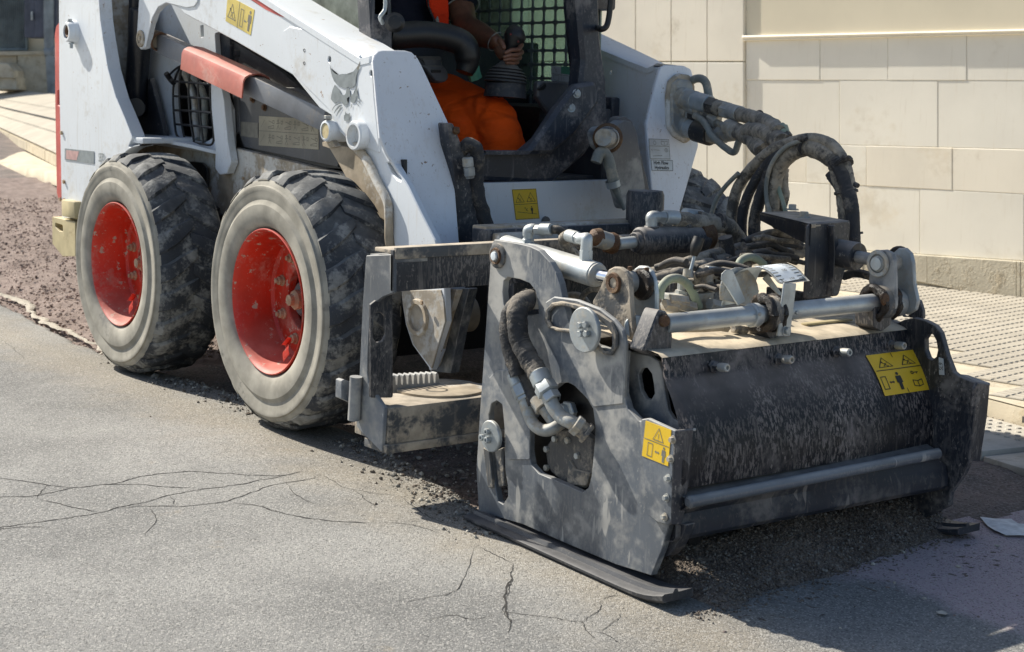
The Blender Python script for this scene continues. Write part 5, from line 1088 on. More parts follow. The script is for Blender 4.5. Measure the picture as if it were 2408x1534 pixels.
# skid
def skid(y0, y1, xf, xr, nm='skid'):
    bm = bmesh.new(); n = 26; pr = None
    for i in range(n+1):
        t = i/n; x = xr+(xf-xr)*t; z0 = zu(x)+.002+(.0 if t < .86 else .016*((t-.86)/.14)**2); z1 = z0+.014+(.005*max(0, (t-.80)/.2))
        yi = y1-(.008*max(0, (t-.96)/.04)); 
        ys = [(y0+.006, z0), (y0, z0+.006), (y0, z1-.003), (y0+.006, z1), (y0+.030, z1-.001), (y0+.034, z1+.007), (y0+.042, z1+.007), (y0+.046, z1-.001), (yi, z1), (yi, z0)]
        q = [bm.verts.new((x, y, z)) for y, z in ys]
        if pr: [bm.faces.new((pr[k], pr[(k+1) % 10], q[(k+1) % 10], q[k])) for k in range(10)]
        else: bm.faces.new(q[::-1])
        pr = q
    bm.faces.new(pr); return emit(nm, bm, M_['skid'], PL, True)
skid(-.012, .085, 1.768, 1.045); skid(.955, 1.05, 1.78, 1.045)
# hydraulic motor behind the opening
mo = atY('H', 740, 520, PY+.10)
lathe('drive_motor', [(-.12, .10), (-.01, .10), (.0, .095), (.012, .06), (.03, .055), (.034, 0)], mo, NY, BK, PL, 40)
plateY('motor_flange', [('H', *p) for p in [(575, 480), (610, 430), (640, 395), (700, 385), (780, 400), (835, 440), (840, 640), (800, 700), (740, 715), (680, 680), (610, 620), (585, 580)]], [], PY+.028, .04, M_['dusty_black'], PL, .01, .004)
for q in ((637, 432), (708, 440), (760, 525), (592, 488), (592, 590)): bolt('flange_bolt', atY('H', *q, PY+.03), NY, .008, .010, M_['zinc_dusty'], PL, False)
plateY('motor_port_block', [('H', *p) for p in [(705, 540), (740, 600), (825, 620), (800, 690), (730, 690), (690, 690)]], [], PY+.022, .02, M_['dusty'], PL, .004, .002)
box('motor_bay_wall', (1.15, .20, .0), (1.62, .24, .42), M_['black_clean'], PL, .005)
# hoses through the window down to the motor
hy = lambda fr, pts: [atY(fr, x, y, yy) for x, y, yy in pts]
tube('hydraulic_hose', hy('M', [(740, 500, .12), (700, 510, .05), (640, 540, .015), (620, 600, .0), (625, 690, -.004), (640, 780, -.004), (680, 860, -.002), (720, 930, .0), (755, 985, .0)]), .024, M_['hose_dark'], PL, 20, 12, .12, True, 1)
tube('hydraulic_hose', hy('M', [(690, 490, .10), (620, 540, .045), (575, 600, .03), (560, 700, .022), (570, 800, .02), (600, 900, .02), (625, 1000, .02)]), .020, M_['hose_dark'], PL, 18, 12, .12, True, 2)
tube('hydraulic_hose', hy('M', [(600, 900, .035), (650, 1000, .035), (700, 1100, .035), (740, 1180, .035)]), .022, M_['hose_dark'], PL, 16, 10, .10, True, 3)
tube('hose_sleeve', hy('M', [(640, 520, .03), (690, 500, .05), (750, 520, .06), (755, 570, .06)]), .017, M_['hose'], PL, 14, 8, .2, True, 4)
for q in ((575, 620), (650, 740), (690, 850)):
    a = atY('M', *q, .005)
def ferrule(pts, r, mat=ZN, n=24, nm='hose_ferrule'): 
    return tube(nm, pts, r, mat, PL, n, 3)
def fitrun(fr, pts, rs, Y0, Y1):
    """a run of crimped ferrule, hexagon nuts and bent steel pipe"""
    P_ = [atY(fr, x, y, Y0+(Y1-Y0)*i/(len(pts)-1)) for i, (x, y) in enumerate(pts)]
    return P_
a = atY('M', 755, 975, .0); b = atY('M', 790, 1050, .0); rod('hose_ferrule', a, b, .0245, ZN, PL); c_ = atY('M', 825, 1110, .0)
lathe('hex_nut', [(0, .024), (.004, .027), ((c_-b).length-.003, .027), ((c_-b).length, .020)], b, c_-b, ZN, PL, 6); lathe('hex_nut', [(0, .019), (.003, .022), (.020, .022), (.022, .018)], c_, c_-b, ZN, PL, 6)
tube('steel_elbow', hy('M', [(825, 1120, 0), (850, 1190, 0), (900, 1255, .005), (960, 1290, .01), (1000, 1310, .02)]), .0165, M_['zinc_dusty'], PL, 20)
e1 = atY('M', 985, 1300, .015); e2 = atY('M', 1075, 1370, .04); rod('swivel_nut', e1, e1.lerp(e2, .45), .025, M_['zinc_dusty'], PL, 6); rod('port_adapter', e1.lerp(e2, .4), e2, .020, M_['dusty'], PL); rod('swivel_nut', e1.lerp(e2, .75), e2, .027, M_['dusty'], PL, 6)
a = atY('M', 598, 985, .02); b = atY('M', 630, 1060, .02); rod('hose_ferrule', a, b, .018, ZN, PL); c_ = atY('M', 660, 1130, .02); rod('hex_nut', b, c_, .021, ZN, PL, 6); rod('hex_nut', c_, c_+(c_-b)*.35, .019, ZN, PL, 6)
tube('steel_elbow', hy('M', [(668, 1150, .02), (690, 1230, .02), (730, 1310, .02), (790, 1345, .02), (850, 1335, .03), (900, 1300, .05)]), .0145, M_['zinc_dusty'], PL, 20)
a = atY('M', 745, 1145, .035); b = atY('M', 790, 1210, .035); rod('hose_ferrule', a, b, .020, M_['zinc_dusty'], PL); tube('steel_elbow', hy('M', [(790, 1205, .035), (830, 1260, .04), (870, 1320, .045), (890, 1330, .05)]), .014, M_['zinc_dusty'], PL)
rod('port_adapter', atY('M', 905, 1225, .06), atY('M', 990, 1215, .09), .019, ZN, PL, 6); rod('swivel_nut', atY('M', 935, 1222, .065), atY('M', 965, 1218, .08), .024, ZN, PL, 6)
# drum housing: ruled sheet between the near and the far profile
FYN, FYF = .072, .955
prf = [(1470, 120), (1462, 165), (1470, 215), (1480, 262), (1505, 310), (1530, 360), (1558, 430), (1580, 500), (1596, 575), (1606, 650), (1608, 730), (1603, 800)]
FP = [(lambda p: (p.x, p.z))(atY('I', x, y, FYF)) for x, y in prf]
def NPf(i): t = i/(len(FP)-1); x, z_ = FP[i]; return (x+.072*(1-t)+.045*t, z_+.014*(1-t)+.022*t)
def hp(y, t):
    s = (y-FYN)/(FYF-FYN); u = t*(len(FP)-1); i = min(int(u), len(FP)-2); w_ = u-i
    a = NPf(i); b = NPf(i+1); c = FP[i]; d = FP[i+1]
    n_ = (a[0]+(b[0]-a[0])*w_, a[1]+(b[1]-a[1])*w_); f_ = (c[0]+(d[0]-c[0])*w_, c[1]+(d[1]-c[1])*w_)
    return V((n_[0]*(1-s)+f_[0]*s, y, n_[1]*(1-s)+f_[1]*s))
bm = bmesh.new(); G = [[bm.verts.new(hp(y, .09+.91*t)) for t in np.linspace(0, 1, 34)] for y in np.linspace(FYN-.01, FYF+.05, 30)]
for a, b in zip(G, G[1:]):
    for i in range(33): bm.faces.new((a[i], a[i+1], b[i+1], b[i]))
bmesh.ops.solidify(bm, geom=bm.faces[:], thickness=.008)
hood = emit('drum_hood', bm, DR, PL, True)
# top of the housing, under drifts of sand-coloured dust
rows_ = []; bm = bmesh.new(); pr = None
for y in np.linspace(FYN-.01, FYF+.03, 60):
    e = hp(y, .09); q = []
    for k, x in enumerate((0, -.012, -.03, -.06, -.10, -.14, -.19, -.25, -.33, -.42)):
        q.append(bm.verts.new((e.x+x+.001, y, e.z+.001+(.0 if k < 1 else .004+.02*math.sin(min(1, -x*4)*PI*.5)+.012*max(0, noise.noise(V((x*9, y*5, 1))))))))
    if pr: [bm.faces.new((pr[i], pr[i+1], q[i+1], q[i])) for i in range(9)]
    pr = q
emit('housing_top', bm, M_['sand'], PL, True, None, 60)
box('housing_core', (1.12, .10, .05), (1.50, .94, .44), M_['black_clean'], PL, .01)
for (x, y) in ((430, 322), (812, 276), (1160, 230), (1488, 190)):
    yy = atX('I', x-50, y-20, 1.64).y; p = hp(min(max(yy, FYN), FYF), .22)
    bm = bmesh.new(); bm_lathe(bm, [(0, .015), (.006, .015), (.008, .011), (.022, .010)], p, (1, 0, .1), 6); b_ = emit('hood_bolt', bm, BK, PL, True)
    lathe('bolt_end', [(.02, .009), (.024, .0100), (.044, .0095), (.046, .008), (.046, .005), (.040, .004), (.040, 0)], p, (1, 0, .1), M_['zinc_dusty'], b_, 20)
# round bar and flap under the hood
tn_ = atY('W', 1616.6, 1181.9, .065); tf = atY('W', 2208, 1066, .93)
rod('round_bar', tn_-V((0, .0, 0)), tf, .0135, M_['black_side'], PL, 20, .008)
ln_ = atY('W', 1586, 1278, .055); lf = atY('W', 2226, 1153, .95)
def flap(nm, secN, secF, mat, th=.006):
    bm = bmesh.new(); pr = None
    for s in np.linspace(0, 1, 24):
        q = [bm.verts.new(V(a).lerp(V(b), s)) for a, b in zip(secN, secF)]
        if pr: [bm.faces.new((pr[i], pr[i+1], q[i+1], q[i])) for i in range(len(q)-1)]
        pr = q
    bmesh.ops.solidify(bm, geom=bm.faces[:], thickness=th); return emit(nm, bm, mat, PL, True)
def sec(t0, l0):
    return [t0+V((-.045, 0, .018)), t0+V((-.012, 0, .008)), t0+V((-.006, 0, -.012)), l0+V((-.006, 0, .060)), l0+V((.002, 0, .035)), l0+V((.002, 0, .012)), l0+V((-.008, 0, .001)), l0+V((-.025, 0, -.002))]
flap('discharge_flap', sec(tn_, ln_), sec(tf, lf), M_['flap'])
# big safety sticker wrapped on the hood
y0 = atX('I', 1240, 290, 1.625).y; y1 = atX('I', 1478, 262, 1.60).y
tz0, tz1 = .30, .63
fh = lambda u, v: hp(y0+(y1-y0)*u+.012*v, tz0+(tz1-tz0)*v)
def wrapped(name, f, mat, parent, h, nu=6, nv=10):
    bm = bmesh.new(); G = [[bm.verts.new(f(i/nu, j/nv)+V((h, 0, h*.6))) for j in range(nv+1)] for i in range(nu+1)]
    for i in range(nu):
        for j in range(nv): bm.faces.new((G[i][j], G[i+1][j], G[i+1][j+1], G[i][j+1]))
    return emit(name, bm, mat, parent, True)
st = wrapped('warning_sticker', fh, M_['yellow'], hood, .0035); hn_ = V((1, 0, .6))
asp = 1.15
warn_cells('w', st, fh, hn_*3, asp, [('frame', .25, .24, (.2, .2)), ('frame', .75, .24, (.2, .2)), ('frame', .5, .5, (.46, .47))] [:0]+[('line', .5, .02, (.5, .98)), ('line', .03, .48, (.97, .48)), ('tri', .26, .27, .16), ('tri', .74, .27, .16), ('fall', .27, .32, .17), ('fall', .75, .32, .17), ('frame', .10, .74, (.05, .13)), ('arrow', .24, .74, .06), ('man', .40, .73, .38), ('key', .76, .6, .2), ('book', .76, .82, .26)], None, .016)
for o_ in bpy.data.objects:
    if o_.parent is st: o_.location.x += .0005
# far side plate and guard
plateY('side_plate', [('I', *p) for p in [(1405, 128), (1450, 108), (1500, 98), (1560, 112), (1615, 140), (1645, 180), (1662, 240), (1682, 310), (1715, 395), (1740, 415), (1850, 462), (1835, 600), (1800, 890), (1770, 960), (1700, 1055), (1690, 1130)]]+[(1.66, -.03), (1.1, -.03), (1.1, .5), (1.3, .5)], [[('I', *p) for p in [(1560, 215), (1578, 185), (1602, 188), (1622, 225), (1630, 275), (1622, 312), (1600, 330), (1578, 318), (1562, 275)]]], FYF, .018, BK, PL, .005, .002, .006)
fgo = atY('I', 1850, 462, FYF)
plateP('corner_guard_front', [('I', 1828, 490), ('I', 1850, 452), ('I', 1921, 458), ('I', 1905, 640), ('I', 1865, 888), ('I', 1808, 882), ('I', 1815, 700)], [], fgo, V((1, 0, -.12)), .01, BK, PL, .004, .003)
plateP('corner_guard_top', [('I', 1720, 402), ('I', 1800, 412), ('I', 1921, 456), ('I', 1850, 456), ('I', 1735, 415)], [], fgo, V((0, 0, 1)), .006, BS, PL, .003, .001, V((0, 1, 0)))
plateY('rear_ear', [('I', *p) for p in [(1380, 20), (1440, 0), (1530, 0), (1548, 60), (1550, 105), (1500, 100), (1440, 90)]], [[('I', 1440, 60), ('I', 1475, 55), ('I', 1478, 78), ('I', 1460, 92), ('I', 1438, 90)]], 1.0, .012, BK, PL, .006)
c = [atY('I', *q, FYF-.001) for q in ((1637, 315), (1662, 322), (1668, 412), (1640, 410))]; st2, f2, a2 = sticker('serial_label', c, M_['label_white'], PL, NY)
text('lettering', 'SL9', f2, .5, .5, .4, M_['print'], st2, NY, a2, .0012, PI/2, .8)
lathe('red_streak', [(0, 0), (0, .0001)], (0, 0, -.5), (0, 0, 1), M_['rust'], PL, 3) if False else None
# --- tilt shaft, ears and cylinders -------------------------------------
SX = 1.60
s0 = atX('W', 1562, 762, SX); s1 = atX('W', 2060, 711, SX); SZ_ = (s0.z+s1.z)/2
shaft = rod('tilt_shaft', s0, s1, .0215, ZN, PL, 36)
c0 = atX('G', 745, 1035, SX); c1 = atX('G', 690, 1040, SX); rod('shaft_collar', c1, c0, .0275, ZN, PL, 36)
bolt('set_screw', atX('G', 1048, 1018, SX+.021), NXv, .005, .004, ZN, PL, False); bolt('set_screw', atX('G', 762, 1030, SX+.027), NXv, .005, .003, M_['zinc_dusty'], PL, False)
def ear(pts, fr, Y, th, mat, nm='lever_ear', holes=()): return plateY(nm, [(fr, *p) for p in pts], [[(fr, *p) for p in h] for h in holes], Y, th, mat, PL, .008, .003)
ear([(1112, 885), (1180, 770), (1225, 660), (1262, 595), (1310, 570), (1365, 575), (1410, 605), (1440, 660), (1450, 760), (1455, 880), (1478, 1130), (1468, 1200), (1425, 1255), (1380, 1180), (1330, 1060), (1240, 960)], 'F', .088, .013, M_['dusty'])
ear([(1460, 640), (1480, 590), (1520, 562), (1575, 565), (1625, 605), (1655, 690), (1668, 800), (1668, 980), (1655, 1090), (1600, 1165), (1520, 1165), (1490, 1000), (1470, 800)], 'F', .158, .013, ZN)
e = atY('F', 1318, 708, .088); rod('lever_pin', e+V((0, -.004, 0)), e+V((0, .085, 0)), .019, M_['dusty'], PL, 28)
lathe('pin_grease', [(.002, .024), (.008, .022), (.007, .013), (.002, .012)], e, NY, M_['rust'], PL, 28); lathe('pin_hole', [(.004, .013), (.0035, 0)], e, NY, M_['grease'], PL, 20)
e2 = atY('F', 1560, 720, .150); rod('grease_pad', e2+V((0, -.012, 0)), e2+V((0, .006, 0)), .036, M_['grease'], PL, 24, .006)
rod('rod_eye', e+V((0, .022, 0)), e+V((0, .062, 0)), .026, M_['zinc_dusty'], PL, 28)
for q, y in (((1450, 590), .13), ((1590, 600), .15)): bolt('grease_nipple', atY('F', *q, y)-V((0, 0, .008)), (0, 0, 1), .006, .014, M_['rust'], PL, False)
rod('shaft_end', atY('F', 1500, 1085, .10), atY('F', 1500, 1085, .17), .027, M_['zinc'], PL, 28)
plateX('shaft_bracket', [('F', *p) for p in [(1670, 1000), (1700, 935), (1760, 950), (1800, 1010), (1818, 1170), (1805, 1290), (1740, 1340), (1650, 1330), (1560, 1290)]], [], SX+.012, .05, BK, PL, .008, .004)
tube('grease_ring', [atY('F', 1660, 1110, .19), atY('F', 1640, 1180, .18), atY('F', 1560, 1240, .165), atY('F', 1500, 1200, .15)], .020, M_['grease'], PL, 12, 6, .4)
lathe('bracket_boss', [(0, .014), (.008, .012), (.01, 0)], atX('F', 1735, 1030, SX+.014), NXv, M_['rust'], PL, 12)
# near cylinder
ca = atY('F', 640, 478, .118); cb_ = atY('F', 1165, 640, .118); ax_ = (cb_-ca).normalized()
rod('cylinder_barrel', ca-ax_*.12, cb_, .0295, ZN, PL, 40, .003); rod('cylinder_gland', cb_-ax_*.012, cb_+ax_*.006, .0275, M_['zinc_dusty'], PL, 36)
rod('piston_rod', cb_, e+V((0, .042, 0)), .0155, M_['chrome'], PL, 28)
def elbow(nm, pts, r, mat=ZN): return tube(nm, pts, r, mat, PL, 16, 5)
p = atY('F', 580, 400, .118); t_ = atY('F', 583, 262, .118)
rod('fitting', p-V((0, 0, .02)), p.lerp(t_, .5), .0145, ZN, PL, 6); rod('fitting', p.lerp(t_, .45), t_-V((0, 0, .008)), .0115, ZN, PL)
elbow('elbow_fitting', [t_-V((0, 0, .012)), t_, t_+V((.008, .004, .004)), atY('F', 630, 252, .125)], .0135); rod('hex_nut', atY('F', 640, 256, .125), atY('F', 690, 256, .13), .0125, ZN, PL, 6); rod('hose_ferrule', atY('F', 685, 252, .13), atY('F', 782, 252, .14), .0145, ZN, PL)
tube('hydraulic_hose', hy('F', [(780, 252, .14), (850, 262, .16), (905, 320, .2), (960, 420, .24), (985, 480, .25)]), .010, M_['hose_dark'], PL, 14, 8, .1)
p = atY('F', 1072, 505, .118); t_ = atY('F', 1080, 345, .118)
rod('fitting', p-V((0, 0, .01)), p.lerp(t_, .5), .0150, ZN, PL, 6); rod('fitting', p.lerp(t_, .4), t_, .0135, ZN, PL)
elbow('elbow_fitting', [t_-V((0, 0, .018)), t_+V((0, 0, .002)), t_+V((-.006, .002, .004)), atY('F', 1030, 335, .125)], .0135); rod('hex_nut', atY('F', 1040, 338, .125), atY('F', 1000, 322, .13), .0135, ZN, PL, 6); rod('hose_ferrule', atY('F', 1005, 325, .13), atY('F', 925, 303, .14), .0150, ZN, PL)
tube('hydraulic_hose', hy('F', [(930, 305, .14), (890, 330, .15), (900, 390, .16), (960, 460, .18), (1010, 500, .2)]), .0145, M_['hose'], PL, 14, 8, .1)
# black cross cylinder behind
XR = 1.0
def ax(fr, x, y, X=XR): return atX(fr, x, y, X)
rod('cross_cylinder', ax('F', 1515, 352), ax('F', 2080, 330), .037, BK, PL, 36, .006); rod('cylinder_cap', ax('F', 1480, 362), ax('F', 1530, 358), .026, BK, PL)
rod('piston_rod', ax('F', 1340, 375), ax('F', 1500, 358), .016, M_['zinc'], PL)
rod('rod_end', ax('F', 1150, 320), ax('F', 1320, 375), .024, M_['zinc_dusty'], PL, 24, .008); lathe('grease_cake', [(-.03, .012), (-.02, .026), (.0, .029), (.012, .024), (.014, .0)], ax('F', 1300, 370), (.3, .8, -.1), M_['rust'], PL, 14)
lathe('grease_cake', [(-.02, .010), (-.01, .022), (.01, .024), (.02, .012)], ax('F', 1165, 320), (.1, 1, .0), M_['rust'], PL, 14)
lathe('rod_eye_rust', [(-.03, .02), (-.02, .036), (.02, .038), (.03, .02)], ax('F', 2070, 310), (0, 1, 0), M_['rust'], PL, 24)
p = ax('F', 1630, 270); t_ = ax('F', 1635, 150)
rod('fitting', p-V((0, 0, .02)), p.lerp(t_, .4), .020, BK, PL, 6); rod('fitting', p.lerp(t_, .35), t_, .0155, ZN, PL); elbow('elbow_fitting', [t_-V((0, 0, .01)), t_, ax('F', 1650, 145), ax('F', 1680, 145)], .0165)
rod('hex_nut', ax('F', 1680, 145), ax('F', 1740, 148), .016, ZN, PL, 6); rod('hose_ferrule', ax('F', 1740, 148), ax('F', 1848, 152), .0195, ZN, PL)
rod('hose_ferrule', ax('F', 1910, 118, .96), ax('F', 2060, 140, .96), .0165, ZN, PL)
tube('hydraulic_hose', [ax('G', 125, 295), ax('G', 250, 320), ax('G', 400, 340), ax('G', 500, 345), ax('G', 570, 390), ax('G', 605, 470), ax('G', 600, 560), ax('G', 560, 680, 1.05)], .021, M_['hose'], PL, 18, 10, .22, True, 5)
tube('hydraulic_hose', [ax('G', 300, 285, .98), ax('G', 400, 300, .98), ax('G', 500, 320, .98), ax('G', 590, 400, .98), ax('G', 625, 520, .98), ax('G', 610, 640, 1.0)], .015, M_['hose'], PL, 16, 10, .2, True, 6)
rod('cable_tie', ax('G', 440, 320), ax('G', 465, 330), .026, M_['hose_dark'], PL); rod('cable_tie', ax('G', 590, 500), ax('G', 592, 530), .027, M_['hose_dark'], PL)
lathe('port_boss', [(0, .020), (.03, .018)], ax('G', 205, 360), (0, 0, 1), BK, PL, 20)
# frame of the planer (side shift carriage)
EY = -.13
pr_ = plateY('carriage_upright', [('E', *p) for p in [(270, 210), (432, 202), (430, 432), (370, 455), (325, 490), (300, 540), (285, 700), (278, 900), (290, 970), (330, 1040), (378, 1110), (362, 1372), (215, 1222), (232, 900), (250, 500)]], [], EY, .012, BS, PL, .005, .002)
XF = atY('E', 432, 205, EY).x; XB = XF-.10
plateX('upright_panel', [('E', 428, 430), ('E', 432, 1050), ('E', 300, 1050), ('E', 300, 500), ('E', 340, 470)], [[('E', *p) for p in [(310, 580), (330, 550), (360, 545), (385, 570), (388, 680), (370, 715), (335, 725), (315, 700)]]], XF-.075, .01, BK, PL, .006)
box('upright_top', (XB-.01, EY+.002, .598), (XF+.002, EY+.10, .61), BS, PL, .002)
# beams: top channel and lower box across the width
tz = atX('E', 440, 178, XF).z; tz2 = atX('E', 440, 425, XF).z
box('cross_beam', (XF-.012, EY, tz2), (XF, 1.02, tz), BK, PL, .002); box('cross_beam_lip', (XF-.004, EY+.004, tz-.022), (XF+.008, 1.02, tz+.006), M_['dusty'], PL, .002)
box('cross_beam_top', (XF-.10, EY+.01, tz-.012), (XF-.008, 1.02, tz-.002), M_['dusty'], PL, .002)
XL = atY('E', 375, 1115, EY).x+.004
lz = atX('E', 385, 1115, XL).z; lz2 = atX('E', 385, 1330, XL).z
box('lower_beam', (XL-.16, EY+.012, lz2), (XL, 1.02, lz), M_['dusty'], PL, .003)
box('lower_beam_foot', (XL-.10, EY+.004, lz2-.022), (XL+.006, 1.02, lz2), M_['dusty'], PL, .002)
dsk = atZ('E', 745, 1010, lz+.001); lathe('beam_plate', [(0, .12), (.006, .12), (.007, .118), (.007, 0)], (dsk.x-.03, dsk.y, lz), (0, 0, 1), M_['white_dusty'], PL, 40); lathe('plate_hole', [(.0072, .030), (.0074, .026), (.0076, .024)], (dsk.x, dsk.y-.03, lz), (0, 0, 1), M_['black_clean'], PL, 28)
# toothed rail behind
rail = []
for i in range(9):
    x = 425+i*32; rail += [(x, 985-i*2), (x+3, 925-i*2), (x+12, 915-i*2), (x+20, 930-i*2), (x+24, 975-i*2)]
plateX('toothed_rail', [('E', *p) for p in rail]+[('E', 720, 1040), ('E', 425, 1060)], [], XL-.17, .03, M_['black_side'], PL, .002, .001)
# left-hand small bracket with bolt
plateX('end_bracket', [('E', 128, 950), ('E', 145, 942), ('E', 205, 965), ('E', 205, 1090), ('E', 125, 1055)], [], atY('E', 200, 1000, EY).x+.0, .03, BS, PL, .003)
tube('bracket_tube', [atY('E', 213, 925, EY-.015), atY('E', 200, 1180, EY-.015)], .016, BS, PL, 20)
# counterpart right of the plate: bars seen between frame and side plate are the carriage rear
box('carriage_rear', (.70, .36, .10), (.74, 1.0, .58), BK, PL, .005)
# --- bracket box above the drum -----------------------------------------
BXX = 1.42
q0 = atX('G', 1152, 350, BXX); zt = q0.z; q1 = atX('G', 1462, 318, BXX); 
bb_ = plateX('hose_bracket', [('G', 1140, 352), ('G', 1175, 330), ('G', 1440, 312), ('G', 1466, 335), ('G', 1455, 480), ('G', 1440, 620), ('G', 1375, 890), ('G', 1115, 920), ('G', 1130, 650)], [], BXX, .012, BK, PL, .012, .004)
corn = [atZ('G', 765, 246, zt+.004), atZ('G', 1040, 238, zt+.004), atZ('G', 1462, 314, zt+.004), atZ('G', 1160, 340, zt+.004)]
bm = bmesh.new(); t4 = [bm.verts.new(p) for p in corn]; l4 = [bm.verts.new(p-V((0, 0, .010))) for p in corn]
bm.faces.new(t4); bm.faces.new(l4[::-1]); [bm.faces.new((l4[i], l4[(i+1) % 4], t4[(i+1) % 4], t4[i])) for i in range(4)]
bmesh.ops.bevel(bm, geom=bm.edges[:], offset=.003, segments=2, affect='EDGES'); emit('hose_bracket_top', bm, M_['white_dusty'] if False else M_['dusty'], PL, True)
bm = bmesh.new(); a, b = corn[0], corn[3]; t4 = [bm.verts.new(p) for p in (a, b, b-V((0, 0, .055)), a-V((0, 0, .022)))]; bm.faces.new(t4); bmesh.ops.solidify(bm, geom=bm.faces[:], thickness=.008); emit('hose_bracket_flange', bm, BK, PL, True)
rib_n = V((1, 0, 0)); plateX('bracket_rib', [('G', 1330, 350), ('G', 1350, 350), ('G', 1372, 510), ('G', 1350, 600), ('G', 1335, 890), ('G', 1322, 890), ('G', 1340, 560)], [], BXX+.02, .02, BK, PL, .003)
for q in ((1015, 232), (1102, 290)): bolt('bolt', atZ('G', *q, zt+.004)+V((0, 0, .0)), (0, 0, 1), .012, .016, M_['zinc_dusty'], PL)
box('bracket_foot', (1.28, .62, .40), (1.42, .80, .47), BK, PL, .01)
# --- angle gauge on the shaft -----------------------------------------------
gA = atX('G', 480, 960, SX-.02); 
GO = V((SX, atX('G', 900, 960, SX).y, SZ_)); R1 = .115
def gaugept(deg, y, r=R1): a = math.radians(deg); return V((SX-.10+r*math.cos(a), y, SZ_+.0+r*math.sin(a)))
# curved scale strip traced as a plate bent about the shaft
sc_t = [atX('G', 520, 700, 1.46), atX('G', 640, 668, 1.50), atX('G', 760, 655, 1.53), atX('G', 870, 655, 1.565), atX('G', 960, 650, 1.60)]
edgeN = [('G', 468, 965, 1.50), ('G', 490, 860, 1.50), ('G', 540, 760, 1.505), ('G', 620, 695, 1.51), ('G', 700, 672, 1.525), ('G', 790, 690, 1.55), ('G', 850, 730, 1.575), ('G', 905, 790, 1.60), ('G', 945, 800, 1.61)]
edgeF = [('G', 700, 930, 1.46), ('G', 730, 800, 1.46), ('G', 770, 705, 1.465), ('G', 840, 660, 1.475), ('G', 930, 645, 1.485), ('G', 1010, 655, 1.505), ('G', 1070, 690, 1.525), ('G', 1120, 745, 1.55), ('G', 1150, 775, 1.56)]
EN = smooth_path([atX(*q) for q in edgeN], 5); EF = smooth_path([atX(*q) for q in edgeF], 5)
bm = bmesh.new(); pr = None
for a, b in zip(EN, EF):
    q = [bm.verts.new(a), bm.verts.new(b)]
    if pr: bm.faces.new((pr[0], pr[1], q[1], q[0]))
    pr = q
bmesh.ops.solidify(bm, geom=bm.faces[:], thickness=.0025); gz = emit('angle_scale', bm, M_['zinc'], PL, True)
k0 = 20; gf = lambda u, v: EN[int(k0+min(.999, v)*(len(EN)-1-k0))].lerp(EF[int(k0+min(.999, v)*(len(EF)-1-k0))], u)+(EN[min(len(EN)-1, int(k0+v*(len(EN)-1-k0))+1)]-EN[int(k0+min(.999, v)*(len(EN)-1-k0))])*((k0+min(.999, v)*(len(EN)-1-k0)) % 1)
gu = V((.4, -.3, .86)); stg = wrapped('scale_label', lambda u, v: gf(.06+.86*u, .02+.8*v), M_['label_white'], gz, .0)
stg.location += gu*.002
lsg = [[(.15, .1), (.15, .8)]]+[[(.08, .1+.1*i), (.24, .1+.1*i)] for i in range(8)]+[[(.72, .1+.1*i), (.88, .1+.1*i)] for i in range(8)]+[[(.88, .1), (.88, .8)]]
strokes('scale_marks', gf, lsg, .022, .0035, M_['print'], gz, gu, 1.0)
text('lettering', '100', gf, .5, .45, .12, M_['print'], gz, gu, 1.0, .0036, 0, 1); text('lettering', '150', gf, .5, .74, .12, M_['print'], gz, gu, 1.0, .0036, 0, 1)
plateX('scale_strut', [('G', 478, 720), ('G', 510, 690), ('G', 560, 690), ('G', 660, 930), ('G', 600, 965), ('G', 510, 820), ('G', 472, 770)], [], 1.565, .004, ZN, PL, .004)
plateX('scale_strut', [('G', 790, 760), ('G', 830, 720), ('G', 935, 870), ('G', 925, 900)], [], 1.52, .004, ZN, PL, .002)
pt = plateX('pointer_bar', [('G', 955, 790), ('G', 1050, 795), ('G', 1000, 1198), ('G', 903, 1202)], [], SX+.035, .006, ZN, PL, .003)
bolt('bolt', atX('G', 965, 1155, SX+.035), NXv, .009, .01, ZN, PL)
plateX('gauge_disc', [('G', 500+150*math.cos(a)+110, 870-200*math.sin(a)) for a in np.linspace(-.6, 3.4, 18)], [], 1.50, .004, M_['zinc_dusty'], PL, .0)
# bearings with grease
def bearing(c_, w_, r_, nm='shaft_bearing'):
    y = c_.y; lathe(nm, [(-w_, r_*.7), (-w_, r_), (w_, r_), (w_, r_*.7)], (SX, y, SZ_), (0, 1, 0), M_['dusty'], PL, 32)
    for s_ in (-1, 1):
        bm = bmesh.new(); n_ = 40; P_ = [V((SX+(r_*.86)*math.cos(a), y+s_*w_*.9, SZ_+(r_*.86)*math.sin(a))) for a in np.linspace(0, 2*PI, n_)]
        bm_tube(bm, P_, .011, 9, None, .5, y*9); emit('grease_ring', bm, M_['grease'], PL, True)
b1 = atX('G', 830, 1020, SX); bearing(b1, .020, .040); b2 = atX('G', 1690, 930, SX); bearing(b2, .028, .042)
plateX('bearing_foot', [('G', 780, 1000), ('G', 900, 930), ('G', 920, 1200), ('G', 850, 1230), ('G', 820, 1180)], [], SX, .06, BK, PL, .006)
plateX('bearing_foot', [('G', 1640, 960), ('G', 1790, 960), ('G', 1775, 1110), ('G', 1700, 1165), ('G', 1640, 1130)], [], SX+.02, .06, BK, PL, .01)
lathe('rust_spot', [(0, .016), (.004, .012), (.005, 0)], atX('G', 1725, 915, SX+.040), NXv, M_['rust'], PL, 14)
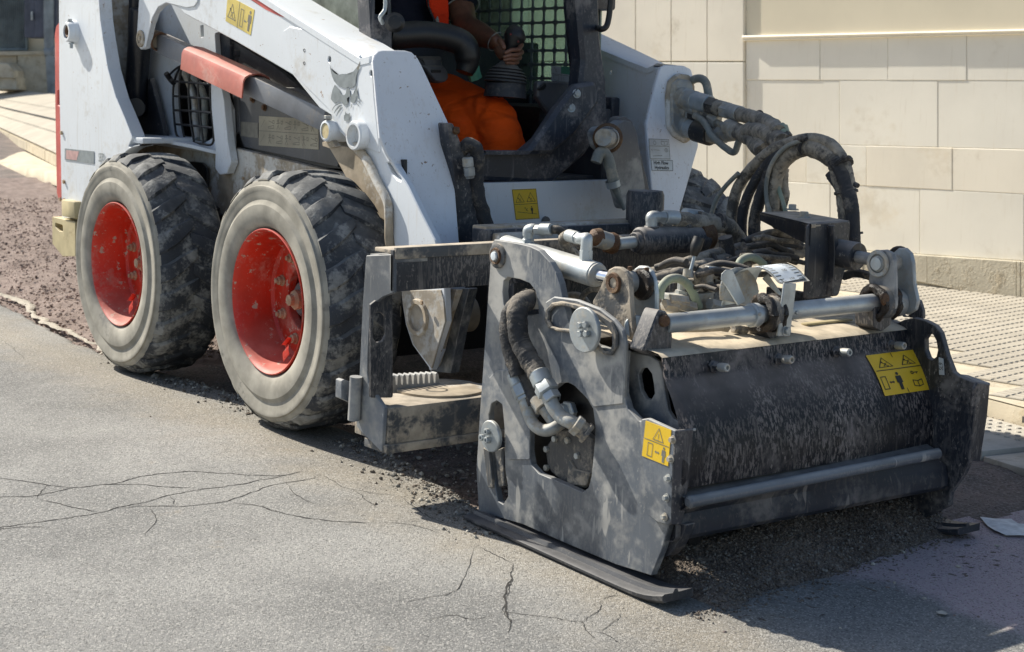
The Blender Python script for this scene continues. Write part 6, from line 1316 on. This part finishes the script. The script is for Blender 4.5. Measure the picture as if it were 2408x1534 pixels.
# far lever
fe = ear([(1596, 790), (1605, 700), (1615, 630), (1632, 570), (1670, 540), (1730, 535), (1780, 560), (1800, 620), (1806, 780), (1806, 960), (1790, 1010), (1700, 900), (1620, 830)], 'G', s1.y+.02, .012, M_['black_side'])
ear([(1785, 620), (1790, 555), (1830, 522), (1880, 522), (1925, 565), (1942, 640), (1950, 800), (1978, 930), (1960, 1000), (1900, 1035), (1840, 1025), (1800, 980)], 'G', s1.y+.085, .012, ZN)
e = atY('G', 1678, 642, s1.y+.02); rod('lever_pin', e+V((0, -.006, 0)), e+V((0, .10, 0)), .020, M_['zinc_dusty'], PL, 28); lathe('pin_ring', [(.003, .034), (.007, .032), (.007, .024), (.003, .023)], e, NY, M_['zinc_dusty'], PL, 28); lathe('pin_head', [(.002, .017), (.012, .016), (.013, 0)], e, NY, ZN, PL, 20)
rod('grease_pad', e+V((0, .070, 0)), e+V((0, .084, 0)), .040, M_['grease'], PL, 24, .008)
rod('shaft_end', (SX, s1.y+.03, SZ_-.005), (SX, s1.y+.085, SZ_-.005), .034, ZN, PL, 32)
rod('piston_rod', atY('G', 1500, 588, s1.y+.06), e+V((0, .04, 0)), .016, M_['black_side'], PL); lathe('cylinder_gland', [(-.10, .034), (0, .036), (.008, .034), (.008, .016)], atY('G', 1500, 585, s1.y+.06), e+V((0, .04, 0))-atY('G', 1500, 585, s1.y+.06), BK, PL, 32)
tube('hydraulic_hose', [atY('G', 1410, 740, .95), atY('G', 1500, 715, .95), atY('G', 1600, 735, .95), atY('G', 1640, 760, .95)], .011, M_['hose_dark'], PL)
# --- valve block and small hoses ---------------------------------------------
VX = 1.28
box('valve_block', tuple(atX('G', 130, 1000, VX)-V((.06, 0, .02))), tuple(atX('G', 420, 860, VX)), M_['zinc_dusty'], PL, .006)
for (x, y, r_, h_) in ((175, 900, .020, .045), (230, 860, .015, .03), (295, 850, .013, .05), (370, 870, .016, .055), (450, 840, .014, .04)):
    p = atX('G', x, y, VX-.02); lathe('port_fitting', [(0, r_), (h_*.4, r_), (h_*.42, r_*.75), (h_, r_*.75), (h_, r_*.5)], p, (0, 0, 1), M_['zinc_dusty'], PL, 6)
elbow('elbow_fitting', [atX('G', *q, VX) for q in ((300, 790), (295, 740), (320, 705), (360, 700))], .012, M_['hose']); elbow('elbow_fitting', [atX('G', *q, VX) for q in ((370, 830), (368, 750), (400, 720), (440, 715))], .014, M_['zinc_dusty'])
rod('hex_nut', atX('G', 355, 700, VX), atX('G', 440, 705, VX), .015, ZN, PL, 6); rod('hex_nut', atX('G', 430, 730, VX), atX('G', 520, 720, VX), .013, ZN, PL, 6)
for x0, x1, y0_, y1_ in ((30, 130, 955, 975), (120, 260, 940, 985), (60, 200, 920, 935), (380, 470, 950, 975)):
    rod('hex_nut', atX('G', x0, y0_, VX+.03), atX('G', x1, y1_, VX+.03), .016, M_['zinc_dusty'], PL, 6)
tube('thin_hose', [atX('G', *q, VX+.02) for q in ((-5, 910), (10, 830), (60, 770), (130, 755), (200, 790), (250, 860), (300, 980))], .011, M_['hose_green'], PL, 14)
tube('thin_hose', [atX('G', *q, VX) for q in ((590, 690), (620, 620), (680, 592), (740, 605), (800, 650))], .010, M_['hose_green'], PL, 14)
tube('lever_rod', [atX('G', 220, 735, VX), atX('G', 245, 660, VX), atX('G', 268, 570, VX)], .0045, ZN, PL); tube('lever_grip', [atX('G', 262, 585, VX), atX('G', 275, 520, VX), atX('G', 300, 445, VX)], lambda t: .008+.007*math.sin(min(1, t*1.2)*PI*.6), M_['black_clean'], PL, 16); lathe('lever_boss', [(0, .014), (.02, .012)], atX('G', 215, 745, VX), (0, 0, 1), M_['zinc_dusty'], PL, 14)
tube('hydraulic_hose', [atX('G', *q) for q in ((-60, 720, 1.1), (100, 680, 1.12), (250, 620, 1.12), (400, 580, 1.12), (540, 545, 1.1), (640, 520, 1.05))], .016, M_['hose'], PL, 16, 8, .15, True, 7)
tube('hydraulic_hose', [atX('G', *q) for q in ((-60, 790, 1.14), (100, 740, 1.14), (250, 690, 1.14), (400, 650, 1.14), (540, 610, 1.12), (640, 590, 1.1))], .020, M_['hose'], PL, 16, 8, .18, True, 8)
tube('hydraulic_hose', [atX('G', *q) for q in ((-260, 760, 1.1), (-100, 745, 1.12), (60, 730, 1.13), (240, 665, 1.13))], .016, M_['hose_dark'], PL, 16, 8, .15, True, 9)
rod('cable_tie', atX('G', 405, 560, 1.14), atX('G', 445, 660, 1.16), .006, M_['hose_dark'], PL)
for q, r_, m in (([(640, 480), (760, 430), (860, 415), (960, 440), (1060, 500)], .011, 'hose_dark'), ([(640, 505), (760, 475), (900, 475), (1020, 505), (1120, 520)], .011, 'hose'), ([(640, 540), (760, 530), (880, 535), (980, 545)], .013, 'hose'),
                 ([(630, 570), (740, 565), (860, 560), (980, 545)], .011, 'hose'), ([(850, 640), (930, 570), (1010, 540), (1110, 540)], .011, 'hose'), ([(870, 640), (970, 600), (1060, 570), (1130, 560)], .012, 'hose'),
                 ([(860, 320), (920, 380), (1000, 450), (1080, 500)], .010, 'hose_dark'), ([(500, 440), (520, 560), (500, 640)], .02, 'hose_dark')):
    tube('hydraulic_hose', [atX('G', x, y, 1.12) for x, y in q], r_, M_[m], PL, 14, 8, .12, True, r_*1000)
rod('hose_ferrule', atX('G', 885, 540, 1.125), atX('G', 975, 548, 1.125), .0165, ZN, PL)
rod('cable_tie', atX('G', 770, 525, 1.125), atX('G', 782, 528, 1.125), .016, M_['hose_dark'], PL)
for i in range(4): box('valve_section', tuple(atX('F', 1720+i*90, 760, 1.22)-V((.05, 0, .06))), tuple(atX('F', 1790+i*90, 700, 1.22)), BK, PL, .006)
# brass fittings on the housing top
for x0, y0_ in ((470, 1130), (560, 1140), (610, 1150), (680, 1150), (730, 1145)):
    rod('small_fitting', atX('G', x0, y0_, 1.54), atX('G', x0+50, y0_+6, 1.54), .011, M_['dusty'], PL, 6)
tube('grease_line', [atX('G', *q, 1.545) for q in ((60, 1150), (200, 1150), (350, 1148), (480, 1140))], .006, M_['dusty'], PL)
box('top_strip', tuple(atX('G', 1080, 1112, 1.50)), tuple(atX('G', 1480, 1085, 1.52)+V((0, 0, .006))), M_['ochre'], PL, .002)
tube('thin_hose', hy('F', [(870, 830, .16), (960, 810, .17), (1040, 830, .16), (1100, 900, .15)]), .008, M_['hose'], PL); tube('thin_hose', hy('F', [(1030, 850, .13), (1070, 790, .13), (1130, 760, .13), (1190, 765, .13)]), .007, M_['hose'], PL)
# --- big hose arch ------------------------------------------------------------
AYY = 1.08
def arch(pts, r_, m, wr, seed, y=AYY, nm='hydraulic_hose', n=18, fr='P'):
    return tube(nm, [atY(fr, p[0], p[1], p[2] if len(p) > 2 else y) for p in pts], r_, M_[m], PL, n, 12, wr*.7, True, seed)
arch([(650, 1700), (620, 1450), (615, 1200), (640, 1000), (700, 800), (830, 610), (980, 460), (1150, 340), (1330, 275), (1480, 245)], .0165, 'hose', .10, 11)
arch([(760, 1700), (745, 1450), (740, 1250), (765, 1050), (835, 860), (950, 660), (1080, 500), (1200, 400), (1400, 290)], .0150, 'hose_dark', .10, 12)
arch([(905, 1480), (890, 1350), (905, 1150), (955, 950), (1030, 740), (1100, 560), (1220, 430)], .0175, 'hose_dark', .14, 13)
arch([(1085, 1200), (1070, 1080), (1042, 980), (1032, 800), (1070, 600), (1160, 430), (1290, 310), (1450, 250)], .0062, 'hose_grey', 0, 14, AYY-.03)
arch([(1100, 1150), (1105, 980), (1125, 780), (1170, 600), (1250, 480), (1370, 380), (1490, 335), (1610, 340), (1740, 395), (1840, 470), (1890, 560), (1920, 690), (1960, 840), (1985, 1000), (2000, 1200), (2030, 1500), (2040, 1800)], lambda t: .0205+.004*math.sin(t*PI), 'hose', .16, 15)
arch([(1330, 260), (1500, 225), (1650, 228), (1780, 275), (1880, 355), (1955, 470), (2005, 600), (2035, 760), (2055, 900), (2080, 1100), (2095, 1480), (2095, 1800)], .0150, 'hose', .14, 16)
arch([(1850, 480), (1900, 560), (1960, 690), (2000, 850), (2050, 1000), (2070, 1250), (2085, 1550)], .0190, 'hose_dark', .18, 17, AYY-.015)
arch([(1800, 640), (1850, 720), (1930, 820)], .0145, 'hose_dark', .25, 18)
arch([(1250, 590), (1245, 700), (1240, 800), (1255, 900), (1235, 1000), (1200, 1120)], .0135, 'hose', .25, 19, AYY+.03)
arch([(1160, 740), (1200, 880), (1235, 990), (1270, 1120)], .0062, 'hose_green', 0, 20, AYY+.0)
arch([(700, 640), (560, 780), (450, 930), (390, 1080), (370, 1200), (385, 1350), (430, 1530), (500, 1650)], .0068, 'hose_grey', 0, 21, AYY-.02)
arch([(1450, 320), (1580, 400), (1700, 450), (1790, 520)], .012, 'hose', .3, 22, AYY)
for (x, y, dx, dy, r_) in ((1500, 290, 25, 8, .030), (1945, 520, 20, 30, .032), (1985, 850, 4, 30, .031), (2075, 1350, 2, 25, .027)):
    a = atY('P', x, y, AYY-.003); b = atY('P', x+dx, y+dy, AYY-.003); tube('cable_tie', [a, a.lerp(b, .5), b], r_, M_['hose_dark'], PL, 18, 4, .15, True, x)
for (x, y) in ((1430, 215), (1470, 205), (1960, 440), (2090, 770)): tube('tie_end', [atY('P', x, y, AYY-.03), atY('P', x+40, y+25, AYY-.03)], .007, M_['hose_dark'], PL, 8, 3, .3)
# couplings on the far arm and the hoses leading to the arch
CY = 1.36
def co(pts, r_, m, wr=0, seed=0, y0=CY, y1=1.12, nm='hydraulic_hose'):
    L = len(pts); return tube(nm, [atY('T', x, y, y0+(y1-y0)*i/(L-1)) for i, (x, y) in enumerate(pts)], r_, M_[m], PL, 20, 8, wr, True, seed)
def cr(a, b, r_, m, n=24, ya=CY, yb=None, nm='quick_coupling'): return rod(nm, atY('T', *a, ya), atY('T', *b, ya if yb is None else yb), r_, M_[m], PL, n)
cr((455, 640), (520, 655), .036, 'zinc_dusty'); cr((510, 650), (610, 675), .033, 'zinc_dusty'); cr((600, 670), (760, 715), .031, 'zinc'); cr((750, 715), (850, 745), .029, 'hose_dark', 6); cr((845, 745), (920, 765), .026, 'hose', 24, CY, CY-.01); cr((915, 765), (1000, 785), .028, 'zinc_dusty', 6, CY-.01); cr((990, 785), (1100, 815), .025, 'zinc_dusty', 24, CY-.01, CY-.03)
co([(1090, 810), (1200, 840), (1300, 865), (1400, 905), (1470, 950), (1520, 1010)], .022, 'hose', .16, 31, CY-.03, 1.14); co([(1240, 890), (1330, 930), (1420, 970), (1490, 1010)], .016, 'hose', .2, 32, 1.30, 1.15)
cr((470, 700), (620, 770), .022, 'zinc_dusty'); cr((610, 765), (780, 850), .020, 'hose', 24); cr((770, 850), (850, 905), .022, 'zinc_dusty', 6); cr((845, 905), (975, 965), .010, 'zinc_dusty', 24, CY, 1.32); cr((965, 955), (1090, 1010), .026, 'zinc_dusty', 24, 1.32, 1.30)
co([(1070, 1000), (1160, 1050), (1230, 1100), (1290, 1170), (1350, 1230)], .024, 'hose', .14, 33, 1.30, 1.14); co([(1100, 980), (1200, 1010), (1290, 1090), (1370, 1170)], .014, 'hose', .2, 34, 1.29, 1.14)
cr((490, 950), (540, 960), .034, 'zinc_dusty'); cr((530, 965), (620, 990), .031, 'zinc'); cr((610, 990), (780, 1040), .036, 'hose_dark', 24); cr((770, 1040), (860, 1045), .030, 'hose', 6); cr((855, 1040), (940, 1035), .028, 'zinc_dusty', 6); cr((935, 1035), (1060, 1015), .025, 'zinc_dusty', 24, CY, 1.30)
co([(1190, 1010), (1280, 1005), (1380, 1020), (1470, 1060), (1560, 1130)], .027, 'hose', .10, 35, 1.25, 1.12)
co([(560, 450), (620, 425), (680, 430), (725, 480), (750, 600), (770, 750), (785, 870), (790, 990)], .0135, 'hose_grey', 0, 36, CY+.06, CY+.06, 'steel_loop')
cr((430, 760), (530, 810), .022, 'zinc_dusty'); cr((480, 780), (560, 820), .017, 'zinc', 6); cr((550, 815), (640, 850), .018, 'hose_dark', 6)
co([(600, 830), (680, 880), (740, 960), (780, 1040), (870, 1130), (960, 1200), (1015, 1232), (1050, 1210), (1080, 1120), (1140, 1000), (1200, 930), (1290, 880)], .0105, 'hose_grey', .03, 37, CY-.03, 1.26, 'thin_hose')
cr((1545, 920), (1560, 960), .010, 'hose_green', 12, 1.16); cr((1550, 950), (1585, 1060), .018, 'hose_green', 20, 1.16); cr((1575, 1040), (1610, 1090), .020, 'hose_dark', 8, 1.16)
tube('cable_tie', [atY('T', 1470, 920, 1.18), atY('T', 1540, 935, 1.16)], .004, M_['hose_dark'], PL)
rod('cable_tie', atY('T', 1275, 850, 1.28), atY('T', 1290, 860, 1.28), .026, M_['hose_dark'], PL)

# tangle of thinner lines over the drum
for i in range(22):
    x0 = rng.uniform(-40, 520); y0_ = rng.uniform(620, 880); X0_ = rng.uniform(1.05, 1.30); L_ = rng.uniform(180, 420); h_ = rng.uniform(10, 60)
    pts_ = [(x0+L_*t, y0_-h_*math.sin(PI*t)+rng.uniform(-4, 4)+40*t*(i % 3-1)) for t in np.linspace(0, 1, 6)]
    tube('thin_hose', [atX('G', x, y, X0_+.02*j) for j, (x, y) in enumerate(pts_)], float(rng.uniform(.0055, .0095)), M_[('hose_dark', 'hose', 'hose_dark', 'hose_dark')[i % 4]], PL, 10, 8, 0, True, i+50)
for i in range(10):
    x0 = rng.uniform(620, 800); y0_ = rng.uniform(420, 640); pts_ = [(x0+90*j+rng.uniform(-10, 10), y0_-rng.uniform(0, 40)*math.sin(j)+6*j) for j in range(5)]
    tube('thin_hose', [atX('G', x, y, 1.16+.012*i) for x, y in pts_], float(rng.uniform(.006, .009)), M_[('hose_dark', 'hose')[i % 2]], PL, 10, 6, .08, True, i+90)
# ------------------------------------------------------------------ operator
def skin_mesh(name, J, E_, root, mat, parent, sub=2, folds=0):
    """J: {name: ((x,y,z), r)}; E_: edges; grown with a Skin modifier"""
    me = bpy.data.meshes.new(name); ks = list(J); me.from_pydata([J[k][0] for k in ks], [(ks.index(a), ks.index(b)) for a, b in E_], [])
    ob = bpy.data.objects.new(name, me); sc.collection.objects.link(ob)
    ob.modifiers.new('s', 'SKIN'); sv = me.skin_vertices[0].data
    for i, k in enumerate(ks):
        r = J[k][1]; sv[i].radius = r if isinstance(r, tuple) else (r, r); sv[i].use_root = (k == root)
    ob.modifiers['s'].use_smooth_shade = True
    m = ob.modifiers.new('d', 'SUBSURF'); m.levels = sub; m.render_levels = sub
    dg = bpy.context.evaluated_depsgraph_get(); dg.update(); r = bpy.data.meshes.new_from_object(ob.evaluated_get(dg))
    bpy.data.objects.remove(ob); bpy.data.meshes.remove(me)
    if folds:
        nv = len(r.vertices); r.update()
        nr = [v.normal.copy() for v in r.vertices]
        for v, n_ in zip(r.vertices, nr):
            c = v.co; k = noise.noise(V((c.x*9+c.z*16, c.y*7, c.z*9-c.x*14))); k = (1-abs(k)*2.4)*.5+noise.noise(c*26)*.35
            v.co = c+n_*folds*k
    r.materials.clear(); o = emit(name, r, mat, parent, 'raw'); return o
OP = thing('person', (-.5, .84, .9), 'seated operator in navy T-shirt, open orange vest and orange work trousers gripping the joystick', 'person')
LH = atX('Q', 1110, 430, -.06); wr0 = atX('Q', 1075, 400, -.10); el = atX('Q', 770, 265, -.36); sh = V((-.52, 1.02, 1.47)); ft_ = V
kneeL = atX('Q', 1040, 1190, -.07); ankL = atX('Q', 1150, 1500, .0); kneeR = atX('Q', 740, 1215, -.16); ankR = atX('Q', 800, 1520, -.10)
body = skin_mesh('body', {'pel': ((-.52, .84, .96), (.15, .12)), 'sp1': ((-.53, .84, 1.12), (.145, .11)), 'sp2': ((-.54, .84, 1.30), (.16, .115)), 'chest': ((-.54, .84, 1.42), (.165, .11)), 'neck': ((-.53, .84, 1.56), .055), 'jaw': ((-.50, .84, 1.64), (.07, .075)), 'head': ((-.51, .84, 1.74), (.082, .095)), 'crown': ((-.52, .84, 1.82), (.05, .06)),
    'shl': (tuple(sh), .062), 'ell': (tuple(el), .046), 'fol': (tuple(el.lerp(wr0, .35)), .049), 'wrl': (tuple(wr0), (.030, .026)), 'pal': (tuple(LH), (.034, .020)),
    'shr': ((-.52, .66, 1.47), .062), 'elr': ((-.42, .60, 1.2), .044), 'for': ((-.32, .60, 1.17), .046), 'wrr': ((-.20, .60, 1.06), (.03, .024)), 'par': ((-.14, .60, 1.03), (.036, .02)),
    'hil': ((-.46, .95, .93), .095), 'knl': (tuple(kneeL), .045), 'anl': (tuple(ankL), .040), 'tol': (tuple(ankL+V((.02, 0, -.04))), (.035, .025)),
    'hir': ((-.46, .73, .93), .095), 'knr': (tuple(kneeR), .042), 'anr': (tuple(ankR), .035), 'tor': (tuple(ankR+V((.02, 0, -.04))), (.035, .025))},
    [('pel', 'sp1'), ('sp1', 'sp2'), ('sp2', 'chest'), ('chest', 'neck'), ('neck', 'jaw'), ('jaw', 'head'), ('head', 'crown'), ('chest', 'shl'), ('shl', 'ell'), ('ell', 'fol'), ('fol', 'wrl'), ('wrl', 'pal'), ('chest', 'shr'), ('shr', 'elr'), ('elr', 'for'), ('for', 'wrr'), ('wrr', 'par'),
     ('pel', 'hil'), ('hil', 'knl'), ('knl', 'anl'), ('anl', 'tol'), ('pel', 'hir'), ('hir', 'knr'), ('knr', 'anr'), ('anr', 'tor')], 'pel', M_['skin'], OP)
# fingers of the left hand closed round the grip: two-joint chains curling from the palm
def finger(name, pts, r0): 
    J = {str(i): (tuple(p), r0*(1-.10*i)) for i, p in enumerate(pts)}; return skin_mesh(name, J, [(str(i), str(i+1)) for i in range(len(pts)-1)], '0', M_['skin'], OP, 2)
fq = lambda x, y, X: atX('Q', x, y, X)
skin_mesh('hand', {'a': (tuple(wr0), (.030, .027)), 'b': (tuple(fq(1150, 470, -.07)), (.038, .028)), 'c': (tuple(fq(1225, 500, -.055)), (.040, .026)), 'd': (tuple(fq(1280, 520, -.045)), (.030, .022)), 'e': (tuple(fq(1165, 550, -.05)), (.026, .022))}, [('a', 'b'), ('b', 'c'), ('c', 'd'), ('b', 'e')], 'b', M_['skin'], OP)
finger('thumb', [fq(1100, 380, -.03), fq(1125, 410, -.01), fq(1150, 455, .005), fq(1150, 478, .01)], .0105)
finger('index_finger', [fq(1300, 440, -.03), fq(1320, 430, .0), fq(1290, 480, .018), fq(1220, 480, .026), fq(1150, 515, .02)], .0100)
finger('middle_finger', [fq(1300, 500, -.03), fq(1322, 500, .0), fq(1280, 530, .018), fq(1210, 530, .026), fq(1135, 552, .02)], .0102)
finger('ring_finger', [fq(1290, 550, -.03), fq(1305, 555, .0), fq(1260, 570, .018), fq(1200, 565, .024), fq(1140, 580, .018)], .0096)
finger('little_finger', [fq(1270, 590, -.03), fq(1280, 598, -.005), fq(1235, 605, .012), fq(1165, 602, .016)], .0088)
tube('bracelet', [wr0+V((0, .029*math.cos(a), .029*math.sin(a)))*1.0+V((.02*math.sin(a), 0, 0)) for a in np.linspace(0, 2*PI, 14)], .0016, M_['zinc_dusty'], OP, 6, 3)
# face and hair (above the frame)
for s in (-1, 1):
    lathe('eye', [(0, .012), (.006, .009), (.008, 0)], V((-.425, .84+s*.032, 1.735)), NXv, M_['label_white'], OP, 12)
    tube('ear', [V((-.51, .84+s*.092, 1.76)), V((-.52, .84+s*.10, 1.735)), V((-.51, .84+s*.094, 1.70))], .011, M_['skin'], OP, 8)
tube('nose', [V((-.425, .84, 1.74)), V((-.405, .84, 1.71)), V((-.42, .84, 1.695))], .013, M_['skin'], OP, 8); tube('mouth', [V((-.43, .815, 1.665)), V((-.422, .84, 1.662)), V((-.43, .865, 1.665))], .006, M_['red'], OP, 6)
bm = bmesh.new(); bmesh.ops.create_uvsphere(bm, u_segments=20, v_segments=12, radius=1); bmesh.ops.delete(bm, geom=[v for v in bm.verts if v.co.z < -.1 or (v.co.x > .55 and v.co.z < .45)], context='VERTS')
for v in bm.verts: v.co = V((-.525+v.co.x*.105, .84+v.co.y*.092, 1.755+v.co.z*.10))
emit('hair', bm, M_['black_clean'], OP, True)
# clothes
skin_mesh('tshirt', {'a': ((-.52, .84, .98), (.165, .135)), 'b': ((-.53, .84, 1.12), (.165, .13)), 'c': ((-.54, .84, 1.30), (.18, .135)), 'd': ((-.54, .84, 1.43), (.18, .12)), 'l': (tuple(sh), .075), 'l2': (tuple(sh.lerp(el, .45)), .070), 'l3': (tuple(sh.lerp(el, .80)), .066), 'r': ((-.52, .66, 1.47), .075), 'r2': ((-.47, .63, 1.34), .068)},
    [('a', 'b'), ('b', 'c'), ('c', 'd'), ('d', 'l'), ('l', 'l2'), ('l2', 'l3'), ('d', 'r'), ('r', 'r2')], 'b', M_['navy'], OP, 4, .010)
tube('sleeve_piping', [sh.lerp(el, .74)+(V((0, math.cos(a), math.sin(a)*.6))+V((.7*math.sin(a), 0, 0)))*.067 for a in np.linspace(0, 2*PI, 16)], .0022, M_['zinc_dusty'], OP, 6, 3)
vest = [(425, -60), (435, 60), (480, 165), (520, 275), (570, 298), (628, 305), (632, 150), (625, 0), (615, -60)]
plateX('vest', [('Q', *p) for p in vest], [], -.36, .02, M_['redvest'], OP, .01, .006)
plateX('vest_band', [('Q', *p) for p in [(500, 190), (520, 150), (545, 285), (520, 280)]], [], -.352, .005, M_['zinc_dusty'], OP, .002)
plateX('vest_seam', [('Q', *p) for p in [(415, -60), (427, -60), (438, 60), (490, 180), (520, 280), (505, 275), (470, 180), (425, 70)]], [], -.354, .006, M_['hose_dark'], OP, .001)
bm = bmesh.new()
for pts, rr in (([(-.52, .90, .96), tuple(atX('Q', 560, 985, -.36)), tuple(atX('Q', 720, 1035, -.27)), tuple(atX('Q', 890, 1095, -.17)), tuple(atX('Q', 1005, 1145, -.10)), tuple(atX('Q', 1070, 1200, -.06)), tuple(atX('Q', 1105, 1280, -.03)), tuple(atX('Q', 1135, 1380, -.01)), tuple(atX('Q', 1165, 1560, .01))], (.105, .100, .093, .087, .082, .078, .073, .073, .078)),
                ([(-.52, .76, .95), (-.40, .73, .93), tuple(atX('Q', 560, 1130, -.26)), tuple(atX('Q', 700, 1190, -.19)), tuple(atX('Q', 760, 1250, -.16)), tuple(atX('Q', 800, 1350, -.13)), tuple(atX('Q', 840, 1540, -.10))], (.105, .10, .090, .080, .076, .074, .078))):
    P_ = smooth_path([V(p) for p in pts], 8); bm_tube(bm, P_, lambda t: float(np.interp(t*(len(rr)-1), range(len(rr)), rr)), 24)
g = bmesh.ops.create_uvsphere(bm, u_segments=20, v_segments=12, radius=1)['verts']
for v in g: v.co = V((-.53+v.co.x*.15, .84+v.co.y*.18, .98+v.co.z*.12))
me = bpy.data.meshes.new('t'); bm.to_mesh(me); bm.free(); ob = bpy.data.objects.new('t', me); sc.collection.objects.link(ob)
m = ob.modifiers.new('r', 'REMESH'); m.mode = 'VOXEL'; m.voxel_size = .009
m = ob.modifiers.new('s', 'SMOOTH'); m.iterations = 10; m.factor = .6
dg = bpy.context.evaluated_depsgraph_get(); dg.update(); tr_ = bpy.data.meshes.new_from_object(ob.evaluated_get(dg)); bpy.data.objects.remove(ob)
nr = [v.normal.copy() for v in tr_.vertices]; kz = kneeL
for v, n_ in zip(tr_.vertices, nr):
    c = v.co; d = (c-kz).length
    fan = math.sin(math.atan2(c.z-kz.z, c.x-kz.x)*9+6*noise.noise(c*7))*math.exp(-(d/.16)**2)          # folds fanning out from the knee
    lng = noise.noise(V((c.x*5+c.z*5, c.y*9, c.z*22-c.x*10)))                                         # long drag folds
    v.co = c+n_*(.003*fan+.005*lng+.002*noise.noise(c*30))
tr_.materials.clear(); emit('trousers', tr_, M_['orange'], OP, 'raw')
# waist bag on the operator's hip
bag = [('Q', *p) for p in [(335, 560), (350, 540), (560, 540), (580, 570), (578, 630), (615, 690), (625, 760), (600, 790), (540, 800), (490, 790), (450, 740), (370, 640)]]
plateX('waist_bag', bag, [], -.16, .08, M_['darkgrey'], OP, .015, .012)
plateX('bag_flap', [('Q', *p) for p in [(345, 625), (575, 630), (612, 690), (622, 750), (595, 782), (545, 792), (500, 780), (455, 730), (400, 665)]], [], -.150, .012, M_['darkgrey'], OP, .012, .005)
plateX('bag_badge', [('Q', *p) for p in [(452, 668), (548, 672), (550, 698), (456, 700)]], [], -.147, .004, M_['black_clean'], OP, .002)
